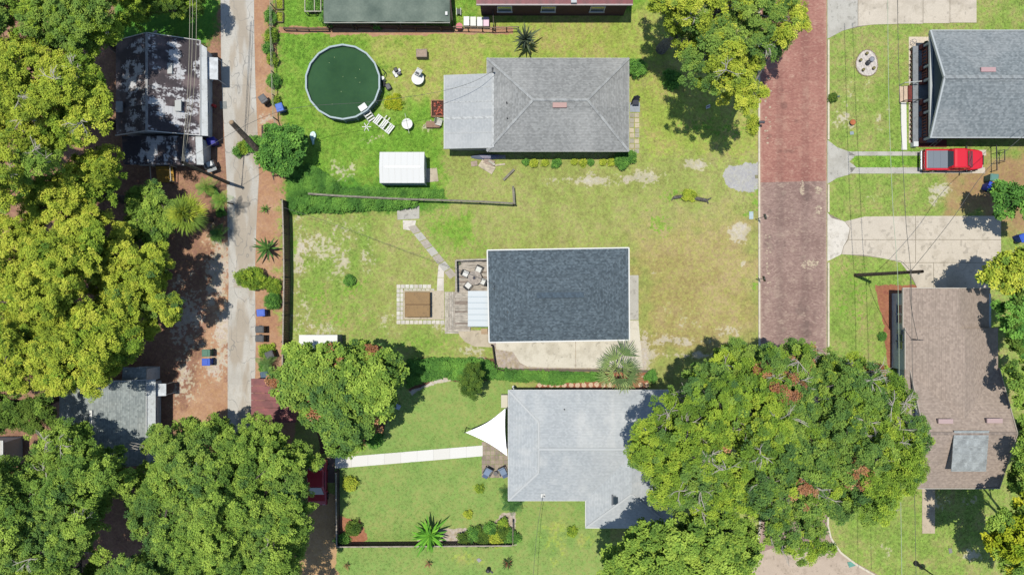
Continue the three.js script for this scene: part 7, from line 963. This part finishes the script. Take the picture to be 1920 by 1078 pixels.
// fallen log with a forked end
{ const P = [[1263, 371, .12], [1277, 369, .2], [1290, 370, .22], [1304, 372.5, .2], [1318, 375, .18], [1324, 376, .16]].map(q => { const w = W(q[0], q[1]); return V(w.x, q[2], w.z); }), m = M(136, 130, 124, .95, { k: 'bark', rep: 1 }), o = thing('fallen_log', 'grey fallen log with a forked end on the open lawn near the road', 'log', [P[2].x, 0, P[2].z]); part(o, 'trunk', taper(P, .15, .17, 9, 14), m); const e = P[5]; part(o, 'branch', taper([e, e.clone().add(V(.2, .1, -.1)), e.clone().add(V(.42, .2, -.22))], .1, .04, 6, 4), m); part(o, 'branch', taper([e, e.clone().add(V(.12, .02, .15)), e.clone().add(V(.2, .02, .32))], .09, .04, 6, 4), m); part(o, 'branch', taper([P[0], P[0].clone().add(V(-.12, .05, .12)), P[0].clone().add(V(-.2, .02, .24))], .09, .05, 6, 4), m); }
// dead trunk leaning over the alley
{ const a = W(503, 302), b = W(433, 229, 6.2), m = M(150, 132, 116, .95, { k: 'bark', rep: 1.2, bump: .03 }), o = thing('dead_trunk', 'thick dark cut-off trunk leaning over the alley', 'tree', [a.x, 0, a.z]); part(o, 'trunk', taper([a.clone().setY(-.2), a.clone().lerp(b, .3).add(V(.15, .4, .1)), a.clone().lerp(b, .65), b], .32, .22, 11, 14), m); part(o, 'cut_end', rod(b, b.clone().add(b.clone().sub(a).normalize().multiplyScalar(.06)), .21, .18, 11), M(176, 150, 120, .9)); part(o, 'branch', taper([a.clone().lerp(b, .25).add(V(.15, .4, .1)), a.clone().lerp(b, .25).add(V(.7, 1.3, -.9)), a.clone().lerp(b, .25).add(V(.9, 1.9, -2.0))], .16, .07, 7, 7), m); part(o, 'root', taper([a.clone().setY(.25), a.clone().add(V(.3, .1, .8)), a.clone().add(V(.5, -.05, 1.8))], .2, .06, 7, 6), m); part(o, 'root', taper([a.clone().setY(.25), a.clone().add(V(-.5, .1, .4)), a.clone().add(V(-1.0, -.05, .7))], .18, .05, 7, 6), m); }
// ---- little things on the left and under the trees ----
{ const h = .5, a = W(291, 312, h), b = W(323, 341, h), o = thing('yellow_ramp', 'yellow plank landing in front of the lean-to roof', 'steps', [(a.x + b.x) / 2, 0, (a.z + b.z) / 2]); const ym = M(222, 172, 60, .8, { k: 'wood', rep: 1 }); for (let k = 0; k < 8; k++) { const z = lerp(a.z, b.z, (k + .5) / 8), y = lerp(.5, .2, k / 7); part(o, 'plank', bx((a.x + b.x) / 2, y, z, b.x - a.x, .05, (b.z - a.z) / 8 - .02), ym); } for (const x of [a.x - .15, b.x + .1]) { part(o, 'handrail', beam(V(x, 1.3, a.z - .2), V(x, 1.05, b.z), .07, .06), M(206, 200, 190, .8)); for (const z of [a.z, b.z]) part(o, 'post', bx(x, .6, z, .08, 1.2, .08), M(206, 200, 190, .8)); } part(o, 'stringer', [bx(a.x + .05, .1, (a.z + b.z) / 2, .06, .2, b.z - a.z), bx(b.x - .05, .1, (a.z + b.z) / 2, .06, .2, b.z - a.z)], woodDarkM); }
{ const p = W(398, 197, .2), o = thing('fuel_can', 'small red can with a white cap behind the mouldy-roofed house', 'can', [p.x, 0, p.z]); part(o, 'body', rb(p.x + .1, .17, p.z + .05, .4, .34, .26, .06, -.4), M(226, 60, 56, .5)); part(o, 'cap', cyl(p.x - .15, .3, p.z - .12, .12, .12, .2, 10), whiteM); }
{ const p = W(739, 760, .5), o = thing('garden_bench', 'blue-grey stone bench at the edge of the rounded tree shade', 'bench', [p.x, 0, p.z]); part(o, 'seat', rb(p.x, .45, p.z, 1.2, .09, .45, .03, -.45), M(190, 206, 226, .8, { k: 'stain', rep: 1 })); for (const s of [-1, 1]) part(o, 'leg', bx(p.x + s * .42, .2, p.z + s * .2, .12, .4, .36, -.45), M(170, 180, 196, .9)); }
{ const p = W(641, 855, .4), o = thing('gate_box', 'pale grey locker at the tree end of the white path', 'locker', [p.x, 0, p.z]); part(o, 'box', rb(p.x, .3, p.z - .1, .5, .6, .5, .04), M(176, 190, 206, .7)); part(o, 'lid', rb(p.x, .62, p.z - .1, .56, .06, .56, .03), M(196, 206, 220, .7)); }
{ const a = W(612, 858, .0), b = W(626, 900, .0); setting('side_path', flat([[611, 858], [627, 858], [627, 905], [611, 905]], -.03, .02), M(128, 106, 98, .95, { k: 'stain', rep: 1.5 })); void a; void b; }
{ const p = W(1600, 229, .25), o = thing('lawn_ornament', 'small rust-coloured lawn ornament near the front walk', 'ornament', [p.x, 0, p.z]); part(o, 'bowl', new THREE.LatheGeometry([[.001, .02], [.2, .05], [.28, .22], [.24, .2], [.001, .1]].map(q => new THREE.Vector2(...q)), 12).translate(p.x, .08, p.z), M(206, 120, 70, .8)); part(o, 'foot', cyl(p.x, .06, p.z, .1, .14, .12, 10), M(150, 84, 56, .8)); }
lid('valve_cover', 'pale blue valve cover beside the rust-coloured lawn ornament', [[1594, 247], [1601, 246], [1602, 252], [1595, 253]], .05, M(160, 176, 186, .8)); { const p = W(1569, 181, .2); one('drain_pipe', 'grey-green pipe stub beside the kerb weed clump', 'pipe', rod(V(p.x - .1, .1, p.z), V(p.x + .35, .16, p.z - .06), .09, .07, 10), M(110, 128, 120, .7), [p.x, 0, p.z]); }
{ const p = W(1327, 201, .2), o = thing('yard_sign', 'small white and dark yard sign in the tree shade', 'sign', [p.x, 0, p.z]); part(o, 'plate', bx(p.x, .42, p.z, .42, .36, .03, .4, -.7), M(226, 226, 236, .6)); part(o, 'stripe', bx(p.x, .445, p.z + .0, .3, .08, .034, .4, -.7), M(60, 60, 90, .6)); for (const s of [-1, 1]) part(o, 'stake', rod(V(p.x + s * .12, 0, p.z - s * .05), V(p.x + s * .12, .36, p.z - s * .05), .012), metalGreyM); }

// ================= GRASS =================
{ // short tufts over the lawns, coloured as the turf they grow from
  reseed(4242); const P = [], tri = (a, b, c) => P.push(...a, ...b, ...c);
  for (let k = 0; k < 9; k++) { const a = rr(0, 6.283), q = rr(0, .06), x = Math.cos(a) * q, z = Math.sin(a) * q, L = rr(.05, .12), d = a + rr(-.8, .8), w = .012, nx = -Math.sin(d) * w, nz = Math.cos(d) * w; tri([x + nx, 0, z + nz], [x - nx, 0, z - nz], [x + Math.cos(d) * L * .8, L * .62, z + Math.sin(d) * L * .8]); }
  const g = new THREE.BufferGeometry(); g.setAttribute('position', new THREE.Float32BufferAttribute(P, 3)); g.computeVertexNormals();
  const N = 80000, mats = [], cols = [], q = new THREE.Quaternion(), e = new THREE.Euler();
  for (let k = 0; k < N * 2.2 && cols.length < N; k++) {
    const px = rr(500, 1925), py = rr(-5, 1085); if (px > 1415 && px < 1560 && py < 1000) continue;
    const c = groundColor(px, py); if (c[1] < c[0] * .93 || c[1] - c[2] < 46) continue;
    if (NOGRASS.some(p => inPoly(p, px, py))) continue;
    const rank = sst(12, 60, c[1] - c[0]) , s = rr(.7, 1.15) * (.75 + rank * 1.1), w = W(px, py); e.set(0, rr(0, 6.283), 0); q.setFromEuler(e);
    mats.push(new THREE.Matrix4().compose(V(w.x, .002, w.z), q, V(s, s, s))); const a = alb(c[0], c[1], c[2]), j = rr(.95, 1.4); cols.push([a[0] * j, a[1] * j, a[2] * j]);
  }
  const im = new THREE.InstancedMesh(g, new THREE.MeshStandardMaterial({ color: 0xffffff, roughness: .9, side: THREE.DoubleSide }), cols.length);
  cols.forEach((c, i) => { im.setMatrixAt(i, mats[i]); im.setColorAt(i, _c.setRGB(c[0], c[1], c[2])); });
  im.name = 'lawn_grass'; im.castShadow = im.receiveShadow = true; im.userData = { kind: 'stuff', label: 'short grass tufts growing over the lawns', category: 'grass' }; scene.add(im);
}

renderer.render(scene, camera);
